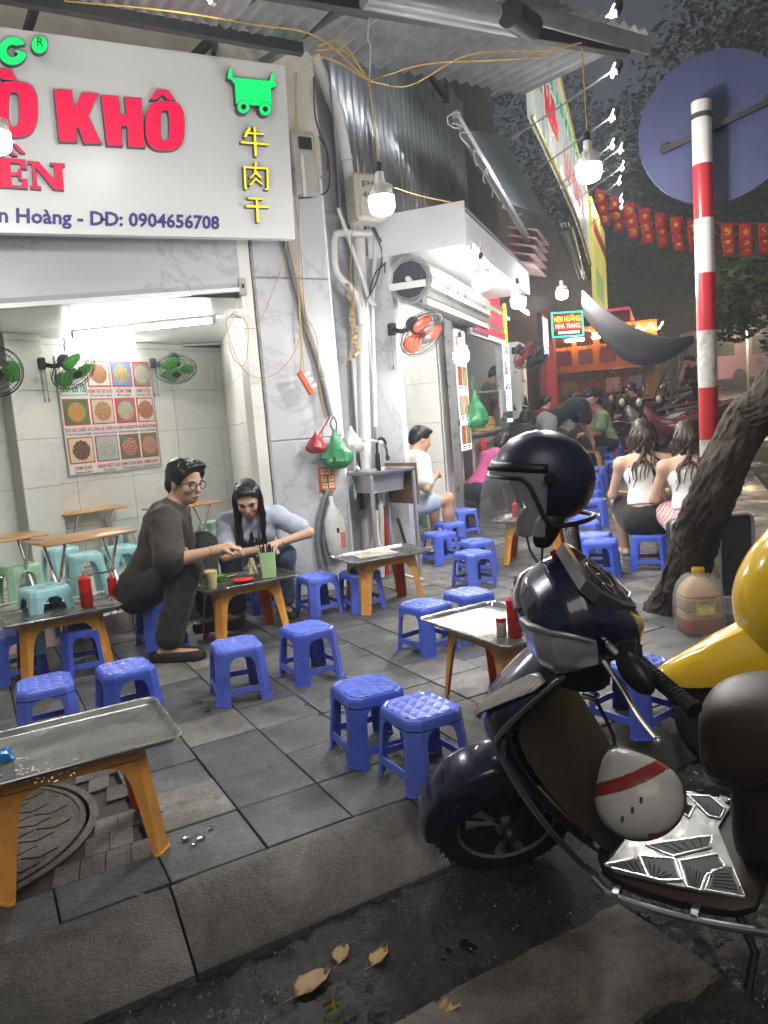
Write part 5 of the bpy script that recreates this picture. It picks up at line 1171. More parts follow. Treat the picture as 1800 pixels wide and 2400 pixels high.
for i in range(NU):
    for j in range(NV):
        q = [h2p(i/NU,1.62*j/NV),h2p((i+1)/NU,1.62*j/NV),h2p((i+1)/NU,1.62*(j+1)/NV),h2p(i/NU,1.62*(j+1)/NV)]; c = sum(q,Vector())/4
        band = .028 < c.y-.10*(c.x*c.x/.0132)*.15 < .062; cres = (c.x-.02)**2+(c.y+.0)**2 > .0082 and c.y < .015 and c.x > -.02 and (c.x-.115)**2+(c.y-.05)**2 > .0042
        b.mat(1 if band or cres else 0).add(q,[(0,1,2,3)])
b.build('shell', [HW,HR], h2, angle=60, solid=.005)
NU = 48; b = MB(); b.tube([h2p(k/NU,1.62) for k in range(NU+1)],.005,6,caps=False); b.build('edge_trim', BLK, h2)
b = MB()
for x,y in ((-.06,-.03),(-.028,-.02),(.002,-.006)): 
    z = .075*math.sqrt(max(0,1-(x/.115)**2-(y/.098)**2)); b.box((x,y,z+.001),(.007,.015,.004),Matrix.Rotation(-.5,3,'Z'),bev=.001)
b.build('vent', BLK, h2, angle=0)
MB().tube(curve_pts([h2p(.25,1.6),h2p(.25,1.6)+Vector((.02,.03,-.03)),Matrix(H2).inverted() @ (SM @ Vector((-.335,.02,.69)))],4),.005,6).build('strap', BLK, h2)
# ================================================================ second street: shopfronts
def lbox(parent, name, c, d, m_, bev=.004, rot=None): return MB().box(c,d,rot,bev=bev).build(name, m_, parent, angle=0)
ALU = mat('aluminium_frame', (.42,.44,.43), .35, .8, rvar=.1, vscale=8, dirt=.3, dcol=(.2,.2,.19))
DARKW = mat('dark_shop_wall', (.075,.07,.068), .8, var=.4, vscale=2, dirt=.5, dcol=(.03,.03,.03))
# local frame for facade 2 things: x = u, y = -v
def f2(name, label, cat, u=0, v=0, z=0, group=None): return thing(name, label, cat, uv(u,v,z), ROT2, group)
post = f2('aluminium_post', 'tall aluminium door post between the tiled wall and the picture lightbox', 'post', 2.02, .30)
lbox(post,'mullion',(.0,0,1.32),(.05,.09,2.62),ALU); lbox(post,'door_edge',(.06,.02,1.32),(.035,.05,2.58),mat('alu_light',(.55,.57,.56),.35,.6)); lbox(post,'latch',(-.02,-.05,1.25),(.02,.02,.08),CHROME)
# building mass behind and above
bld = f2('shophouse', 'dim old shophouse row along the second street', 'building', 0, 0)
for (u0,u1,v_,z0,z1,m_) in ((2.08,2.8,.16,0,2.75,white_paint),(6.0,7.2,-.9,0,3.3,DARKW),(7.2,30,-.4,0,6.5,DARKW),(2.08,7.2,-.1,2.75,6.5,DARKW),(2.8,6.0,-1.6,0,2.9,mat('kitchen_wall',(.34,.31,.26),.6,var=.25,vscale=2))):
    lbox(bld,'wall',((u0+u1)/2,-v_+.1,(z0+z1)/2),(u1-u0,.2,z1-z0),m_,0)
lbox(bld,'ceiling',(4.4,.7,2.72),(3.2,1.8,.05),white_paint,0); lbox(bld,'partition',(5.98,.7,1.4),(.08,1.6,2.8),mat('partition_grey',(.35,.34,.32),.6),0)
def backlit(name, col, es): return mat(name, (.6,.62,.62), .35, emit=col, es=es)
LBX = backlit('lightbox_white',(.86,.93,1.0),.85)
FOOD = [mat('food_%d'%i, c, .4, var=.75, vscale=s, emit=c, es=.15) for i,(c,s) in enumerate([((.42,.17,.05),16),((.55,.36,.14),20),((.36,.10,.04),22),((.40,.34,.10),18),((.5,.42,.3),24),((.25,.28,.07),15)])]
FRED = mat('frame_red',(.55,.02,.03),.4)
lb = f2('menu_lightbox', 'tall backlit picture menu beside the aluminium post', 'lightbox', 2.14, .31)
lbox(lb,'case',(.23,.03,1.58),(.48,.07,1.32),ALU); lbox(lb,'panel',(.23,-.008,1.58),(.45,.006,1.28),LBX,0)
for i in range(2):
    for j in range(4):
        x, z = .13+.205*i, 2.05-.315*j; lbox(lb,'picture_frame',(x,-.013,z),(.175,.004,.205),FRED,0); lbox(lb,'picture',(x,-.0165,z),(.155,.004,.185),FOOD[(i*3+j*2)%6],0); lbox(lb,'caption',(x,-.013,z-.125),(.12,.003,.018),mat('caption_red',(.5,.03,.05),.5),0); lbox(lb,'caption',(x,-.013,z-.150),(.10,.003,.012),mat('caption_blue',(.05,.07,.3),.5),0)
# sign of the second shop: perpendicular red-letter board
ss = f2('shop_name_board', 'silver shop name board with glowing red letters over the kitchen window', 'sign', 2.75, .36)
lbox(ss,'panel',(.95,.02,2.42),(1.95,.04,.42),mat('silver_board',(.45,.45,.50),.3,.5))
GRD = mat('glow_red',(.4,.01,.02),.4,emit=(1,.03,.07),es=1.0); GGR = mat('glow_green',(.02,.4,.12),.4,emit=(.02,.9,.25),es=.8); GYE = mat('glow_amber',(.5,.35,.02),.4,emit=(1,.6,.05),es=.8); GWH = mat('glow_white',(.7,.7,.7),.4,emit=(.9,.95,1),es=1.1)
def f2text(parent, n, x0, x1, zb, zt, y, m_, seed=1, depth=.02):      # lettering too blurred to read in the photograph: strokes only
    r_ = random.Random(seed); b = MB(); w_ = (x1-x0)/n; h_ = zt-zb
    for k in range(n):
        xa = x0+w_*(k+.08); xb = x0+w_*(k+.82); st_ = min(.22*w_,.16*h_); full = r_.random()
        b.box((xa+st_/2,y-depth/2,(zb+zt)/2),(st_,depth,h_))
        if full > .25: b.box((xb-st_/2,y-depth/2,(zb+zt)/2-(0 if full > .6 else h_*.22)),(st_,depth,h_ if full > .6 else h_*.56))
        zz = zb+h_*r_.choice([.08,.5,.92]); b.box(((xa+xb)/2,y-depth/2-.0005,zz),(xb-xa,depth,st_*.8))
    return tag(b.build('lettering', m_, parent, angle=0, weld=False), kind='stuff')
f2text(ss,5,.45,1.8,2.66,2.98,0,GRD,1); f2text(ss,7,.5,1.75,2.44,2.60,-.005,GRD,2); f2text(ss,13,.3,1.85,2.28,2.36,-.005,GRD,3); f2text(ss,16,.05,.95,2.235,2.275,-.005,INDIGO,4,.004)
lbox(ss,'led_strip',(1.35,-.005,2.25),(.9,.02,.03),GWH,0); lbox(ss,'amber_strip',(1.97,-.01,2.5),(.035,.04,.55),GYE,0); lbox(ss,'green_strip',(1.3,-.01,2.63),(.9,.015,.025),GGR,0); lbox(ss,'amber_end',(-.02,-.01,2.43),(.05,.04,.12),GYE,0)
# kitchen counter with things
zc2 = gz(*uv(3.4,.3).xy)
kc = f2('kitchen_counter', 'steel kitchen counter below the serving window', 'counter', 2.85, .28)
lbox(kc,'top',(.8,.25,1.08),(1.6,.55,.03),mat('counter_steel',(.5,.5,.5),.3,.8)); lbox(kc,'front',(.8,.02,.6),(1.55,.03,.92),mat('counter_front',(.36,.35,.33),.5,var=.2)); lbox(kc,'rail',(.8,-.03,.98),(1.55,.02,.02),CHROME)
tw = f2('red_cloth','red cloth hanging over the rail of the kitchen counter','cloth',2.98,.35,.0)
b = MB(); b.loft([[(x,.012*math.sin(x*60)+.01,z) for x in [-.02+.26*i/14 for i in range(15)]] for z in (1.03,.9,.78,.74)],closed=False,caps=False); b.build('cloth', mat('red_cloth',(.5,.03,.03),.7,var=.2), tw, solid=.006)
def basket(u,v,z,r,h,label):
    t = f2('bamboo_steamer',label,'steamer',u,v,z,'steamers on the kitchen counter'); bm_ = mat('bamboo',(.48,.30,.12),.5,var=.3,vscale=12,stretch=(1,1,6))
    for k in range(2): MB().lathe([(r,h*.5*k),(r+.006,h*.5*k+.004),(r+.006,h*.5*k+h*.42),(r,h*.5*k+h*.46),(0,h*.5*k+h*.46)],20).build('tier', bm_, t)
    MB().lathe([(r+.004,h),(r*.8,h+.02),(0,h+.035)],20).build('lid', bm_, t)
basket(4.0,.15,1.098,.14,.16,'tall bamboo steamer beside the glass case'); basket(3.7,.18,1.098,.12,.10,'low bamboo steamer next to the cook\'s hands')
gc = f2('glass_case','small glass food case with a framed payment notice','case',4.22,.2,1.098)
lbox(gc,'frame',(0,0,.02),(.42,.36,.04),ALU); lbox(gc,'top',(0,0,.5),(.42,.36,.02),ALU); 
for x in (-.2,.2): 
    for y in (-.17,.17): lbox(gc,'post',(x,y,.26),(.016,.016,.46),ALU)
lbox(gc,'pane',(0,-.172,.26),(.38,.004,.44),CLEAR,0)
fr = f2('payment_notice','framed white payment notice with a pink footer on the glass case','notice',4.05,.40,1.25); lbox(fr,'frame',(0,0,.17),(.26,.02,.36),mat('frame_grey',(.5,.5,.5),.4)); lbox(fr,'sheet',(0,-.012,.18),(.23,.004,.32),mat('notice_white',(.72,.72,.72),.5),0); lbox(fr,'footer',(0,-.015,.045),(.21,.004,.045),mat('notice_pink',(.5,.06,.16),.5),0)
# green carrier bag hanging at the post
def bag(name, label, P, r, h, m_, seed=1, handle=True, cat='bag', group=None):
    t = thing(name, label, cat, P, 0, group); b = MB(); secs = []; n = 22
    for k in range(11):
        s = k/10; rr = r*(math.sin(math.pi*min(.96,.06+.92*s**.8))**.6)*(1-.45*s) if s > .06 else r*.55
        rr = r*[.55,.86,.99,1.0,.93,.80,.62,.44,.28,.17,.12][k]
        secs.append([(rr*(1+.22*(vnoise(j*1.3,s*6,seed)-.5)*2)*math.cos(6.2832*j/n), rr*(1+.22*(vnoise(j*1.3,s*6,seed)-.5)*2)*math.sin(6.2832*j/n)*.8, h*s) for j in range(n)])
    b.loft(secs); b.build('sack', m_, t, angle=25)
    if handle:
        for s in (-1,1): MB().tube(curve_pts([(s*r*.1,0,h*.97),(s*r*.22,.01,h*1.15),(s*r*.03,0,h*1.34)],4),[.012]*9,6,flat=.3).build('handle', m_, t)
    return t
GBAG = mat('green_film',(.05,.30,.12),.28,var=.35,vscale=14,trans=.25,bump=.6,bscale=22); RBAG = mat('red_film',(.42,.045,.05),.3,var=.35,vscale=14,trans=.2,bump=.6,bscale=24); CBAG = mat('clear_film',(.55,.58,.56),.2,var=.2,vscale=14,alpha=.55,bump=.6,bscale=22)
p = onV(1118,1000,.40); bag('carrier_bag','green carrier bag hanging on the post of the kitchen window',p-Vector((0,0,.02)),.13,.42,GBAG,3)
# white lettered lightbox
wl2 = f2('lettered_lightbox','narrow white lightbox with red and blue lettering above the steamers','lightbox',4.45,.36)
lbox(wl2,'case',(.22,.05,1.72),(.46,.1,1.12),ALU); lbox(wl2,'panel',(.22,-.004,1.72),(.42,.006,1.08),LBX,0)
f2text(wl2,4,.06,.38,2.1,2.19,-.008,mat('flat_green',(.04,.3,.14),.5),5,.003); f2text(wl2,3,.04,.30,1.82,2.0,-.008,mat('flat_red',(.6,.03,.04),.5),6,.003); f2text(wl2,8,.04,.40,1.62,1.70,-.008,INDIGO,7,.003); f2text(wl2,4,.08,.36,1.42,1.54,-.008,MATS['flat_red'],8,.003)
lbox(wl2,'green_stripe',(.22,-.008,1.28),(.40,.003,.10),mat('flat_green',(.04,.3,.14),.5),0)
# poster on white pilaster
pp = f2('white_pilaster','white pilaster carrying a pink payment poster','pilaster',6.3,.25); lbox(pp,'column',(.3,.1,1.25),(.6,.2,2.3),white_paint); lbox(pp,'poster_frame',(.3,-.005,1.95),(.28,.01,.34),mat('pink_frame',(.55,.08,.16),.5),0); lbox(pp,'poster',(.3,-.012,1.95),(.22,.01,.27),mat('notice_white',(.72,.72,.72),.5),0); lbox(pp,'poster_text',(.3,-.006,1.52),(.24,.006,.12),mat('pink_text',(.62,.35,.42),.6),0); lbox(pp,'poster_footer',(.3,-.006,1.36),(.3,.008,.08),MATS['pink_frame'],0)
rp = f2('red_pilaster','red painted pilaster beside the bag shop','pilaster',9.4,.35); lbox(rp,'column',(.0,.1,1.6),(.3,.3,3.2),mat('red_paint',(.42,.03,.04),.45,var=.15)); lbox(rp,'side_board',(-.7,.1,1.5),(.5,.05,2.6),mat('dark_red',(.16,.02,.03),.5))
vs_ = f2('vertical_neon','small violet-white vertical light panel beside the wall fans','lightbox',7.6,.5); lbox(vs_,'case',(0,.05,2.55),(.6,.08,.75),BLK); 
for i in range(5): lbox(vs_,'strip',(-.22+.11*i,0,2.55),(.05,.01,.62-.07*(i%2)),mat('violet_glow',(.5,.5,.6),.4,emit=(.75,.72,1),es=.9),0)
# neon board
P = onV(1330,760,.75); nb = thing('neon_board','green-framed neon board with red and white lettering','sign',P,ROT2+R_(-62))
lbox(nb,'case',(0,.05,0),(.62,.06,.46),BLK); lbox(nb,'red_field',(0,.012,.04),(.54,.01,.30),mat('dark_red_field',(.22,.01,.015),.5,emit=(.5,.0,.02),es=.35),0)
for c_,d_ in (((0,0,.215),(.60,.02,.022)),((0,0,-.215),(.60,.02,.022)),((-.29,0,0),(.022,.02,.43)),((.29,0,0),(.022,.02,.43))): lbox(nb,'green_tube',c_,d_,mat('neon_green',(.02,.5,.25),.4,emit=(.05,1,.5),es=1.1),0)
fit_text('lettering','NEM NƯỚNG',Vector((-.25,0,.05)),Vector((.25,0,.05)),Vector((-.25,0,.15)),GYE,nb,.03,.008); fit_text('lettering','NHA TRANG',Vector((-.23,0,-.07)),Vector((.24,0,-.07)),Vector((-.23,0,.02)),mat('neon_pink',(.6,.3,.25),.4,emit=(1,.55,.4),es=1.0),nb,.012,.008); lbox(nb,'white_tube',(.02,0,-.145),(.40,.015,.04),GWH,0)
# pink glow ceiling board of the far shop
fb2 = f2('pink_lit_awning','pink lit awning underside behind the neon board','awning',11,.4,3.0); lbox(fb2,'board',(1.2,-.6,.25),(2.6,1.5,.05),mat('pink_lit_vinyl',(.5,.05,.12),.4,emit=(1,.08,.2),es=.22),0); lbox(fb2,'valance',(0,-.6,.12),(.05,1.5,.25),mat('wine_vinyl',(.2,.03,.06),.5),0)
# bag shop: lit shelf wall full of hanging bags
bs = f2('bag_display_wall','warmly lit display wall of the bag shop','display',13.2,.15,gz(*uv(13.2,.3).xy))
lbox(bs,'back_panel',(0,-.9,1.3),(.06,2.4,2.6),mat('warm_panel',(.35,.16,.05),.5,var=.4,vscale=4),0); lbox(bs,'shelf',(-.15,-.9,1.55),(.25,2.3,.03),WOOD); lbox(bs,'shelf',(-.15,-.9,.8),(.25,2.3,.03),WOOD)
b = MB(); r_ = random.Random(2)
for k in range(9): b.tube(sag((-.2,.2-.27*k,2.5),(-.2,-.07-.27*k,2.5),.10+.1*r_.random(),6),.012,5)
b.build('fairy_lights', lampmat('fairy_glow',(1,.55,.16),40), bs)
cols = [(.45,.05,.04),(.55,.50,.42),(.50,.22,.20),(.09,.08,.08),(.42,.28,.12),(.33,.04,.05),(.56,.32,.30),(.16,.18,.20),(.60,.30,.05),(.48,.44,.40),(.05,.05,.06),(.6,.35,.08)]
bn = ['brick red','cream','dusty pink','black','tan','wine red','rose','slate grey','orange','ivory','jet black','mustard']
k = 0
for row,(z,n_) in enumerate(((1.72,4),(1.0,4),(2.15,4))):
    for i in range(n_):
        w_ = .34+.08*r_.random(); h_ = .30+.08*r_.random(); t = thing('handbag','%s handbag hung on the lit display wall'%bn[k],'handbag',uv(13.2,.15,0)+T2*(-.32)+N2*(.0+.50*i+.1*(row%2))+Vector((0,0,gz(*uv(13.2,.3).xy)+z)),ROT2+R_(90),'handbags on the display wall')
        b = MB(); b.loft([[(-w_*s,-.07*s2,zz),(w_*s,-.07*s2,zz),(w_*s,.07*s2,zz),(-w_*s,.07*s2,zz)] for s,s2,zz in ((.42,.9,0),(.5,1,.03),(.47,.8,h_*.6),(.43,.35,h_))]); b.build('bag_body', mat('bag_%d'%k,cols[k],.45,var=.2), t, bev=.01)
        b = MB(); b.tube([(-w_*.22,0,h_*.95)]+[(w_*.22*math.sin(a),0,h_*.95+.17*math.cos(a)) for a in (-1.1,-.5,0,.5,1.1)]+[(w_*.22,0,h_*.95)],.011,6); b.build('handle', MATS['bag_%d'%k], t); k += 1
# ================================================================ long reflective signboard
lsb = f2('long_signboard','long glossy silver signboard with red lettering seen edge-on along the street','sign')
sil = mat('silver_sign_film',(.72,.74,.68),.22,.7,rvar=.12,vscale=3,stretch=(1,1,.2),emit=(.85,.95,.8),es=.13)  # faint emission put into the film, standing in for floodlight reflections
pr = [(4.0,.0),(4.85,.0)]
bends = [(2.42,5.6,4.24),(3.4,5.7,4.24),(4.7,5.7,4.22),(6.4,5.4,4.18),(7.6,5.15,4.05),(8.8,4.95,3.84)]
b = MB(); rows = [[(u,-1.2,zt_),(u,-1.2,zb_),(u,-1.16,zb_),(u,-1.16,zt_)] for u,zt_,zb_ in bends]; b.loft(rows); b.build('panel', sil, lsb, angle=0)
b = MB(); b.tube([(u,-1.205,zb_) for u,_,zb_ in bends],.025,6); b.build('lower_trim', mat('brass_trim',(.45,.36,.08),.4,.4), lsb); b = MB(); b.tube([(u,-1.205,zt_) for u,zt_,_ in bends],.025,6); b.build('upper_trim', MATS['brass_trim'], lsb)
f2text(lsb,4,3.5,4.6,4.65,5.05,-1.2,mat('flat_red',(.6,.03,.04),.5),9,.012); f2text(lsb,8,5.2,7.8,4.45,4.8,-1.2,mat('faded_red',(.42,.12,.12),.5),10,.012); f2text(lsb,3,2.75,3.25,4.75,5.1,-1.2,mat('faded_olive',(.25,.24,.12),.5),11,.012); f2text(lsb,9,3.2,7.6,5.15,5.3,-1.2,mat('flat_green',(.04,.3,.14),.5),12,.012)
for k,(u,z) in enumerate(((2.62,4.62),(3.3,4.35),(4.4,4.2),(5.6,4.2),(7.2,4.1))): pass
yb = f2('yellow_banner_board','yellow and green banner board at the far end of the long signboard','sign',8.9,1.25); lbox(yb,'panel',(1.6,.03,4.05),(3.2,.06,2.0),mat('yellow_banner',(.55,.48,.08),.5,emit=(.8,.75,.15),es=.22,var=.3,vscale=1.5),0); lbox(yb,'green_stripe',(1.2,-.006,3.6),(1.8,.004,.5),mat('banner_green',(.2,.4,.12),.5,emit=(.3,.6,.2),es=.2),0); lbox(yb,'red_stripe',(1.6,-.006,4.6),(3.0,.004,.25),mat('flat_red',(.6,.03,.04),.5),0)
# ================================================================ floodlights on arms above the signboard
FL = lampmat('flood_glow',(.95,.97,1),170)
for k,(x,y,D) in enumerate(((1452,18,6.0),(1452,155,6.8),(1447,264,8.2),(1446,331,9.6),(1465,341,10.4),(1468,384,11.6),(1460,418,13.0),(1463,459,14.5),(1464,477,16.0))):
    P = at(x,y,D); u_,v_,z_ = touv(P); t = thing('sign_floodlight','floodlight on a thin arm above the long signboard','lamp',P,ROT2,'floodlights above the signboard'); s = .055+.004*k
    MB().box((0,.012,0),(s*2.0,.05,s*1.5),Matrix.Rotation(.5,3,'X'),bev=.01).build('housing', dark_steel, t, angle=0); MB().box((0,.046,-.022),(s*1.8,.012,s*1.3),Matrix.Rotation(.5,3,'X')).build('glass', FL, t, angle=0)
    MB().tube([(0,-.0,0),(-.1,(v_-1.2)*.98,-.42)],.008,6).build('arm', mat('arm_grey',(.25,.25,.26),.5,.3), t)
# metal sheets, rail and duct clutter between canopy and signboard
cl_ = thing('leaning_metal_sheet','dull blue-grey metal sheet leaning over the second shop canopy','sheet'); q = [onV(1068,300,.55),onV(1180,318,.6),onV(1275,505,.75),onV(1170,470,.7)]; b = MB(); n_ = (q[1]-q[0]).cross(q[3]-q[0]).normalized()*.02; b.add(q+[p+n_ for p in q],[(0,1,2,3),(7,6,5,4),(0,4,5,1),(1,5,6,2),(2,6,7,3),(3,7,4,0)]); b.build('sheet', mat('blue_grey_sheet',(.12,.14,.17),.45,.5,var=.2), cl_, angle=0)
tag(beam(onV(1066,268,.75), onV(1238,562,.95), .05, .07, mat('rail_alu',(.6,.6,.6),.3,.7), None, 'awning_arm'),'bright metal awning arm slanting down past the metal sheet','rail')
o = thing('wire_coil','tangle of pale wire curling along the slanting awning arm','wire',(0,0,0))
for k in range(7):
    c = onV(1066+25*k,300+38*k,.85); MB().tube([c+Vector((.05*math.sin(i*.9+k),.04*math.cos(i*1.1),.05*math.cos(i*.9+k)+.01*i)) for i in range(9)],.006,5).build('loop', WIRE_W, o)
pl2 = thing('pink_slatted_panel','pinkish slatted panel stack under the awning arm','panel',uv(3.4,.9,3.05),ROT2)
for k in range(5): lbox(pl2,'slat',(.1*k,0,.11*k-.1),(.9,.35,.02),mat('pink_slat',(.42,.30,.30),.6,var=.15),.002,Matrix.Rotation(.25,3,'X'))
# bundled dark awning with silver seams
aw = thing('bundled_awning','bundle of black and silver awning fabric at the end of the canopy','awning'); q = [onV(1322,530,1.1),onV(1343,590,1.1),onV(1362,655,1.1)]
b = MB(); b.tube(curve_pts(q,5),[.12,.12,.11,.11,.10,.10,.09,.08,.07,.06,.04],10,flat=.6); b.build('fabric', mat('black_tarp',(.03,.034,.036),.35,bump=.8,bscale=14), aw, angle=30)
b = MB(); 
for k in range(3): b.tube(curve_pts([p+N2*(.05*k-.02)-T2*.16 for p in q],5),.02-.004*k,6)
b.build('silver_fold', mat('silver_tarp',(.5,.52,.52),.25,.6,bump=.8,bscale=20), aw)
# ================================================================ grey tarp sagging from awning to poles
ta = thing('grey_tarp','grey tarpaulin sagging from the awning to slanted poles','tarp'); A0, A1 = at(1360,672,8.6), at(1369,735,9.6); C0, C1 = at(1632,783,8.8), at(1604,798,10.6)
b = MB(); rows = []
for i in range(15):
    t = i/14; p = A0.lerp(C0,t)-Vector((0,0,.20*4*t*(1-t))); q = A1.lerp(C1,t)-Vector((0,0,.46*4*t*(1-t))); rows.append([p.lerp(q,s/7)-Vector((0,0,.10*math.sin(math.pi*s/7)))+Vector((.03*math.sin(s*2.2+i*.3),0,0)) for s in range(8)])
b.loft(rows, caps=False, closed=False); b.build('sheet', mat('grey_tarp',(.20,.19,.20),.6,var=.12,vscale=3,bump=.25,bscale=9), ta, sub=1, solid=.006, angle=180)
tp = mat('pole_grey',(.36,.36,.36),.45,.4)
def easel_pole(a, c, label, D0, m_=tp, r=.016):
    P, Q = at(*a,D0), GS(*c,0) ; o = MB().tube([P,Q],r,7).build('slanted_pole', m_); tag(o,label,'pole','poles holding the tarp')
easel_pole((1616,792),(1540,1035),'long slanted pole holding the corner of the grey tarp',10.5); easel_pole((1584,815),(1510,985),'shorter slanted pole beside the tarp corner',12.5); easel_pole((1588,815),(1575,930),'thin prop meeting the shorter slanted pole',12.5); easel_pole((1512,835),(1500,960),'bamboo-coloured prop under the middle of the tarp',13.5,mat('bamboo_pole',(.42,.33,.2),.6)); easel_pole((1610,960),(1608,1010),'green upright beside the parked motorbikes',13.0,mat('green_pole',(.03,.10,.07),.5))
wbx = thing('foam_box','white foam box on a green crate near the bag shop','box',GS(1472,965,0)); lbox(wbx,'foam',(0,0,.62),(.95,.5,.34),mat('foam',(.66,.64,.62),.6),.01); lbox(wbx,'lid_edge',(0,0,.805),(.98,.53,.03),mat('foam_edge',(.6,.45,.40),.6)); lbox(wbx,'green_crate',(0,0,.22),(.9,.48,.42),mat('crate_green',(.02,.16,.11),.5))
# ================================================================ flags
FR_ = mat('flag_red',(.36,.022,.02),.8,var=.25); FY = mat('flag_yellow',(.55,.38,.04),.7)
star = lambda r, cx=0, cz=0: [((r if i%2==0 else r*.4)*math.sin(i*math.pi/5)+cx,(r if i%2==0 else r*.4)*math.cos(i*math.pi/5)+cz) for i in range(10)]
def flag_string(pts, D0, D1, sag_, name):
    A, B = at(*pts[0],D0), at(*pts[1],D1); t0 = thing('flag_string',name,'bunting',A); L = sag(Vector(),B-A,sag_,16); MB().tube(L,.004,4).build('cord', FR_, t0); return A, B, L
fn = 0
for (a,c,D0,D1,sg,n_,nm) in (((1395,440),(1830,520),10,9.0,.16,11,'upper string of small red flags across the street'),((1400,466),(1830,540),10.4,9.4,.18,11,'middle string of small red flags across the street'),((1405,492),(1830,556),10.8,9.8,.18,11,'lower string of small red flags across the street')):
    A,B,L = flag_string((a,c),D0,D1,sg,nm)
    for k in range(n_):
        t = (k+.35)/(n_+.2); i = min(15,int(t*16)); p = L[i].lerp(L[i+1],t*16-i)+A; st_ = (k+fn)%2
        t1 = thing('small_flag','small red flag with a yellow %s on the bunting'%('star' if st_ else 'hammer and sickle'),'flag',p,ROT2+R_(-75)+.3*math.sin(k*2.1),'flags with a star' if st_ else 'flags with a hammer and sickle')
        w_, h_ = .12,.17; b = MB(); b.loft([[(x,.012*math.sin(x*22+k),-h_*z/4) for x in [-w_/2+w_*i_/6 for i_ in range(7)]] for z in range(5)],closed=False,caps=False); b.build('cloth', FR_, t1, solid=.003)
        b = MB()
        if st_: b.prism(star(.036,0,-h_*.5),-.012,.012,Matrix.Rotation(R_(90),4,'X'))
        else:
            MX = Matrix.Rotation(R_(90),4,'X'); b.tube([MX @ Vector((.03*math.cos(a_),-h_*.5+.03*math.sin(a_),0)) for a_ in [R_(-140+24*j) for j in range(11)]],.007,5); b.box((0.004,0,-h_*.5),(.012,.02,.065),Matrix.Rotation(-.75,3,'Y')); b.box((-.016,0,-h_*.5+.025),(.036,.02,.014),Matrix.Rotation(-.75,3,'Y'))
        b.build('emblem', FY, t1, angle=0)
    fn += 1
# ================================================================ round blue sign on striped pole
PD = 4.75; pb = at(1672,1440,PD); pole = thing('striped_pole','red and white striped street sign pole behind the leaning tree','pole',(pb.x,pb.y,0))
pt = at(1643,235,PD); top = Vector((pt.x-pb.x,pt.y-pb.y,pt.z)); 
bands = [(235,384,'w'),(384,512,'r'),(512,640,'w'),(640,775,'r'),(775,908,'o'),(908,1030,'r'),(1030,1440,'o')]
PW = mat('pole_white',(.62,.60,.58),.4,var=.1,dirt=.3,dcol=(.3,.29,.27),dscale=9); PR = mat('pole_red',(.42,.03,.04),.3,var=.1,coat=.3); PO = mat('pole_worn',(.45,.44,.42),.6,var=.3,vscale=12,dirt=.9,dcol=(.05,.045,.04),dscale=14)
zt_ = top.z
for y0_,y1_,c_ in bands:
    z0, z1 = at(1660,y1_,PD).z, at(1660,y0_,PD).z; z0 = max(-.02,z0); f_ = lambda z: Vector((top.x*z/zt_, top.y*z/zt_, z))
    MB().tube([f_(z0),f_(z1)],.0525,20).build('painted_band',{'w':PW,'r':PR,'o':PO}[c_],pole)
away = Vector((CFW.x,CFW.y,0)).normalized(); away = (Matrix.Rotation(R_(-18),3,'Z') @ away)
sd_ = thing('round_sign','plain blue-grey back of a round traffic sign','sign',at(1680,288,PD)+away*.075); rx = away.cross(Vector((0,0,1))).normalized()
RM = Matrix((rx,Vector((0,0,1)),-away)).transposed()
sb_ = MB().lathe([(0,0),(.40,0),(.408,.004),(.408,-.012),(.40,-.014),(0,-.008)],64,M=RM).build('disc', mat('sign_back_blue',(.070,.083,.175),.5,var=.12,vscale=3,rvar=.1,dirt=.25,dcol=(.07,.08,.16),dscale=5), sd_, angle=40)
b = MB(); b.box(RM @ Vector((0,.0,.018)),(.60,.03,.03),RM @ Matrix.Rotation(R_(16),3,'Z')); b.build('cross_bar', dark_steel, sd_, angle=0)
for s in (-1,1): MB().box(RM @ (Matrix.Rotation(R_(16),3,'Z') @ Vector((s*.28,.015,.02))),(.03,.04,.03),RM).build('lug', dark_steel, sd_, angle=0)
b = MB(); z = at(1660,270,PD).z; f_ = Vector((top.x*z/zt_+pb.x-pole.location.x, top.y*z/zt_, z)); b.lathe([(.054,-.014),(.058,-.012),(.058,.012),(.054,.014)],20,f_,closed=True); b.build('clamp', dark_steel, pole)
# ================================================================ trees
BARK = mat('bark',(.045,.035,.028),.9,var=.55,vscale=7,bump=1,bscale=26,stretch=(1,1,.35),dirt=.6,dcol=(.14,.105,.07),dscale=5)
def trunk_mesh(parent, pts, rad, m_=BARK, n=22, rough=.12, seed=1, sub=8, bark=0):
    P = curve_pts(pts,sub); b = MB(); N_ = len(P); b.tube(P,[rad[0]+(rad[1]-rad[0])*(i/(N_-1))**.8*(1) + (rad[0]*.45*max(0,1-i/(sub*.5))) for i in range(N_)],n,caps=True)
    for i in range(N_):
        for j in range(n):
            k = i*n+j; d = b.v[k]-P[i]; ang = j*22/n; row = i*8/sub; rid = (1-abs(2*vnoise(ang*2.2+.8*vnoise(row*1.5,ang,4),row*.9,7)-1))**2 if bark else 0; b.v[k] = P[i]+d*(1+rough*2*(vnoise(ang*.5+seed,row*.5,seed)-.5)+rough*1.0*(vnoise(ang*1.6,row*1.6,seed+3)-.5)+bark*(rid-.4)+bark*.7*(vnoise(ang*5,row*4,11)-.5))
    return b.build('trunk', m_, parent, angle=60)
nt_ = thing('leaning_tree','street tree with thick rough trunk leaning over the pavement','tree',(0,0,0)); base = G(1575,1425,0)
p1, p2 = at(1640,1190,4.45), at(1745,950,4.3); 
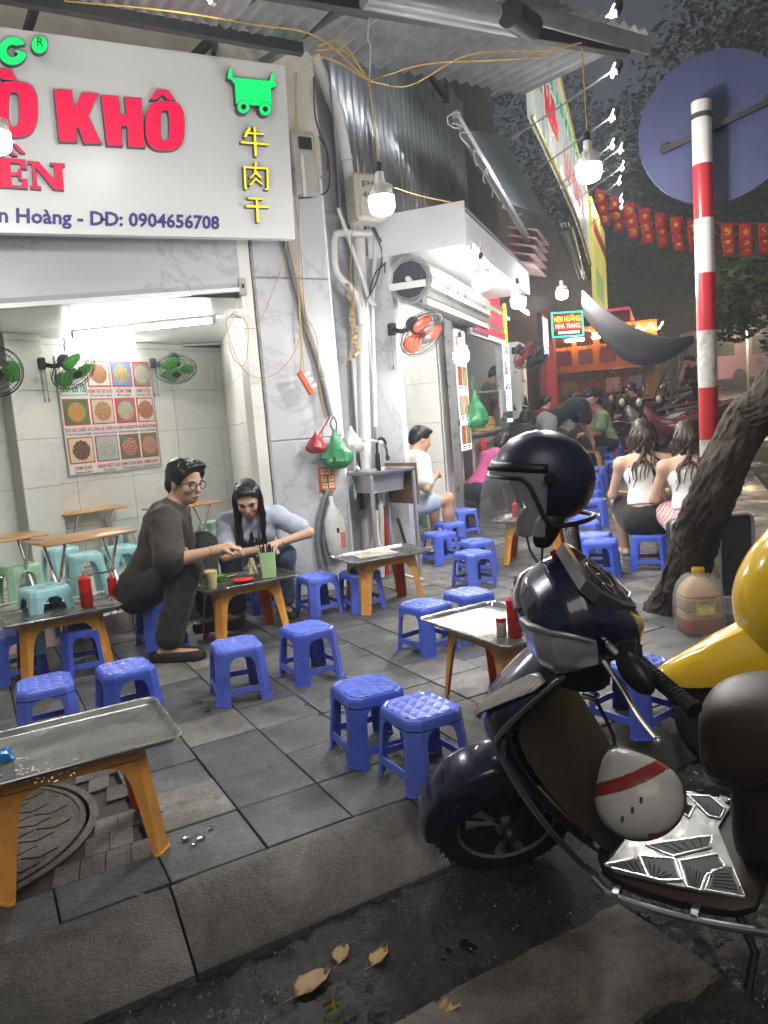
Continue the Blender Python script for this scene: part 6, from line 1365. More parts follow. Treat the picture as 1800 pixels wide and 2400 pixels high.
q0 = at(1655,1190,4.40); q1 = at(1750,990,4.32); q2 = at(1865,830,4.30)
top_ = Vector((4.35,1.75,3.6)); trunk_mesh(nt_,[base-Vector((0,0,.05)),base.lerp(q0,.45)+Vector((0,0,-.03)),q0,q1,q2,top_],[.128,.108],rough=.08,n=88,sub=34,bark=.10)
o = None
LEAF = [mat('leaf_%d'%i,c,.55,var=.3,vscale=3) for i,c in enumerate([(.035,.060,.018),(.055,.085,.022),(.022,.040,.016),(.10,.13,.03)])]
def crown(parent, c, r, n, size, mats, seed=1, squash=.8, lobes=9):
    r_ = random.Random(seed); b = MB(); L = [(c+Vector((r_.gauss(0,.5)*r,r_.gauss(0,.5)*r,r_.gauss(0,.42)*r*squash)), r*r_.uniform(.32,.55)) for _ in range(lobes)]
    for k in range(n):
        lc, lr = L[r_.randrange(lobes)]; d = Vector((r_.gauss(0,1),r_.gauss(0,1),r_.gauss(0,1))).normalized(); p = lc+d*lr*(r_.random()**.35); a = Vector((r_.gauss(0,1),r_.gauss(0,1),r_.gauss(0,.5))).normalized(); e = a.cross(Vector((r_.gauss(0,1),r_.gauss(0,1),r_.gauss(0,1)))).normalized(); s = size*r_.uniform(.6,1.4)
        b.mat(min(len(mats)-1,int(abs(r_.gauss(0,.9))))); b.add([p-a*s,p+e*s*.42,p+a*s,p-e*s*.42],[(0,1,2,3)])
    return b.build('crown', mats, parent, angle=0, weld=False)
crown(nt_, Vector((4.9,1.3,4.9)), 1.3, 2600, .07, LEAF[:3], 3)
for k,l in enumerate((((4.35,1.75,3.55),(4.7,1.5,4.3),(5.3,1.2,4.9)),((4.3,1.8,3.5),(4.4,1.1,4.3),(4.6,.7,5.0)))): MB().tube(curve_pts(l,4),[.10,.09,.085,.08,.07,.06,.05,.04,.03],8).build('limb', BARK, nt_)
for k,(x,y,D,r,n,sz,lab) in enumerate(((1560,640,52,9.5,17000,.19,'dark leafy tree behind the bunting beyond the street'),(1775,500,46,8.0,15000,.17,'tree catching lamplight behind the round sign'),(1835,690,16,1.3,3000,.09,'bright green low branch beside the pink bus roof'),(1420,740,60,9.5,12000,.21,'far dark tree behind the sagging tarp'),(1700,230,50,12.0,20000,.22,'tall dark tree filling the night sky'))):
    c = at(x,y,D); g_ = gz(c.x,c.y); t = thing('street_tree',lab,'tree',(c.x,c.y,g_)); trunk_mesh(t,[(0,0,-.2),(.1,.05,(c.z-g_)*.4),(0,.1,c.z-g_)],[.22*r/3,.1*r/3],n=10); crown(t,Vector((0,0,c.z-g_)),r,n,sz,(LEAF[1],LEAF[3]) if k == 2 else (LEAF[0],LEAF[1],LEAF[2]) if k != 1 else (LEAF[1],LEAF[0],LEAF[3]),k+11)
# dark row of buildings across the street, far
fbld = thing('far_building','unlit building mass beyond the trees across the street','building',uv(48,8,0),ROT2)
lbox(fbld,'block',(0,-6,6),(6,34,16),mat('night_facade',(.045,.05,.055),.8,var=.3,vscale=.4),0)
r_ = random.Random(8)
for k in range(24): lbox(fbld,'window',(-3.01,-16+ (k%8)*3.6,3+3.2*(k//8)),(.06,1.2,1.6),mat('night_window',(.02,.025,.03),.1),0)
# ================================================================ bus
bp_ = GS(1720,905,0); bus = thing('pink_bus','pale pink coach with a blue roof light strip across the street','bus',(bp_.x,bp_.y,bp_.z),math.atan2(CRT.y,CRT.x)+R_(14)); PB = mat('bus_pink',(.42,.20,.30),.35,var=.06,coat=.3); BG = mat('bus_glass',(.015,.016,.022),.08)
b = MB(); L_,W_,H_ = 9.5,2.4,3.05; b.loft([[(x,-W_/2,.35),(x,W_/2,.35),(x,W_/2,H_-.25),(x,W_/2-.25,H_),(x,-W_/2+.25,H_),(x,-W_/2,H_-.25)] for x in (-2.6,-2.45,L_-2.8,L_-2.6)]); b.build('body', PB, bus, bev=.08)
for k,(x0_,x1_) in enumerate(((-2.25,-.9),(.2,2.6),(2.7,5.0),(5.1,6.6))): lbox(bus,'window',((x0_+x1_)/2,-W_/2-.012,2.05),(x1_-x0_,.03,.95),BG,.01)
lbox(bus,'rear_window',(-2.62,0,2.1),(.04,1.9,1.0),BG,.01)
lbox(bus,'roof_light_strip',(4.2,-W_/2+.16,H_+.02),(6.5,.06,.07),mat('blue_led',(.05,.08,.6),.4,emit=(.06,.1,1),es=2.2),0)
for x in (-.6,5.0): MB().lathe([(0,-.13),(.36,-.13),(.46,-.08),(.46,.08),(.36,.13),(0,.13)],24,(x,-W_/2+.1,.46),Matrix.Rotation(R_(90),3,'X')).build('wheel', TYRE, bus)
lbox(bus,'tail_lamp',(-2.55,-W_/2-.02,.95),(.12,.03,.08),mat('amber_lamp',(.6,.25,.03),.3,emit=(1,.45,.05),es=1.5),0); MB().lathe([(0,0),(.2,0),(.2,.02),(0,.02)],24,(.6,-W_/2-.01,1.2),Matrix.Rotation(R_(90),3,'X')).build('emblem', mat('bus_emblem',(.22,.08,.14),.4), bus)
# ================================================================ parked motorbikes (background)
MK = [mat('bike_black',(.012,.012,.014),.25,coat=.6), mat('bike_grey',(.25,.25,.26),.25,.4,coat=.6), mat('bike_wine',(.14,.02,.03),.25,coat=.6)]
def motorbike(P, rz, k, label):
    t = thing('motorbike',label,'motorbike',P,rz,'motorbikes parked beyond the tarp'); t.rotation_euler = (R_(-7),0,rz); m_ = MK[k%3]
    for x in (-.62,.62):
        MB().lathe([(.2,-.03),(.27,-.04),(.29,0),(.27,.04),(.2,.03)],22,(x,0,.29),Matrix.Rotation(R_(90),3,'X'),closed=True).build('wheel', TYRE, t)
        b = MB(); b.lathe([(.195,-.02),(.21,-.02),(.21,.02),(.195,.02)],22,(x,0,.29),Matrix.Rotation(R_(90),3,'X'),closed=True)
        for a in range(6): b.tube([(x,0,.29),(x+.2*math.cos(a*1.047),0,.29+.2*math.sin(a*1.047))],.012,5)
        b.build('rim', ALLOY, t)
    b = MB(); b.loft([[(x,w_*math.cos(a),zc_+h_*math.sin(a)) for a in [6.2832*j/10 for j in range(10)]] for x,w_,zc_,h_ in ((.52,.03,.78,.05),(.46,.13,.74,.16),(.36,.16,.62,.24),(.24,.12,.48,.2),(.0,.09,.42,.14),(-.2,.11,.5,.17),(-.5,.14,.66,.13),(-.85,.09,.78,.07),(-.95,.03,.82,.03))]); b.build('body', m_, t, sub=1)
    b = MB(); b.loft([[(x,w_,z),(x,-w_,z),(x,-w_*.9,z+.07),(x,w_*.9,z+.07)] for x,w_,z in ((.0,.08,.68),(-.2,.13,.72),(-.55,.13,.76),(-.85,.09,.8))]); b.build('seat', LEATHER, t, sub=1)
    b = MB(); b.tube([(.42,-.34,1.0),(.46,-.15,1.02),(.46,.15,1.02),(.42,.34,1.0)],.014,7); b.tube([(.62,0,.3),(.46,0,.98)],.03,7); b.build('handlebar', BLK, t)
    MB().ell((.54,0,.93),(.06,.12,.08),12,8).build('headlight', LENSW, t)
    for s in (-1,1): MB().ell((.42,s*.30,1.18),(.02,.06,.04),10,8).build('mirror', ALLOY, t); MB().tube([(.44,s*.2,1.02),(.42,s*.29,1.16)],.007,5).build('mirror_stem', CHROME, t)
    b = MB(); b.tube([(-.1,-.14,.25),(-.5,-.17,.3),(-.95,-.18,.4)],[.03,.045,.05],10); b.build('exhaust', CHROME, t)
    MB().box((-.97,0,.72),(.03,.12,.06),bev=.01).build('tail_light', mat('tail_red',(.4,.01,.01),.3,emit=(1,.02,.02),es=.3), t)
    MB().loft([[(.62+.31*math.cos(a),y,.29+.31*math.sin(a)) for a in [R_(20+14*j) for j in range(9)]] for y in (-.055,.055)],closed=False,caps=False).build('front_fender', m_, t, solid=.01)
for k,(x,y,rz,l) in enumerate(((1500,1030,120,'black motorbike nearest the white foam box'),(1535,1055,128,'grey motorbike behind the long slanted pole'),(1580,1060,124,'wine red motorbike with shiny trim behind the women'),(1625,1050,118,'black motorbike beside the striped pole'),(1560,985,130,'grey motorbike with chrome mirrors under the tarp corner'),(1605,975,126,'wine red motorbike at the far end of the parked row'))):
    p = GS(x,y,0); motorbike((p.x,p.y,p.z), ROT2+R_(rz-40), k, l)
# lit street lamp beside the bus
lp = at(1745,768,36); lg = gz(lp.x,lp.y); sl_ = thing('street_lamp','street lamp with a warm lit head above the pink bus','lamp',(lp.x,lp.y,lg)); MB().tube([(.6,.3,-.2),(.6,.3,lp.z-lg+.5),(.3,.15,lp.z-lg+.75),(0,0,lp.z-lg+.35)],[.07,.05,.04,.03],8).build('pole', dark_steel, sl_); MB().ell((0,0,lp.z-lg+.14),(.24,.24,.10),14,8).build('lamp_head', dark_steel, sl_); MB().ell((0,0,lp.z-lg),(.12,.12,.10),12,8).build('lamp_glass', lampmat('street_glow',(1,.72,.42),2600), sl_)
# ================================================================ suitcase-like black panel, oil jug
sg_ = thing('black_display_case','black rounded case with a metal rim standing behind the tree','case',GS(1665,1400,0),math.atan2(CRT.y,CRT.x)+R_(4)); sg_.location.z = 0
b = MB(); n = 6; hw, hh = .26,.26
def rr2(s,y): return [(x,y,z+.27) for x,z,_ in [(q[0],q[1],0) for q in rrect(hw*s,hh*s,.05,0,4)]]
b.loft([rr2(1,-.05),rr2(1.02,-.04),rr2(1.02,.04),rr2(1,.05)]); b.build('panel', mat('case_black',(.018,.018,.018),.55,var=.2), sg_)
b = MB(); q = rr2(1.03,-.052); b.tube(q+[q[0]],.011,8,caps=False); b.build('rim', grey_steel, sg_)
for x in (-.2,.2): MB().tube([(x,0,.02),(x,0,-.0)],.02,8).build('foot', BLK, sg_)
op = G(1640,1478,0); oil = thing('cooking_oil_jug','big plastic jug of orange cooking oil wrapped in a clear bag','jug',(op.x,op.y,0),math.atan2(CRT.y,CRT.x))
def rq(hx,hy,r,z): return rrect(hx,hy,r,z,4)
JP = mat('jug_plastic',(.62,.42,.22),.2,trans=.35,ior=1.2); OIL = mat('red_oil',(.30,.055,.018),.2)
b = MB(); b.mat(1).loft([rq(.095,.075,.03,0),rq(.105,.085,.035,.012),rq(.105,.085,.035,.085)],caps=True); b.mat(0).loft([rq(.105,.085,.035,.085),rq(.105,.085,.035,.12),rq(.100,.08,.035,.125),rq(.106,.086,.035,.135),rq(.106,.086,.035,.20),rq(.100,.08,.035,.206),rq(.104,.084,.035,.215),rq(.09,.07,.035,.26),rq(.05,.045,.03,.305),rq(.03,.03,.028,.315),rq(.03,.03,.028,.335)],caps=True); b.build('jug_body',[JP,OIL],oil,angle=40)
MB().lathe([(.033,.33),(.035,.334),(.035,.358),(.032,.362),(0,.362)],20).build('cap', mat('cap_yellow',(.62,.42,.04),.35), oil)
lbox(oil,'label',(0,-.0885,.165),(.105,.003,.11),mat('label_yellow',(.62,.50,.10),.4,var=.15,vscale=20),0); lbox(oil,'label_band',(0,-.091,.21),(.105,.002,.02),mat('label_red',(.5,.06,.04),.4),0); lbox(oil,'label_picture',(.0,-.091,.135),(.09,.002,.035),FOOD[3],0)
fit_text('label_text','Cooking Oil',Vector((-.045,-.092,.178)),Vector((.045,-.092,.178)),Vector((-.045,-.092,.195)),INDIGO,oil,.01,.001)
b = MB(); n = 26; r_ = random.Random(3); secs = []
for k,(s,z) in enumerate(((1.02,.0),(1.12,.03),(1.16,.09),(1.2,.15),(1.15,.21),(1.0,.27),(.72,.315),(.45,.335))): secs.append([(q[0]*s*(1+.10*(vnoise(j*1.1,k*.9,3)-.5)),q[1]*s*(1+.14*(vnoise(j*1.1,k*.9,5)-.5)),z) for j,q in enumerate(rq(.105,.085,.035,0))])
b.loft(secs,caps=False); b.build('film_bag', mat('bag_film',(.7,.7,.7),.15,alpha=.22,bump=.8,bscale=24), oil, angle=25)
# ================================================================ yellow scooter (cut by the frame edge)
YEL = mat('yellow_paint',(.72,.47,.010),.2,coat=1,dirt=.15,dcol=(.3,.2,.03),dscale=5); yh = R_(-52); yf = Vector((math.sin(yh),math.cos(yh),0)); yl = Vector((-yf.y,yf.x,0))
yp = G(1732,1792,-.10); ysc = thing('yellow_scooter','bright yellow scooter parked beyond the navy one','scooter'); YM = Matrix((yf,yl,Vector((0,0,1)))).transposed().to_4x4(); YM.translation = Vector((yp.x,yp.y,-.13)); ysc.matrix_world = YM
wheel(ysc, Matrix(), .225, .045, .145, True)
b = MB(); secs = []
for x,w_,z0,z1 in ((.30,.012,.385,.405),(.27,.045,.37,.43),(.20,.075,.36,.475),(.08,.10,.375,.535),(-.06,.12,.40,.60),(-.18,.135,.40,.66)):
    secs.append([(x,-w_,z0),(x,-w_*.95,(z0+z1)/2),(x,-w_*.45,z1-.008),(x,0,z1),(x,w_*.45,z1-.008),(x,w_*.95,(z0+z1)/2),(x,w_,z0),(x,w_*.8,z0+.02),(x,-w_*.8,z0+.02)])
b.loft(secs); b.build('front_fender', YEL, ysc, sub=1, bev=.006)
b = MB(); secs = []
for z,w_,xe,xn in ((.28,.12,-.34,-.20),(.40,.18,-.30,-.08),(.55,.21,-.26,.00),(.70,.20,-.25,.02),(.84,.17,-.28,-.04),(.98,.11,-.34,-.16)): secs.append([(xe+(xn-xe)*math.cos(v*1.5708), w_*math.sin(v*1.5708), z) for v in [-1+2*s/12 for s in range(13)]]+[(xe-.03,w_*.5,z),(xe-.04,0,z),(xe-.03,-w_*.5,z)])
b.loft(secs); b.build('front_cowl', YEL, ysc, sub=2)
b = MB(); b.loft([[(-.12,.16,.62),(-.16,.185,.66),(-.20,.195,.78),(-.17,.16,.80)] , [(-.118,.165,.62),(-.158,.19,.66),(-.198,.20,.78),(-.168,.165,.80)]]); b.build('indicator_lens', LENSW, ysc)
b = MB(); 
for s in (-1,1): b.tube([(0,s*.07,.225),(-.10,s*.06,.45)],.022,10)
b.build('fork', BLK, ysc); lbox(ysc,'floorboard',(-.55,0,.28),(.5,.36,.08),BLK,.02)
b = MB(); b.loft([[(x,w_*math.cos(a),(z0+z1)/2+(z1-z0)/2*math.sin(a)) for a in [6.2832*j/12 for j in range(12)]] for x,w_,z0,z1 in ((-.78,.08,.3,.7),(-.85,.15,.28,.74),(-1.2,.18,.35,.76),(-1.5,.1,.5,.74))]); b.build('rear_body', YEL, ysc, sub=1); wheel(ysc, Matrix.Translation((-1.22,0,0)), .22,.05,.135,False)
b = MB(); b.tube([(-.36,-.33,.98),(-.33,0,.97),(-.36,.33,.98)],.016,8); b.build('handlebar', BLK, ysc); MB().ell((-.26,0,.95),(.10,.13,.09),16,10).build('handle_cover', YEL, ysc)
# ================================================================ picture menu on the back wall of shop 1
def wpn(x, y, o=.02): return onplane(x, y, B0+NB*o, NB)
bl_, br_, tr_ = wpn(162,1116), wpn(376,1078), wpn(352,832); W_ = (br_-bl_).dot(TB)-.005; Hh_ = tr_.z-br_.z+.02
pst = thing('picture_menu','large white picture menu with twelve food photos on the back wall','menu',Vector((bl_.x,bl_.y,bl_.z)),math.atan2(TB.y,TB.x)); 
lbox(pst,'board',(W_/2,0,Hh_/2),(W_,.012,Hh_),mat('menu_board',(.70,.70,.67),.25),0)
rim_ = mat('menu_edge',(.3,.3,.28),.5); 
for c_,d_ in (((W_/2,-.004,0),(W_,.02,.012)),((0,-.004,Hh_/2),(.012,.02,Hh_)),((W_,-.004,Hh_/2),(.012,.02,Hh_))): lbox(pst,'edge_strip',c_,d_,rim_,0)
def foodpic(i, bgc, fc, fc2):
    m_ = mat('dish_photo_%d'%i,fc,.3); nt = m_.node_tree; N = nt.nodes; L = nt.links; b = N['Principled BSDF']; tc = N.new('ShaderNodeTexCoord'); mp = N.new('ShaderNodeMapping'); L.new(tc.outputs['Object'],mp.inputs[0]); mp.inputs['Scale'].default_value = (8,8,8); mp.inputs['Location'].default_value = (i*0.0,0,0)
    vo = N.new('ShaderNodeTexVoronoi'); vo.inputs['Scale'].default_value = 6+i%4; L.new(mp.outputs[0],vo.inputs[0]); no = N.new('ShaderNodeTexNoise'); no.inputs['Scale'].default_value = 9; no.inputs['Detail'].default_value = 5; L.new(mp.outputs[0],no.inputs[0])
    r = N.new('ShaderNodeValToRGB'); r.color_ramp.elements[0].color = (*[c*.35 for c in fc],1); r.color_ramp.elements[1].color = (*fc2,1); e = r.color_ramp.elements.new(.5); e.color = (*fc,1); r.color_ramp.elements[0].position = .3; r.color_ramp.elements[2].position = .72; L.new(no.outputs[0],r.inputs[0])
    mx0 = N.new('ShaderNodeMix'); mx0.data_type = 'RGBA'; mx0.inputs[0].default_value = .35; L.new(r.outputs[0],mx0.inputs[6]); L.new(vo.outputs['Color'],mx0.inputs[7]); mx0.blend_type = 'MULTIPLY'
    ln_ = N.new('ShaderNodeVectorMath'); ln_.operation = 'LENGTH'; L.new(mp.outputs[0],ln_.inputs[0]); ad = N.new('ShaderNodeMath'); ad.operation = 'MULTIPLY_ADD'; L.new(no.outputs[0],ad.inputs[0]); ad.inputs[1].default_value = .35; L.new(ln_.outputs['Value'],ad.inputs[2])
    gt = N.new('ShaderNodeMath'); gt.operation = 'GREATER_THAN'; L.new(ad.outputs[0],gt.inputs[0]); gt.inputs[1].default_value = .90
    mx = N.new('ShaderNodeMix'); mx.data_type = 'RGBA'; L.new(gt.outputs[0],mx.inputs[0]); L.new(mx0.outputs[2],mx.inputs[6]); mx.inputs[7].default_value = (*bgc,1); L.new(mx.outputs[2],b.inputs['Base Color']); return m_
FP = [((.55,.55,.5),(.40,.16,.10),(.16,.26,.06)),((.12,.25,.5),(.5,.36,.18),(.6,.5,.2)),((.30,.24,.16),(.62,.60,.52),(.5,.3,.2)),((.05,.12,.04),(.55,.22,.06),(.2,.3,.05)),((.5,.42,.34),(.42,.22,.10),(.5,.3,.1)),((.3,.1,.12),(.52,.46,.34),(.2,.22,.1)),((.6,.56,.5),(.45,.16,.09),(.4,.2,.1)),((.55,.5,.3),(.12,.05,.05),(.4,.15,.06)),((.3,.42,.42),(.55,.50,.46),(.3,.1,.06)),((.04,.16,.10),(.45,.13,.06),(.7,.66,.6)),((.10,.2,.05),(.58,.28,.24),(.5,.2,.16))]
FRD = mat('menu_red_frame',(.48,.02,.03),.4); CR = mat('caption_red_ink',(.45,.02,.03),.5); CB = mat('caption_blue_ink',(.03,.045,.18),.5); CG = mat('caption_green_ink',(.02,.16,.07),.5)
cols_ = [(.02,.275),(.295,.535),(.555,.775),(.795,.985)]; rows_ = [(.03,.255),(.355,.58),(.68,.905)]
caps = [[None,('NỘM THỊT BÒ KHÔ','Dried beef salad'),('NỘM CHIM','Bird salad'),('NEM CUỐN','Spring rolls')],[('ĐÙI GÀ CHIÊN XÙ','Fried chicken thighs'),('CÁNH GÀ CHIÊN XÙ','Fried chicken wings'),('CHÂN GÀ NGÂM SẢ TẮC','Chicken feet soaked in lemongrass'),('GÀ VIÊN LẮC PHÔ MAI','Cheese shake chicken')],[('CHIM QUAY','Roasted Bird'),('BÁNH BỘT LỌC','Dumplings'),('NEM CHUA RÁN','Fried fermented pork roll'),('NEM CHUA','Fermented pork roll')]]
k = 0
def ptext(body, xc, wmax, z, hgt, m_, bold=.01):
    wd = min(wmax, len(body)*hgt*.62); return fit_text('caption',body,Vector((xc-wd/2,-.0075,z)),Vector((xc+wd/2,-.0075,z)),Vector((xc-wd/2,-.0075,z+hgt)),m_,pst,bold,.001)
for r in range(3):
    for c in range(4):
        x0,x1 = cols_[c][0]*W_,cols_[c][1]*W_; z1,z0 = Hh_*(1-rows_[r][0]),Hh_*(1-rows_[r][1]); xc,zc_ = (x0+x1)/2,(z0+z1)/2
        if caps[r][c] is None:
            for c_,d_ in (((xc,-.0085,z1-.14),(x1-x0,.003,.006)),((xc,-.0085,z0-.075),(x1-x0,.003,.006)),((x0,-.0085,(z1-.14+z0-.075)/2),(.006,.003,z1-z0-.065)),((x1,-.0085,(z1-.14+z0-.075)/2),(.006,.003,z1-z0-.065))): lbox(pst,'green_border',c_,d_,CG,0)
            ptext('Hồ Hoàn Kiếm',xc,x1-x0-.02,z0+.06,.055,CG,.0); ptext('0904 656 708',xc,x1-x0-.02,z0-.05,.085,CG,.02); continue
        lbox(pst,'picture_frame',(xc,-.0075,zc_),(x1-x0,.004,z1-z0),FRD,0); o = lbox(pst,'dish_photo',(0,0,0),(x1-x0-.024,.004,z1-z0-.024),foodpic(k,*FP[k%11]),0); o.location = (xc,-.0105,zc_); k += 1
        ptext(caps[r][c][0],xc,x1-x0+.01,z0-.058,.034,CR,.012); ptext(caps[r][c][1],xc,x1-x0,z0-.092,.024,CB,.004)
# ================================================================ fans
def fan(C, n, P, label, blade, R=.20, group='wall fans'):           # cage centre, axis, wall point
    n = n.normalized(); t = thing('wall_fan',label,'fan',C,0,group); M = n.to_track_quat('Z','Y').to_matrix(); wire = mat('fan_wire',(.05,.055,.06),.4,.5)
    b = MB()
    for r_,z in ((R,0),(R*.97,.03),(R*.97,-.03),(R*.8,.05),(R*.6,.058),(R*.4,.062),(R*.22,.064),(R*.8,-.045),(R*.5,-.055)): b.tube([M @ Vector((r_*math.cos(6.2832*k/36),r_*math.sin(6.2832*k/36),z)) for k in range(37)],.0028 if r_ < R else .005,4,caps=False)
    for k in range(40):
        a = 6.2832*k/40; c,s = math.cos(a),math.sin(a)
        b.tube([M @ Vector((c*r_,s*r_,z)) for r_,z in ((R*.2,.064),(R*.6,.058),(R*.82,.05),(R,.0),(R*.82,-.044),(R*.4,-.057),(R*.22,-.058))],.0013,3)
    cg = b.build('cage',wire,t)
    b = MB(); b.lathe([(0,.07),(R*.2,.066),(R*.2,.058),(0,.056)],18,(0,0,0),M); b.build('cage_badge',BLK,t)
    for k in range(3):
        b = MB(); rows = []
        for i in range(7):
            rr = R*(.12+.78*i/6); wd = (.35+.55*math.sin(math.pi*(i+.6)/7.2))
            rows.append([M @ Vector((rr*math.cos(a),rr*math.sin(a),.012*(q-2)/2)) for q,a in enumerate([2.0944*k+wd*(q-2)/2.2 for q in range(5)])])
        b.loft(rows,caps=False,closed=False); b.build('blade',blade,t,solid=.003)
    b = MB(); b.lathe([(0,.03),(.028,.026),(.032,-.01),(.03,-.03),(0,-.03)],16,(0,0,0),M); b.build('hub',blade,t)
    b = MB(); b.lathe([(0,-.05),(.045,-.05),(.056,-.07),(.058,-.15),(.05,-.172),(0,-.176)],22,(0,0,0),M); b.build('motor',mat('fan_motor',(.03,.033,.04),.35),t)
    mt = M @ Vector((0,0,-.12)); q = P-C; b = MB(); b.tube(curve_pts([mt,mt.lerp(q,.5)-Vector((0,0,.03)),q],4),.02,8); b.box(q,(.06,.06,.10),bev=.008); b.build('bracket',BLK,t)
    for dx in (-.015,.02):
        MB().tube(sag(q+Vector((dx,0,-.04)),q+Vector((dx,0,-.30)),0,3),.0018,4).build('pull_cord',BLK,t); MB().tube([q+Vector((dx,0,-.30)),q+Vector((dx,0,-.335))],.005,6).build('cord_pull',BLK,t)
    return t
LFg = mat('fan_green',(.08,.42,.06),.35,trans=.2); LFo = mat('fan_orange',(.72,.10,.04),.35,trans=.2)
rt, fo = Vector((CRT.x,CRT.y,0)).normalized(), Vector((CFW.x,CFW.y,0)).normalized()
def nd_(r,u,t): return rt*r+Vector((0,0,u))-fo*t
fan(wpn(172,868,.42), nd_(.62,-.66,.35), wpn(98,852,.18), 'wall fan with green blades over the left edge of the picture menu', LFg)
fan(wpn(412,866,.42), nd_(.18,-.80,.50), wpn(358,852,.03), 'wall fan with green blades right of the picture menu', LFg)
fan(wpn(-10,872,.55), nd_(.55,-.35,.7), wpn(-70,845,.05), 'wall fan with green blades cut by the frame edge', LFg)
jp = onplane(919,772,jl.lerp(jr,.5),-T2); fan(onU(990,783,.17), nd_(.42,-.62,.52), jp, 'wall fan with orange blades on the pillar beside the sink', LFo)
for (x,y,px_,py_,l) in ((1234,832,1205,822,'far wall fan with orange blades by the payment poster'),(1262,842,1280,838,'far dark wall fan beside the violet light panel')): fan(onV(x,y,.75), nd_(.5,-.6,.5), onV(px_,py_,.3), l, LFo if x < 1250 else BLK)
# ================================================================ sink
sk = thing('hand_sink','stainless hand-wash sink on a metal stand against the pillar','sink',(2.93,5.33,0),R_(8)); SS = mat('sink_steel',(.55,.56,.56),.4,.7,rvar=.12,vscale=9); w_,d_,zt_ = .46,.40,.93
b = MB(); b.loft([rrect(w_/2,d_/2,.02,zt_-.03),rrect(w_/2,d_/2,.02,zt_),rrect(w_/2-.045,d_/2-.05,.04,zt_-.004),rrect(w_/2-.06,d_/2-.07,.05,zt_-.17),rrect(w_/2-.055,d_/2-.065,.05,zt_-.175)],caps=False); b.loft([rrect(w_/2-.06,d_/2-.07,.05,zt_-.17),rrect(.02,.02,.018,zt_-.178)],caps=True); b.build('basin',SS,sk,angle=40,solid=.002)
for sx in (-1,1):
    for sy in (-1,1): lbox(sk,'leg',(sx*(w_/2-.015),sy*(d_/2-.015),(zt_-.03)/2),(.026,.026,zt_-.03),SS,.003)
lbox(sk,'splash_panel',(w_/2+.006,0,zt_-.14),(.008,d_+.02,.34),mat('splash_print',(.26,.17,.10),.35,var=.7,vscale=9),.002)
b = MB(); b.tube(curve_pts([(-.1,.15,zt_),(-.1,.15,zt_+.14),(-.07,.12,zt_+.22),(.02,.05,zt_+.235),(.09,.0,zt_+.18),(.10,-.01,zt_+.10)],5),.011,10); b.lathe([(.028,0),(.03,.01),(.016,.03),(.013,.06)],14,(-.1,.15,zt_)); b.tube([(.10,-.01,zt_+.10),(.10,-.012,zt_+.06)],.018,10); b.build('tap',CHROME,sk)
for k,(pp_,r_,m_) in enumerate(((([(0,0,zt_-.17),(0,0,.6),(.02,.05,.35),(.03,.1,.02)]),.022,WHITEPL),([(.08,.08,.62),(.09,.08,.3),(.08,.1,.02)],.02,mat('red_pipe',(.4,.03,.03),.4)),([(-.06,-.02,.6),(-.10,-.08,.3),(-.02,-.22,.10),(.14,-.30,.02)],.011,mat('cream_hose',(.6,.56,.44),.4)),([(.18,.02,.5),(.19,-.06,.25),(.21,-.12,.02)],.014,BLK))): MB().tube(curve_pts(pp_,5),r_,10).build('hose',m_,sk)
um = thing('black_umbrella','folded black umbrella hooked behind the sink tap','umbrella',(3.02,5.50,.93)); b = MB(); b.tube([(0,0,-.3),(.01,0,.12)],[.03,.02],10); b.build('canopy',BLK,um); MB().tube(curve_pts([(.01,0,.1),(.015,0,.20),(.05,-.01,.245),(.085,-.015,.215),(.085,-.015,.18)],5),.012,8).build('handle',BLK,um)
u2 = thing('black_stick','thin black umbrella point standing beside the sink tap','umbrella',(2.86,5.52,.6)); MB().tube([(0,0,0),(0,0,.62)],[.022,.008],8).build('shaft',BLK,u2)
# ================================================================ pipes and conduits on the pillar
PVC = mat('pvc_white',(.62,.63,.62),.4,var=.1,vscale=5,dirt=.4,dcol=(.36,.35,.32),dscale=4)
def pipe(pts, Y, r, label, name='drain_pipe', m_=PVC, cat='pipe', n=10, elbows=True):
    P = [onY(x,y,Y) for x,y in pts]; t = thing(name,label,cat,P[-1]); q = [p-P[-1] for p in P]; path = [q[0]]
    for i in range(1,len(q)-1): a = q[i].lerp(q[i-1],min(.3,.08/(q[i]-q[i-1]).length)); c = q[i].lerp(q[i+1],min(.3,.08/(q[i+1]-q[i]).length)); path += [a,a.lerp(q[i],.6).lerp(c.lerp(q[i],.6),.5),c]
    path.append(q[-1]); MB().tube(path,r,14).build('tube',m_,t)
    if elbows:
        for i in range(1,len(q)-1): MB().tube([q[i].lerp(q[i-1],min(.3,.09/(q[i]-q[i-1]).length)),q[i].lerp(q[i-1],min(.4,.13/(q[i]-q[i-1]).length))],r*1.12,14).build('collar',m_,t)
pipe([(728,118),(792,262),(815,405),(842,560),(862,1310)],5.60,.052,'thick white drain pipe running down beside the marble pillar')
pipe([(868,548),(782,545),(784,640),(838,690),(846,760)],5.52,.030,'white pipe bending around in a hook below the meter cabinet')
pipe([(792,488),(845,640),(868,712),(880,715)],5.50,.017,'slim white pipe slanting down to the drain pipe')
pipe([(884,500),(872,720),(880,1000)],5.56,.018,'slim white pipe beside the drain pipe'); 
pipe([(822,845),(834,1040),(842,1200)],5.50,.014,'dark pipe with a red joint beside the pillar','dark_pipe',mat('dark_pipe',(.06,.06,.065),.5),elbows=False)
GC = mat('grey_conduit',(.17,.18,.19),.5,var=.1)
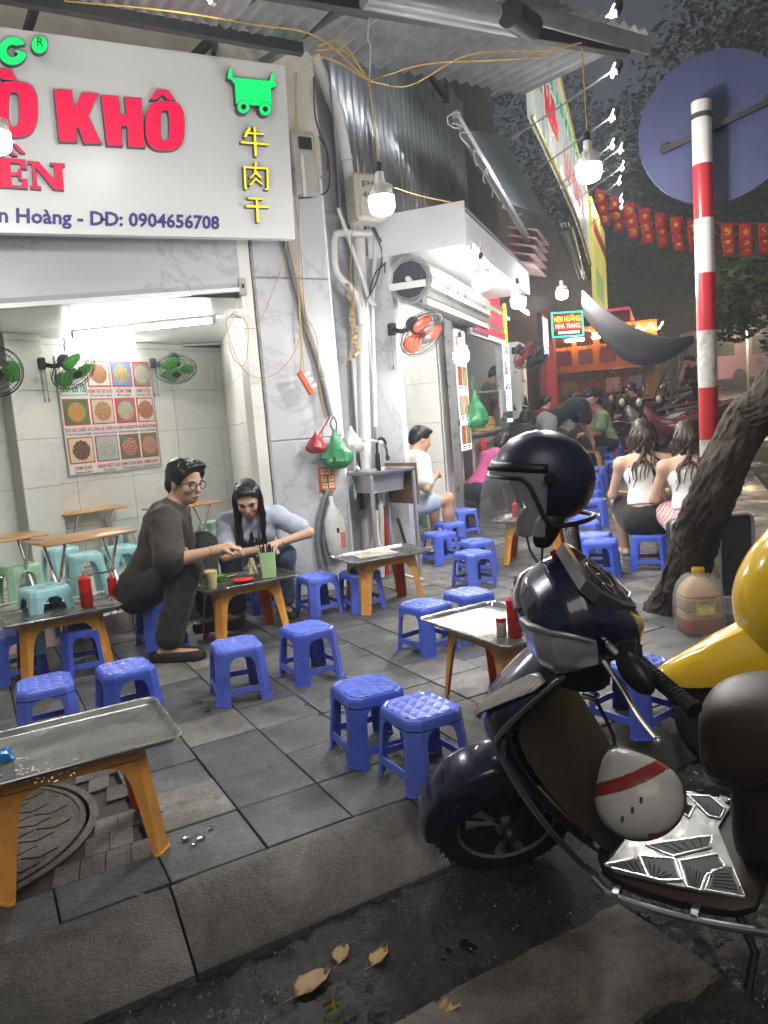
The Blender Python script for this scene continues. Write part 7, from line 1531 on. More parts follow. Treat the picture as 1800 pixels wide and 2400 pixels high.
def ribbed(pts, Y, r, label):
    P = curve_pts([onY(x,y,Y) for x,y in pts],30); t = thing('ribbed_conduit',label,'conduit',P[-1]); q = [p-P[-1] for p in P]; L = [0]
    for a,c in zip(q,q[1:]): L.append(L[-1]+(c-a).length)
    N_ = int(L[-1]/.017); out = []; j = 0
    for k in range(N_*2):
        s = L[-1]*k/(N_*2); 
        while L[j+1] < s and j < len(L)-2: j += 1
        out.append(q[j].lerp(q[j+1],(s-L[j])/max(1e-6,L[j+1]-L[j])))
    MB().tube(out,[r if k%2 else r*.74 for k in range(len(out))],9).build('hose',GC,t,angle=80)
ribbed([(664,545),(690,660),(722,775),(752,880),(775,978)],5.345,.027,'grey ribbed conduit slanting across the marble pillar')
ribbed([(768,1148),(752,1200),(744,1260),(752,1325)],5.345,.022,'grey ribbed conduit under the socket board, left one'); ribbed([(778,1148),(764,1210),(760,1270),(772,1328)],5.33,.022,'grey ribbed conduit under the socket board, right one')
def wire(paths, Y, label, r=.0035, m_=WIRE_Y, name='yellow_cable'):
    t = thing(name,label,'cable',onY(*paths[0][0],Y))
    for p in paths: MB().tube([q-t.location for q in curve_pts([onY(x,y,Y+.02*math.sin(i)) for i,(x,y) in enumerate(p)],6)],r,5).build('strand',m_,t)
wire([[(690,170),(702,400),(700,560),(705,760),(715,900)],[(695,170),(690,420),(706,600),(712,700),(722,760)]],5.32,'pair of yellow cables running straight down the pillar')
wire([[(672,560),(655,640),(610,755),(585,770),(545,765)],[(677,560),(700,690),(700,800),(655,870),(600,885),(560,850),(530,760),(545,735)],[(545,735),(580,760),(575,850),(550,845),(535,800)]],5.30,'yellow cables looping from the sign to the shop socket')
wire([[(682,560),(712,720),(742,790),(748,870)],[(700,700),(706,830),(703,872)],[(712,760),(740,830),(760,880),(752,890)],[(750,900),(755,1000),(757,1040)]],5.31,'tangled yellow cables around the hanging plug strip')
wire([[(828,490),(822,640),(830,690),(822,820),(790,880),(765,900)]],5.42,'yellow cable tied with a paper tag beside the drain pipe')
wire([[(870,520),(890,560),(905,610),(880,640),(862,700)],[(868,525),(895,590),(885,650),(868,690)],[(872,530),(900,580),(902,640)]],5.5,'bundle of black cables beside the second shop canopy',.006,WIRE_K,'black_cable')
wire([[(748,320),(768,360),(770,440),(740,460),(700,465)],[(735,180),(740,280),(765,350),(768,400)]],5.38,'black cables curling round the old meter box',.006,WIRE_K,'black_cable')
# top yellow wires from hook to hook
def wire3(pts, label, r=.004, m_=WIRE_Y):
    t = thing('yellow_cable',label,'cable',pts[0]); MB().tube([q-pts[0] for q in curve_pts(pts,6)],r,5).build('strand',m_,t)
hk = at(866,190,3.8)
wire3([at(150,2,4.2),at(390,25,4.15),at(600,58,4.1),at(740,85,3.95),hk],'yellow cable slung under the awning towards the bulb hook'); wire3([hk,at(960,200,4.0),at(1100,128,4.1),at(1280,118,4.1),at(1364,100,4.1)],'yellow cable from the bulb hook to the far bulb'); wire3([hk,at(1000,150,3.95),at(1180,140,4.1),at(1300,130,4.15)],'slack yellow cable beside the first one')
for k,(a,c) in enumerate((((745,108),(800,100)),((740,118),(810,122)),((735,130),(790,145)))): wire3([at(*a,4.05),at(*c,3.9),hk],['upper','middle','lower'][k]+' strand of the yellow cable bundle at the bulb hook')
wire3([at(866,40,3.8),at(862,90,3.8),at(868,110,3.8),hk],'wire hook holding the bulb cable',.003,WIRE_W); wire3([at(925,440,3.75),at(990,460,4.4),at(1075,478,5.0)],'yellow cable from the bulb to the canopy corner',.003)
# ================================================================ boxes on the wall
mb = thing('meter_box','old grey electricity meter box high on the pillar','meter',onY(706,390,5.40)); MBX = mat('old_metal_box',(.42,.41,.37),.55,.1,var=.15,dirt=.6,dcol=(.18,.14,.11),dscale=7); lbox(mb,'case',(0,0,0),(.20,.16,.46),MBX,.012); lbox(mb,'window',(.01,-.082,.14),(.11,.012,.09),GLASSD,.003); lbox(mb,'window_rim',(.01,-.0805,.14),(.135,.008,.115),MBX,.003); lbox(mb,'cable_strip',(-.03,-.083,-.1),(.03,.014,.3),PVC,.003)
cb = thing('distribution_cabinet','beige metal distribution cabinet with stencilled letters','cabinet',onY(862,466,5.36)); CBM = mat('beige_cabinet',(.44,.42,.36),.5,var=.12,dirt=.5,dcol=(.22,.19,.15),dscale=6); lbox(cb,'case',(0,.04,0),(.27,.2,.36),CBM,.02); lbox(cb,'door',(.01,-.066,0),(.235,.02,.32),CBM,.012)
for k in range(9): lbox(cb,'side_rib',(-.138,.03,-.14+.035*k),(.008,.12,.012),CBM,0)
fit_text('stencil','PII',Vector((-.085,-.077,.06)),Vector((.06,-.077,.06)),Vector((-.085,-.077,.11)),mat('stencil_brown',(.14,.09,.06),.7),cb,.01,.001); fit_text('stencil','400',Vector((-.09,-.077,-.02)),Vector((.04,-.077,-.02)),Vector((-.09,-.077,.03)),MATS['stencil_brown'],cb,.01,.001)
so_ = thing('socket_board','orange-red socket board with six outlets on the pillar','socket',onY(766,1122,5.37)); OB = mat('orange_board',(.60,.10,.03),.4); lbox(so_,'board',(0,0,0),(.135,.03,.19),OB,.006)
for i in range(2):
    for j in range(3): lbox(so_,'outlet',(-.03+.06*i,-.018,-.055+.055*j),(.046,.008,.042),mat('outlet_cream',(.62,.52,.30),.45),.002); lbox(so_,'slot',(-.03+.06*i,-.0225,-.05+.055*j),(.022,.002,.006),BLK,0)
lbox(so_,'pilot_light',(0,-.02,.045),(.008,.008,.008),GRD,0)
ps = thing('plug_strip','orange plug strip dangling on yellow cables','socket',onY(716,898,5.22)); RYs = Matrix.Rotation(R_(-28),3,'Y'); lbox(ps,'strip',(0,0,0),(.042,.035,.19),mat('orange_strip',(.75,.12,.03),.35),.006,RYs)
for k in range(3): lbox(ps,'plug',RYs @ Vector((.045,.0,.05-.05*k)),(.05,.026,.026),WHITEPL,.004,RYs)
jb = thing('junction_box','white junction box under the fascia corner','socket',onY(548,735,5.34)); lbox(jb,'box',(0,0,0),(.13,.05,.06),WHITEPL,.006); lbox(jb,'switch',(0,-.028,0),(.04,.006,.03),PVC,.002)
sb2 = thing('switch_box','small grimy switch box on the jamb above the junction box','socket',onY(567,672,5.37)); lbox(sb2,'box',(0,0,0),(.06,.04,.12),CBM,.006); lbox(sb2,'lever',(0,-.025,0),(.015,.015,.03),BLK,.002)
# hanging plastic bags and rice sack at the conduit
bp2 = onY(780,985,5.26)
bag('hanging_bag','red plastic bag of rubbish hung on the conduit',onY(745,1062,5.27),.085,.17,RBAG,2,False); bag('hanging_bag','bulging green plastic bag hung on the conduit',onY(792,1098,5.24),.12,.30,GBAG,5); bag('hanging_bag','clear plastic bag hung behind the green one',onY(826,1062,5.30),.09,.22,CBAG,8,False)
wire3([onY(775,975,5.26),onY(760,1000,5.26),onY(748,1020,5.27)],'red plastic handle tying the red bag to the conduit',.006,RBAG)
rs_ = thing('rice_sack','slim white printed plastic sack leaning on the pillar','sack',onY(794,1300,5.30)); b = MB(); secs = []
for k,(a_,c_,z) in enumerate(((.06,.03,0),(.085,.045,.04),(.088,.05,.15),(.08,.045,.28),(.05,.03,.36),(.015,.012,.42),(.02,.012,.47))): secs.append([(a_*math.cos(6.2832*j/16)*(1+.1*(vnoise(j,k,2)-.5))-.06*z,c_*math.sin(6.2832*j/16),z) for j in range(16)])
b.loft(secs); b.build('sack',mat('white_sack',(.62,.62,.60),.35,var=.15,vscale=12,bump=.4,bscale=30),rs_,angle=40); lbox(rs_,'red_print',(.03,-.045,.12),(.045,.006,.12),mat('sack_red',(.5,.16,.15),.6,var=.6,vscale=90),0); lbox(rs_,'black_mark',(-.01,-.047,.2),(.02,.006,.04),BLK,0)
tagp = thing('paper_garland','string of curled brown paper tags on the drain pipe','garland',onY(822,745,5.50)); b = MB(); r_ = random.Random(4)
for k in range(13): b.tube([(r_.uniform(-.03,.03),-.02,.26-.045*k),(r_.uniform(-.03,.03),-.045,.225-.045*k)],.018,7)
tag(b.build('tags',mat('kraft_tag',(.42,.33,.19),.7,var=.3,vscale=20),tagp),kind='stuff')
# ================================================================ second shop table and things
p2 = uv(1.55,-.18); ft2 = fold_table(Vector((p2.x,p2.y,0)),ROT2+R_(60),'wooden folding table in the second shop under the red bag',z=.66,L=.5,W=.42,basket=True,base=.07)
bag('red_ice_bag','bright red plastic bag standing on the second shop table',uv(1.52,-.10,.665),.075,.22,mat('red_bag_film',(.62,.025,.02),.3,var=.2,vscale=16,bump=.6,bscale=20),6,False)
cp2 = thing('drink_cup','cup of orange drink on the second shop table','cup',uv(1.36,-.2,.662)); MB().lathe([(0,0),(.03,0),(.036,.09),(0,.09)],18).build('drink',mat('orange_drink',(.62,.28,.05),.3),cp2); MB().lathe([(.036,.09),(.038,.13),(.03,.135),(0,.15)],18).build('lid',CLEARW,cp2)
holder(tuple(uv(1.44,-.32,.662)),.6,'pale green holder beside the red bag in the second shop',h=.10,w=.08,d=.06); wb = thing('water_bottle','clear water bottle with a blue label on the second shop table','bottle',uv(1.66,-.02,.662)); MB().lathe([(0,0),(.03,0),(.032,.01),(.032,.14),(.014,.18),(.014,.20),(0,.20)],18).build('bottle',CLEARW,wb); MB().lathe([(.0325,.06),(.033,.06),(.033,.11),(.0325,.11)],18,closed=True).build('label',mat('label_blue',(.04,.10,.4),.4),wb)
KM.make('plastic_stool','mint green stool under the second shop table','stool',uv(1.75,-.05,.05),.4,'mint stools in the second shop'); KM.make('plastic_stool','mint green stool in front of the white-shirted man','stool',uv(1.42,-.42,.05),.2,'mint stools in the second shop')
bag('green_bag','dark green plastic bag on the stool in the second shop',uv(1.75,-.05,.415),.11,.16,mat('dark_green_film',(.02,.16,.07),.3,var=.4,vscale=14,bump=.6,bscale=20),7,False)
# ================================================================ leaves and litter on the road
LF = [mat('dry_leaf_%d'%i,c,.6,var=.3,vscale=30) for i,c in enumerate([(.32,.22,.07),(.26,.17,.08),(.20,.17,.06)])]
def leaf(P, L, rz, label, m_, z=.012):
    t = thing('fallen_leaf',label,'leaf',(P.x,P.y,P.z+z),rz,'fallen leaves'); b = MB(); rows = []
    for i in range(9):
        s = i/8; w_ = L*.27*math.sin(math.pi*s**.9)**.8; rows.append([(L*(s-.5),w_*v,.006*math.sin(s*5+v)+.006*abs(v)+.003*math.sin(s*19+v*7)) for v in (-1,-.5,0,.5,1)])
    b.loft(rows,caps=False,closed=False); b.build('blade',m_,t,angle=60,solid=.0012); MB().tube([(-L*.5,0,.002),(-L*.72,.01,0)],.0016,5).build('stalk',m_,t)
leaf(G(890,2252,-.15),.085,.5,'curled yellow leaf on the wet road',LF[0]); leaf(G(735,2310,-.15),.13,.35,'long brown leaf lying by the puddle',LF[1]); leaf(G(1065,2368,-.15),.085,-.1,'pale brown leaf on the asphalt near the concrete slab',LF[0]); leaf(G(800,2245,-.15),.09,.9,'torn brown leaf beside the curled yellow one',LF[1]); leaf(G(332,2118,-.04),.05,1.2,'small green leaf on the kerb slope',LF[2],.03); leaf(G(368,2172,-.08),.05,.2,'small green leaf low on the kerb stone',LF[2],.03); leaf(G(1312,1546,0),.05,.3,'small brown leaf on the slabs by the tree',LF[1])
# ================================================================ people: smooth implicit bodies, meshed with surface nets
def surface_nets(F, o, h):
    S = F < 0; nx,ny,nz = F.shape
    c = np.zeros((nx-1,ny-1,nz-1), np.int8)
    for dx in (0,1):
        for dy in (0,1):
            for dz in (0,1): c += S[dx:nx-1+dx,dy:ny-1+dy,dz:nz-1+dz]
    A = np.argwhere((c > 0) & (c < 8)); idx = np.full(c.shape,-1,np.int64); idx[A[:,0],A[:,1],A[:,2]] = np.arange(len(A))
    cor = [(dx,dy,dz) for dx in (0,1) for dy in (0,1) for dz in (0,1)]
    val = np.stack([F[A[:,0]+d[0],A[:,1]+d[1],A[:,2]+d[2]] for d in cor],1); acc = np.zeros((len(A),3)); cnt = np.zeros(len(A))
    for i,a in enumerate(cor):
        for j,b in enumerate(cor):
            if j > i and sum(abs(a[k]-b[k]) for k in range(3)) == 1:
                m_ = (val[:,i] < 0) != (val[:,j] < 0); t = np.where(m_, val[:,i]/np.where(m_, val[:,i]-val[:,j], 1), 0); p = np.array(a)+t[:,None]*(np.array(b)-np.array(a)); acc += p*m_[:,None]; cnt += m_
    V = (A+acc/cnt[:,None])*h+o; Q = []
    for ax in range(3):
        s0 = [slice(None)]*3; s1 = [slice(None)]*3; s0[ax] = slice(0,-1); s1[ax] = slice(1,None); d = S[tuple(s0)] != S[tuple(s1)]; E = np.argwhere(d); b_, c_ = [(1,2),(2,0),(0,1)][ax]
        ok = (E[:,b_] > 0) & (E[:,c_] > 0) & (E[:,b_] < F.shape[b_]-1) & (E[:,c_] < F.shape[c_]-1); E = E[ok]
        flip = S[E[:,0],E[:,1],E[:,2]]; q = []
        for db,dc in ((1,1),(0,1),(0,0),(1,0)):
            I = E.copy(); I[:,b_] -= db; I[:,c_] -= dc; q.append(idx[I[:,0],I[:,1],I[:,2]])
        q = np.stack(q,1); q[~flip] = q[~flip][:,::-1]; Q.append(q)
    return V, np.concatenate(Q)
class Blob:                                     # list of primitives, smooth union
    def __init__(s): s.p = []
    def cap(s, a, b, ra, rb=None, k=.02): s.p.append(('c',np.array(a,float),np.array(b,float),ra,ra if rb is None else rb,k)); return s
    def ell(s, c, r, R=None, k=.02, neg=False): s.p.append(('n' if neg else 'e',np.array(c,float),np.array(r,float),np.array(R,float) if R is not None else np.eye(3),0,k)); return s
    def mesh(s, name, m_, h, grow=0, cuts=(), wr=0, wf=40):
        lo = np.min([np.minimum(p[1],p[2] if p[0]=='c' else p[1])-(max(p[3],p[4]) if p[0]=='c' else p[2].max()) for p in s.p if p[0]!='n'],0)-grow-3*h; hi = np.max([np.maximum(p[1],p[2] if p[0]=='c' else p[1])+(max(p[3],p[4]) if p[0]=='c' else p[2].max()) for p in s.p if p[0]!='n'],0)+grow+3*h
        n = np.ceil((hi-lo)/h).astype(int)+1; F = np.full(n,.5,np.float32); ax = [lo[i]+h*np.arange(n[i]) for i in range(3)]
        for typ,A,B,C,D,k in s.p:
            if typ == 'c': l = np.minimum(A,B)-max(C,D); u = np.maximum(A,B)+max(C,D)
            else: l = A-B.max(); u = A+B.max()
            m_g = grow+k*1.2+2*h; i0 = np.maximum(0,np.floor((l-m_g-lo)/h).astype(int)); i1 = np.minimum(n,np.ceil((u+m_g-lo)/h).astype(int)+1); sl = tuple(slice(i0[i],i1[i]) for i in range(3))
            X,Y,Z = np.meshgrid(*[ax[i][sl[i]] for i in range(3)],indexing='ij'); P = np.stack([X,Y,Z],-1)
            if typ == 'c':
                BA = B-A; L2 = BA@BA+1e-12; t = np.clip(((P-A)@BA)/L2,0,1); d = np.linalg.norm(P-A-t[...,None]*BA,axis=-1)-(C+(D-C)*t)
            else:
                q = (P-A)@C; k0 = np.linalg.norm(q/B,axis=-1); k1 = np.linalg.norm(q/(B*B),axis=-1); d = k0*(k0-1)/np.maximum(k1,1e-9)
            f = F[sl]
            if typ == 'n': g = np.clip(k-np.abs(-d-f),0,None)/k; F[sl] = np.maximum(f,-d)+g*g*k*.25
            else: g = np.clip(k-np.abs(d-grow-f),0,None)/k; F[sl] = np.minimum(f,d-grow)-g*g*k*.25
        if wr:
            X,Y,Z = np.meshgrid(*ax,indexing='ij'); F += wr*(np.sin(X*wf+2.1*np.sin(Z*wf*.5))*np.sin(Y*wf*.8+1.7*np.sin(X*wf*.6))*np.sin(Z*wf*.9+1.3*np.sin(Y*wf*.7)))
        for (Pc,Nc) in cuts:
            X,Y,Z = np.meshgrid(*ax,indexing='ij'); F = np.maximum(F,(X-Pc[0])*Nc[0]+(Y-Pc[1])*Nc[1]+(Z-Pc[2])*Nc[2])
        F[0],F[-1],F[:,0],F[:,-1],F[:,:,0],F[:,:,-1] = (.5,)*6
        V,Q = surface_nets(F,lo,h); me = bpy.data.meshes.new(name); me.from_pydata(V.tolist(),[],Q.tolist()); me.materials.append(m_); me.shade_smooth(); return me
def ik(A, T, l1, l2, pole):
    d = T-A; L = min(d.length,(l1+l2)*.999); u = d.normalized(); T = A+u*L; x = (l1*l1-l2*l2+L*L)/(2*L); h_ = math.sqrt(max(0,l1*l1-x*x)); p = pole-u*pole.dot(u); p = p.normalized() if p.length > 1e-6 else u.orthogonal().normalized(); return A+u*x+p*h_, T
def SKIN(n='skin', c=(.46,.27,.185)): return mat(n,c,.48,var=.10,vscale=9,sss=.08)
def CLOTH(n, c, v=.15): return mat(n,c,.85,var=v,vscale=7,bump=.9,bscale=13,sheen=.1)
HAIRM = mat('black_hair',(.010,.009,.009),.38,var=.4,vscale=30,stretch=(1,1,.2)); HAIRB = mat('brown_hair',(.035,.020,.013),.42,var=.4,vscale=26)
def npv(v): return np.array((v.x,v.y,v.z))
def person(label, pel, face, lean=15, side=0, head_yaw=0, head_pitch=10, hands=(None,None), feet=(None,None), fem=False, sc_=1.0, skin=None, top=None, bottom=None, sleeve='short', legs='long', hair='short', hair_m=None, h=.012, shoe=None, bare=False, parts=True, poleL=None, skirt=False, knee_out=.25, neckfwd=.0):
    s = sc_; skin = skin or SKIN(); f = Vector((math.cos(face),math.sin(face),0)); l = Vector((-f.y,f.x,0)); up = Vector((0,0,1)); hm = hair_m or HAIRM
    ln = R_(lean); tu = (up*math.cos(ln)+f*math.sin(ln)); tu = (tu+l*math.sin(R_(side))).normalized(); tf = l.cross(tu).normalized() if False else (f-tu*f.dot(tu)).normalized(); tl = tu.cross(tf)
    root = thing('person',label,'person',Vector((pel.x,pel.y,min([q.z for q in feet if q is not None]+[pel.z])-.08)))
    O = Vector(root.location); p = pel-O; L = lambda v: v-O
    sw = (.175 if fem else .20)*s; nk = p+tu*.50*s+tf*.02*s; chest = p+tu*.36*s+tf*.02*s; belly = p+tu*.16*s+tf*.015*s
    hy, hp = R_(head_yaw), R_(head_pitch); hf = (f*math.cos(hy)+l*math.sin(hy)); hfw = (hf*math.cos(hp)-up*math.sin(hp)).normalized(); hl = up.cross(hf).normalized(); hu = hfw.cross(hl).normalized()
    hc = nk+(tu*.6+hu*.4).normalized()*.135*s+hfw*(.03+neckfwd)*s+tu*.02*s
    HR = np.array([npv(hfw),npv(hl),npv(hu)]).T; H = lambda x,y,z: npv(hc+hfw*x*s+hl*y*s+hu*z*s)
    B = Blob(); T = Blob(); W = Blob()
    # head
    B.ell(H(-.012,0,.03),np.array((.098,.078,.092))*s,HR,.02).ell(H(.022,0,-.035),np.array((.072,.062,.078))*s,HR,.03).ell(H(.052,0,-.082),np.array((.032,.034,.026))*s,HR,.03)
    B.cap(H(.088,0,.012),H(.106,0,-.026),.009*s,.013*s,.014).ell(H(.084,0,-.060),np.array((.014,.024,.010))*s,HR,.012).ell(H(.075,0,.022),np.array((.016,.05,.012))*s,HR,.02)
    for q in (1,-1):
        B.ell(H(.092,q*.034,.004),np.array((.018,.018,.012))*s,HR,.016,True); B.ell(H(.064,q*.042,-.025),np.array((.022,.022,.02))*s,HR,.02); B.ell(H(-.005,q*.078,-.008),np.array((.018,.009,.030))*s,HR,.008)
    B.cap(npv(nk-tu*.04*s),H(-.02,0,-.06),.052*s if fem else .06*s,.05*s if fem else .056*s,.035)
    # torso
    cw_ = np.array([npv(tf),npv(tl),npv(tu)]).T
    tr = [(chest+tu*.02*s,(.105 if fem else .115,.155 if fem else .175,.16)),(belly,(.098,.135 if fem else .155,.15)),(p,(.115,.165 if fem else .165,.12))]
    for c,r in tr: B.ell(npv(c),np.array(r)*s,cw_,.06)
    sh = [nk-tu*.055*s+tl*sw*q for q in (1,-1)]
    for q in (0,1): B.cap(npv(nk-tu*.03*s),npv(sh[q]),.05*s,.058*s,.05)
    if fem:
        for q in (1,-1): B.ell(npv(chest+tf*.085*s+tl*.07*s*q-tu*.0*s),np.array((.05,.06,.06))*s,cw_,.04)
    # arms
    wrists = []; elbows = []
    for q in (0,1):
        sg = 1 if q == 0 else -1; tgt = hands[q]; tgt = L(tgt) if tgt is not None else sh[q]+f*.25*s-up*.35*s
        pole = (tl*sg*.6-up*.7-f*.4) if poleL is None else (tl*sg*poleL[0]+up*poleL[1]+f*poleL[2])
        el, wr_ = ik(sh[q],tgt,.275*s,.25*s,pole); elbows.append(el); wrists.append(wr_); fm = .9 if fem else 1
        B.cap(npv(sh[q]),npv(el),.05*s*fm,.040*s*fm,.03).cap(npv(el),npv(wr_),.041*s*fm,.027*s*fm,.02)
        # hand: palm + five fingers
        d = (wr_-el).normalized(); sd = d.cross(up); sd = sd.normalized() if sd.length > .1 else tl; dn = sd.cross(d); pc = wr_+d*.045*s
        B.cap(npv(wr_),npv(pc+d*.012*s),.026*s,.030*s,.02)
        if h <= .0075:
            for i in range(4):
                o_ = sd*(.030-.020*i)*s; k1 = pc+d*.03*s+o_; k2 = k1+(d*.8+dn*-.45).normalized()*.038*s*(1 if i in (1,2) else .88); k3 = k2+(d*.35+dn*-.9).normalized()*.032*s
                B.cap(npv(k1),npv(k2),.0095*s,.0085*s,.006).cap(npv(k2),npv(k3),.0085*s,.0072*s,.006)
            tb = pc+sd*.034*s*(1 if sg < 0 else -1); B.cap(npv(tb-d*.01*s),npv(tb+(d*.6+dn*-.6+sd*.4*(1 if sg < 0 else -1)).normalized()*.05*s),.012*s,.0085*s,.012)
        else: B.cap(npv(pc),npv(pc+(d*.75-up*.5).normalized()*.085*s),.027*s,.016*s,.02)
    # legs
    ank = []; knees = []; hips = [p+tl*.09*s*q-tu*.02*s for q in (1,-1)]
    for q in (0,1):
        sg = 1 if q == 0 else -1; ft = feet[q]; ft = L(ft) if ft is not None else hips[q]+f*.4*s; kn, an = ik(hips[q],ft,.42*s,.41*s,f*.7+up*.9+l*sg*knee_out); knees.append(kn); ank.append(an)
        B.cap(npv(hips[q]),npv(kn),.082*s,.056*s,.04).cap(npv(kn),npv(kn.lerp(an,.35)),.054*s,.056*s,.03).cap(npv(kn.lerp(an,.35)),npv(an),.056*s,.036*s,.03)
        fd = (f+l*sg*.2).normalized(); B.cap(npv(an-fd*.03*s-up*.045*s),npv(an+fd*.15*s-up*.055*s),.032*s,.026*s,.02)
    bm_ = B.mesh('body',skin,h); body = put('body',bm_,root)
    # clothing
    if top is not None:
        for c,r in tr[:2]: T.ell(npv(c),np.array(r)*s,cw_,.06)
        T.ell(npv(p+tu*.03*s),np.array(tr[2][1])*s*np.array((1,1,.8)),cw_,.05); cuts = []
        if not bare:
            for q in (0,1):
                T.cap(npv(nk-tu*.045*s),npv(sh[q]),.05*s,.06*s,.05); e = {'short':.72,'elbow':.95,'long':1}[sleeve]; T.cap(npv(sh[q]),npv(sh[q].lerp(elbows[q],e)),(.052 if fem else .066)*s,(.056 if fem else .070)*s if sleeve != 'long' else .05*s,.03)
                if sleeve == 'long': T.cap(npv(elbows[q]),npv(elbows[q].lerp(wrists[q],.92)),.05*s,.034*s,.02)
            if fem:
                for q in (1,-1): T.ell(npv(chest+tf*.085*s+tl*.07*s*q),np.array((.05,.06,.06))*s,cw_,.04)
        else: cuts = [(npv(chest+tu*.045*s),npv(tu)),(npv(p+tu*.12*s),-npv(tu))]
        put('top',T.mesh('top',top,h,.016*s if not bare else .010*s,cuts,.009*s if not bare else .002*s,30),root)
    if bottom is not None:
        W.ell(npv(p-tu*.0*s),np.array(tr[2][1])*s*np.array((1.02,1.04,1.0)),cw_,.05); cuts = []
        for q in (0,1):
            e = {'long':1.0,'short':.62,'mini':.5}[legs]; W.cap(npv(hips[q]),npv(hips[q].lerp(knees[q],min(1,e if legs != 'long' else 1))),.086*s,.070*s if legs == 'long' else .085*s,.04)
            if legs == 'long': W.cap(npv(knees[q]),npv(knees[q].lerp(ank[q],.88)),.066*s,.062*s,.03)
        if skirt: W.ell(npv(p+f*.12*s),np.array((.2,.19,.10))*s,cw_,.06)
        put('bottoms',W.mesh('bottoms',bottom,h,.013*s,cuts,.004*s,40),root)
    # shoes
    if shoe is not None:
        for q in (0,1):
            sg = 1 if q == 0 else -1; fd = (f+l*sg*.2).normalized(); a = ank[q]; S_ = Blob(); S_.cap(npv(a-fd*.05*s-up*.05*s),npv(a+fd*.13*s-up*.058*s),.042*s,.05*s,.02); S_.cap(npv(a-fd*.06*s-up*.07*s),npv(a+fd*.15*s-up*.07*s),.036*s,.046*s,.02)
            put('shoe',S_.mesh('shoe',shoe,max(h*.8,.006),.006*s,[(npv(a-up*.095*s),npv(-up)),(npv(a-up*.035*s),npv(up))]),root)
    # hair
    R2 = Blob(); R2.ell(H(-.022,0,.042),np.array((.100,.084,.092))*s,HR,.02)
    if hair == 'short': R2.ell(H(.03,0,.098),np.array((.07,.066,.03))*s,HR,.02).ell(H(-.07,0,-.01),np.array((.045,.066,.06))*s,HR,.02); 
    elif hair == 'swept':
        R2.ell(H(.045,.012,.098),np.array((.062,.066,.034))*s,HR,.02).ell(H(.075,-.045,.07),np.array((.035,.03,.045))*s,HR,.02).ell(H(-.07,0,-.02),np.array((.045,.068,.065))*s,HR,.02)
        for q in (1,-1): R2.ell(H(.02,q*.076,.045),np.array((.05,.014,.045))*s,HR,.015)
    elif hair in ('long','curly','bob'): R2.ell(H(-.05,0,-.03),np.array((.07,.084,.09))*s,HR,.03); R2.ell(H(.02,0,.09),np.array((.07,.074,.035))*s,HR,.02)
    hm_ = R2.mesh('hair',hm,max(.006,h*.85),.004,[(H(.062,0,.052),npv(hfw*.86-hu*.5))] if hair in ('short','swept') else [(H(.060,0,.060),npv(hfw*.84-hu*.54))],.004,95); ho = put('hair',hm_,root)
    if hair in ('long','curly'):
        b = MB(); r_ = random.Random(len(label)); nst = 90 if h < .01 else 60; LEN = .42 if hair == 'long' else .40
        for k in range(nst):
            a = R_(r_.uniform(60,300)) if hair == 'curly' else R_(r_.choice([r_.uniform(82,125),r_.uniform(235,278),r_.uniform(110,250)])); rr = r_.uniform(.9,1.08); st_ = Vector(H(-.02+.098*math.cos(a)*rr,.083*math.sin(a)*rr,r_.uniform(-.01,.06))); pts = [Vector(H(-.02+.06*math.cos(a),.05*math.sin(a),.118)),st_]; q = st_.copy(); fall = Vector((0,0,-1)); wv = (.022 if hair == 'curly' else .006)
            for j in range(1,7):
                q = q+fall*LEN*s/6*r_.uniform(.85,1.1)+(st_-Vector(hc))*(.06 if j < 3 else -.04)*s; qq = q+Vector((wv*math.sin(j*2.3+k),wv*math.cos(j*2.1+k*2),0))
                # keep outside the torso
                ax_ = p+tu*max(0,min(.5*s,(qq-p).dot(tu))); dd = qq-ax_; dd -= tu*dd.dot(tu); mn = .125*s
                if dd.length < mn and (qq-p).dot(tu) < .46*s: qq += dd.normalized()*(mn-dd.length) if dd.length > 1e-4 else -tf*mn; q = qq.copy()
                pts.append(qq)
            w0 = r_.uniform(.008,.014)*s*(1.25 if hair == 'curly' else 1); P_ = curve_pts(pts,2); b.tube(P_,[w0*(1-.75*(i/(len(P_)-1))**2) for i in range(len(P_))],5,flat=.6)
        b.build('hair_strands', hm, ho, angle=60)
    info = dict(root=root,O=O,hc=hc,H=H,s=s,wr=wrists,el=elbows,knees=knees,ank=ank,f=f,l=l,nk=nk,tu=tu,tf=tf,tl=tl,chest=chest,p=p,hfw=hfw,hl=hl,hu=hu,sh=sh)
    if parts:                                   # eyes and brows
        for q in (1,-1):
            b = MB(); b.ell(Vector(H(.079,q*.034,.002)),np.array((.012,.014,.0045))*s,10,6,Matrix(HR)); b.build('eye', mat('eye_dark',(.012,.009,.008),.25), root)
            b = MB(); b.tube([Vector(H(.088-abs(y_-.034)*.35,q*y_,.023+.004*math.sin((y_-.018)/.034*3.1))) for y_ in (.016,.028,.040,.052)],[.003*s,.004*s,.0035*s,.002*s],6); b.build('eyebrow', HAIRM, root)
        b = MB(); b.ell(Vector(H(.0945,0,-.060)),np.array((.006,.022,.0062))*s,12,6,Matrix(HR)); b.build('lips', mat('lips',(.30,.10,.085),.4), root)
    return info
def hang(y): return math.atan2(y.y,y.x)
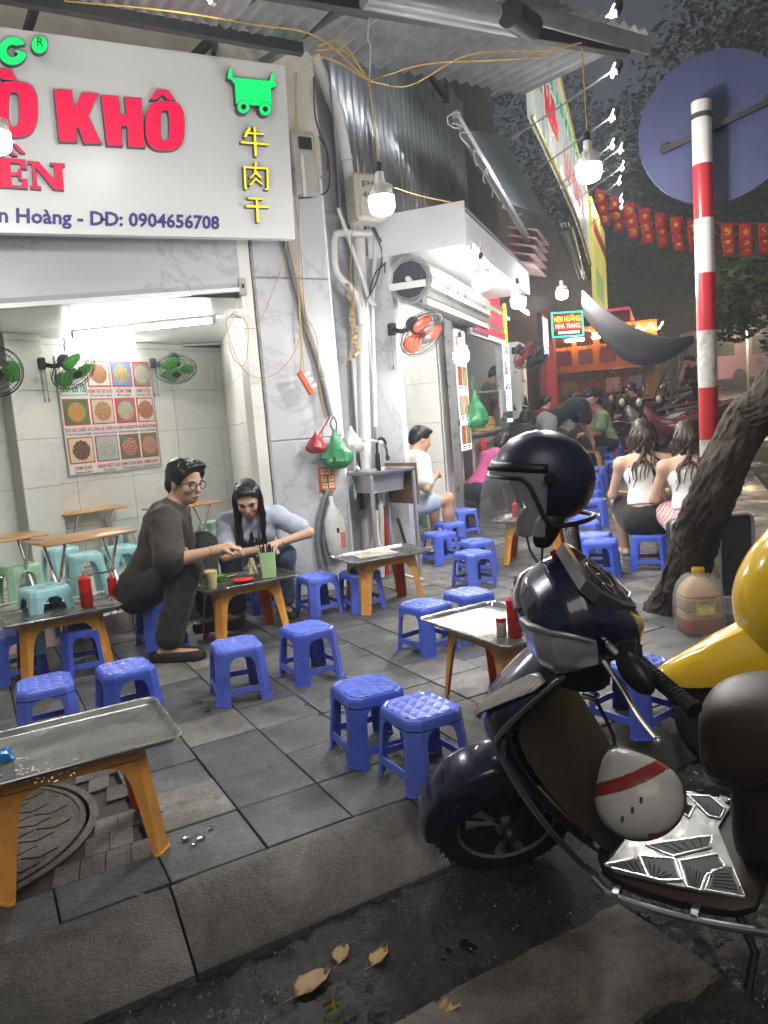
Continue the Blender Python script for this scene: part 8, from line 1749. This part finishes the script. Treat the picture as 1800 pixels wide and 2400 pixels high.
# ---------------------------------------------------------------- the man in the brown shirt
sp_ = G(369,1413,SH); fm_ = R_(-22)
hR = at(512,1290,4.42); hL = at(438,1352,4.62)
M1 = person('man in a dark brown shirt and round glasses eating with chopsticks', Vector((sp_.x-.09,sp_.y+.02,SH+.105)), fm_, lean=25, side=0, head_yaw=-38, head_pitch=14, sc_=1.13, hands=(hL,hR), feet=(at(492,1448,4.92)+Vector((0,0,.02)),at(392,1512,4.52)), h=.0065, skin=SKIN('skin_man',(.50,.31,.21)), top=CLOTH('brown_shirt',(.034,.027,.022)), bottom=CLOTH('black_trousers',(.020,.021,.024)), sleeve='elbow', hair='swept', shoe=mat('black_clog',(.014,.014,.015),.6,bump=.3,bscale=60), neckfwd=.01)
def glasses(I, tilt=0, up_=0, m_=BLK, back=0):
    r = I['root']; s = I['s']; H = I['H']; b = MB()
    for q in (1,-1): b.tube([Vector(H(.098-back,q*.036+.023*math.cos(a),.002+up_+.021*math.sin(a)+0)) for a in [6.2832*k/18 for k in range(19)]],.0026*s,6,caps=False)
    b.tube([Vector(H(.102-back,-.013,.006+up_)),Vector(H(.104-back,0,.010+up_)),Vector(H(.102-back,.013,.006+up_))],.0022*s,5)
    for q in (1,-1): b.tube([Vector(H(.097-back,q*.058,.008+up_)),Vector(H(.05-back,q*.081,.010+up_)),Vector(H(-.01-back,q*.084,.004+up_))],.0022*s,5)
    g = b.build('glasses',m_,r); b = MB()
    for q in (1,-1): b.lathe([(0,0),(.022*s,0)],18,Vector(H(.0985-back,q*.036,.002+up_)),Matrix(np.array([npv(I['hl']),npv(I['hu']),npv(I['hfw'])]).T))
    b.build('lenses',CLEAR,g)
glasses(M1)
# chopsticks with noodles from the right hand
w_ = M1['wr'][1]+M1['O']; tip = at(588,1312,4.5); cs = thing('chopsticks','pair of black chopsticks lifting noodles over the tray','chopsticks',w_); dd_ = (tip-w_).normalized()
for k in (-1,1): MB().tube([dd_*.02+Vector((0,.006*k,.012)),tip-w_+Vector((0,.004*k,0))],[.0035,.0022],6).build('stick',BLK,cs)
nd = thing('lifted_noodles','strands of pale noodles hanging from the chopsticks','noodles',tip); b = MB(); r_ = random.Random(6)
for k in range(16): b.tube(curve_pts([(r_.uniform(-.015,.015),r_.uniform(-.015,.015),.008),(r_.uniform(-.025,.025),r_.uniform(-.02,.02),-.03),(r_.uniform(-.03,.03),r_.uniform(-.03,.03),-.085)],3),.0022,5)
b.build('strands',MATS['rice_noodle'],nd)
# watch and bracelet
def band(I, q, at_, r, m_, name, w__=.01):
    e, w2 = I['el'][q], I['wr'][q]; d = (w2-e).normalized(); c = e.lerp(w2,at_); Mz = d.to_track_quat('Z','Y').to_matrix(); MB().lathe([(r,-w__),(r+.004,-w__),(r+.004,w__),(r,w__)],18,c,Mz,closed=True).build(name,m_,I['root'])
band(M1,0,.90,.031,grey_steel,'watch',.012); band(M1,1,.86,.032,mat('bead_brown',(.35,.22,.12),.4),'bracelet',.005)
b = MB(); cp = M1['chest']+M1['tf']*.142; r_ = random.Random(2)
for k in range(34): a = r_.uniform(0,6.28); rr = r_.uniform(.0,.055); c = cp+M1['tl']*rr*math.cos(a)+M1['tu']*(rr*1.1*math.sin(a)-.02)+M1['tf']*(-.4*rr*rr/.055); b.box(c,(.004,.012,.004),Matrix(np.array([npv(M1['tf']),npv(M1['tl']),npv(M1['tu'])]).T) @ Matrix.Rotation(r_.uniform(0,3),3,'X'))
b.build('shirt_print', mat('print_grey',(.28,.27,.26),.8), M1['root'], angle=0)
b = MB(); b.tube(curve_pts([M1['nk']+M1['tl']*.07+M1['tf']*.02,M1['chest']+M1['tl']*.06+M1['tf']*.139+M1['tu']*.03,M1['chest']+M1['tf']*.146-M1['tu']*.03,M1['chest']-M1['tl']*.06+M1['tf']*.139+M1['tu']*.03,M1['nk']-M1['tl']*.07+M1['tf']*.02],5),.003,5); b.build('necklace',grey_steel,M1['root'])
# ---------------------------------------------------------------- the woman in pale blue
gR = at(610,1288,4.98); gL = at(652,1274,4.98)
fg = math.atan2(-.94,-.34)
W1 = person('woman in a pale blue shirt with glasses pushed up on her long black hair', Vector((1.80,5.20,SH+.11)), fg, lean=38, side=-2, head_yaw=-6, head_pitch=30, hands=(gL,gR), feet=(G(675,1440)+Vector((0,.03,.085)),G(560,1460)+Vector((0,.03,.085))), fem=True, sc_=.98, h=.0065, skin=SKIN('skin_woman',(.56,.36,.26)), top=CLOTH('pale_blue_shirt',(.40,.46,.58),.08), bottom=CLOTH('blue_jeans',(.07,.105,.19),.25), sleeve='short', hair='long', shoe=mat('black_clog',(.014,.014,.015),.6), neckfwd=.0, poleL=(1,-.1,-.2), knee_out=.12)
glasses(W1, up_=.075, back=.035)
band(W1,0,.9,.027,mat('silver_bracelet',(.6,.58,.5),.3,.8),'bracelet',.003)
b = MB(); q = W1
for k in range(5): b.ell(q['chest']+q['tf']*.148+q['tu']*(.07-.05*k),.006,8,6)
tag(b.build('shirt_buttons', WHITEPL, W1['root']),kind='stuff')
b = MB()
for sg in (1,-1): b.add([q['nk']+q['tl']*.015*sg+q['tf']*.09-q['tu']*.02, q['nk']+q['tl']*.075*sg+q['tf']*.075-q['tu']*.015, q['nk']+q['tl']*.055*sg+q['tf']*.115-q['tu']*.085, q['nk']+q['tl']*.02*sg+q['tf']*.128-q['tu']*.06],[(0,1,2,3)])
b.build('collar', MATS['pale_blue_shirt'], W1['root'], angle=0, solid=.004)
# ---------------------------------------------------------------- background people (px of hips, facing, ...)
def bg(label, hx, hy, D, face_px, **k):
    P = at(hx,hy,D); return person(label, P, face_px, h=k.pop('h',.014), parts=k.pop('parts',False), **k)
RT = math.atan2(CRT.y,CRT.x); AW = math.atan2(CFW.y,CFW.x)          # facing right / away
def feetat(P, f, zg, fwd=.42, sp=.14):
    fv = Vector((math.cos(f),math.sin(f),0)); l = Vector((-fv.y,fv.x,0)); b_ = Vector((P.x,P.y,zg+.085)); return (b_+fv*fwd+l*sp, b_+fv*fwd-l*sp)
def sitter(label, px_, py_, face, z=SH, hnd=(.42,-.12), **k):
    p = GS(px_,py_,z); zg = p.z-z; P = Vector((p.x,p.y,p.z+.10)); fv = Vector((math.cos(face),math.sin(face),0)); l = Vector((-fv.y,fv.x,0)); s = k.get('sc_',1)
    hands = k.pop('hands',None) or (P+fv*hnd[0]*s+l*.12+Vector((0,0,.28+hnd[1])),P+fv*hnd[0]*s-l*.12+Vector((0,0,.28+hnd[1])))
    return person(label,P,face,hands=hands,feet=feetat(P,face,zg),h=k.pop('h',.013),parts=k.pop('parts',False),**k)
sitter('woman in a pink t-shirt hunched over a table, dark short hair',1117,1168,RT+R_(28),lean=38,head_pitch=34,fem=True,top=CLOTH('pink_shirt',(.50,.085,.24)),bottom=CLOTH('dark_jeans',(.022,.026,.04)),hair='bob')
T2a = AW+R_(-12)
wt = SKIN('skin_fair',(.58,.38,.27)); WT = CLOTH('white_tube_top',(.72,.72,.72),.05)
A1_ = sitter('woman seen from behind in a white tube top and black skirt',1521,1248,T2a,lean=10,head_pitch=8,fem=True,bare=True,top=WT,bottom=CLOTH('black_skirt',(.012,.012,.013)),legs='short',skirt=True,hair='curly',hair_m=HAIRB,skin=wt,sc_=1.02,h=.010)
A2_ = sitter('woman with wavy hair in a white top and red checked shorts',1628,1262,T2a,lean=12,head_pitch=10,fem=True,bare=True,top=WT,bottom=None,legs='mini',hair='curly',hair_m=HAIRB,skin=wt,sc_=1.0,h=.010)
ck = CLOTH('checked_shorts',(.45,.12,.13)); nt_k = ck.node_tree; chk = nt_k.nodes.new('ShaderNodeTexChecker'); chk.inputs['Scale'].default_value = 60; chk.inputs['Color1'].default_value = (.5,.08,.09,1); chk.inputs['Color2'].default_value = (.7,.62,.6,1); tcn = nt_k.nodes.new('ShaderNodeTexCoord'); nt_k.links.new(tcn.outputs['Object'],chk.inputs[0]); nt_k.links.new(chk.outputs[0],nt_k.nodes['Principled BSDF'].inputs['Base Color'])
S_ = Blob(); I = A2_; cwm = np.array([npv(I['tf']),npv(I['tl']),npv(I['tu'])]).T; S_.ell(npv(I['p']),np.array((.125,.178,.12)),cwm,.05)
for q in (0,1): hp_ = I['p']+I['tl']*.09*(1 if q == 0 else -1); S_.cap(npv(hp_),npv(hp_.lerp(I['knees'][q],.5)),.09,.09,.04)
put('bottoms',S_.mesh('bottoms',ck,.011,.014),I['root'])
# bending man in black over table T7
fbm = RT+R_(8); pB = at(1285,1010,10.6); zg = gz(pB.x,pB.y); pB.z = zg+.95; fv = Vector((math.cos(fbm),math.sin(fbm),0)); lv_ = Vector((-fv.y,fv.x,0))
person('man in a black t-shirt bending low over an amber table',pB,fbm,lean=66,head_pitch=40,head_yaw=0,hands=(at(1392,1042,11.3),at(1392,1046,10.8)),feet=(Vector((pB.x,pB.y,zg+.085))+lv_*.14,Vector((pB.x,pB.y,zg+.085))-lv_*.14-fv*.1),h=.014,parts=False,top=CLOTH('black_shirt',(.010,.012,.018)),bottom=CLOTH('grey_shorts',(.25,.25,.25)),legs='short',hair='short',knee_out=.1,sc_=1.03)
sitter('person in a sage green shirt sitting across from the bending man',1432,1052,RT+R_(172),lean=14,head_pitch=18,top=CLOTH('sage_shirt',(.25,.34,.17)),bottom=CLOTH('dark_jeans',(.022,.026,.04)),hair='short',z=.3)
sitter('man with short dark hair sitting behind the pink-shirted woman',1200,1075,RT+R_(20),lean=14,head_pitch=26,top=CLOTH('dark_top',(.03,.03,.035)),bottom=CLOTH('dark_jeans',(.022,.026,.04)),hair='short',z=.3)
sitter('person with a dark bob bent towards the table beside the kitchen',1222,1092,RT+R_(60),lean=24,head_pitch=34,fem=True,top=CLOTH('dark_top',(.03,.03,.035)),bottom=CLOTH('dark_jeans',(.022,.026,.04)),hair='bob',z=.3)
CW = sitter('woman in a brown cap and sleeveless top near the kitchen window',1245,1050,RT+R_(175),lean=8,head_pitch=10,head_yaw=-30,fem=True,bare=True,top=CLOTH('dark_top',(.03,.03,.035)),bottom=CLOTH('dark_jeans',(.022,.026,.04)),hair='bob',skin=wt,z=.42)
b = MB(); Hh = CW['H']; b.ell(Vector(Hh(-.015,0,.06)),(.108,.094,.075),16,10,Matrix(np.array([npv(CW['hfw']),npv(CW['hl']),npv(CW['hu'])]).T)); b.ell(Vector(Hh(.115,0,.055)),(.06,.07,.01),12,6,Matrix(np.array([npv(CW['hfw']),npv(CW['hl']),npv(CW['hu'])]).T)); b.build('cap',CLOTH('brown_cap',(.16,.08,.055)),CW['root'])
for (x,y,f_,lb,c,hr) in ((1455,1003,RT+R_(5),'man in black at the far table, dark hair',(.014,.015,.017),'short'),(1500,1000,RT+R_(185),'man in black facing the far table from the motorbike side',(.013,.014,.016),'short'),(1478,985,AW+R_(180),'long-haired woman in black behind the far table',(.012,.012,.014),'long'),(1408,968,AW+R_(160),'dark-shirted man sitting by the bag shop',(.03,.035,.04),'short'),(1420,1000,RT+R_(170),'long-haired woman in a strappy top at the far table',(.02,.02,.022),'long')):
    sitter(lb,x,y,f_,lean=10,head_pitch=14,top=CLOTH('black_shirt_b',c) if c[0] < .02 else CLOTH('dark_shirt_%d'%x,c),bottom=CLOTH('dark_jeans',(.022,.026,.04)),hair=hr,fem=hr=='long',z=.34,h=.017)
# seated man in white in the second shop
pw = at(938,1105,7.1)
ftw = RT+R_(20); sitter_w = person('man in a white shirt eating inside the second shop',Vector((pw.x,pw.y,.50)),ftw,lean=16,head_pitch=20,hands=(Vector((pw.x+.3,pw.y+.0,.76)),Vector((pw.x+.26,pw.y-.2,.76))),feet=feetat(Vector((pw.x,pw.y,0)),ftw,.05,.38),h=.013,parts=False,top=CLOTH('white_shirt',(.62,.61,.58),.06),bottom=CLOTH('light_blue_shorts',(.33,.40,.50)),legs='short',hair='short',sleeve='short')
# cook at the window
pk_ = onV(1133,950,-.18); pk_.z = gz(pk_.x,pk_.y)+1.02; ftk = math.atan2(N2.y,N2.x)+R_(30); fv = Vector((math.cos(ftk),math.sin(ftk),0))
person('cook in an olive shirt standing behind the kitchen counter',pk_,ftk,lean=14,head_pitch=30,hands=(pk_+fv*.38+Vector((0,0,.14)),pk_+fv*.36-Vector((-fv.y,fv.x,0))*.2+Vector((0,0,.14))),feet=feetat(pk_,ftk,pk_.z-1.02,0.02),h=.014,parts=False,top=CLOTH('olive_shirt',(.14,.11,.075)),bottom=CLOTH('dark_jeans',(.022,.026,.04)),hair='short',legs='long',knee_out=.05)
# rider by the motorbikes
p = GS(1640,1000,0); person('person in a dark green jacket standing among the motorbikes',Vector((p.x,p.y,p.z+.93)),RT+R_(190),lean=12,head_pitch=20,feet=feetat(p,RT,p.z,0),h=.018,parts=False,top=CLOTH('dark_green_jacket',(.035,.045,.03)),bottom=CLOTH('dark_jeans',(.022,.026,.04)),hair='short',sleeve='long',knee_out=.05)

# more diners along the lane
mx_ = [('woman in a grey top at the lane table behind the round helmet',1330,1030,RT+R_(15),(.20,.21,.22),'bob',True),('man in a white t-shirt sitting beyond the bending man',1352,990,RT+R_(30),(.55,.55,.54),'short',False),('woman in a mustard top by the warm stall',1388,985,RT+R_(190),(.42,.27,.06),'long',True),('man in a navy shirt near the foam box',1440,975,RT+R_(170),(.03,.04,.09),'short',False),('person in a maroon shirt on the kitchen side of the lane',1268,1040,RT+R_(35),(.22,.03,.04),'short',False)]
for lb,x,y,f_,c,hr,fm in mx_: sitter(lb,x,y,f_,lean=12,head_pitch=16,top=CLOTH('lane_shirt_%d'%x,c),bottom=CLOTH('dark_jeans',(.022,.026,.04)),hair=hr,fem=fm,z=.34,h=.018)
# ================================================================ smoky night air
hz = bpy.data.materials.new('smoky_air'); hz.use_nodes = True; hn = hz.node_tree; hn.nodes.remove(hn.nodes['Principled BSDF'])
pv = hn.nodes.new('ShaderNodeVolumePrincipled'); pv.inputs['Color'].default_value = (.72,.80,.92,1); pv.inputs['Density'].default_value = .0055; pv.inputs['Anisotropy'].default_value = .15
hn.links.new(pv.outputs[0], hn.nodes['Material Output'].inputs['Volume'])
b = MB(); b.box((22,22,12),(140,140,28)); o = b.build('haze', hz, angle=0); tag(o,'thin smoky air over the street',kind='stuff')
sc.render.engine = 'CYCLES'
cy_ = sc.cycles; cy_.max_bounces = 7; cy_.diffuse_bounces = 3; cy_.glossy_bounces = 3; cy_.transmission_bounces = 5; cy_.transparent_max_bounces = 8; cy_.volume_bounces = 0
cy_.sample_clamp_indirect = 6; cy_.use_adaptive_sampling = True; cy_.adaptive_threshold = .02; cy_.caustics_reflective = False; cy_.caustics_refractive = False
bpy.context.view_layer.update()
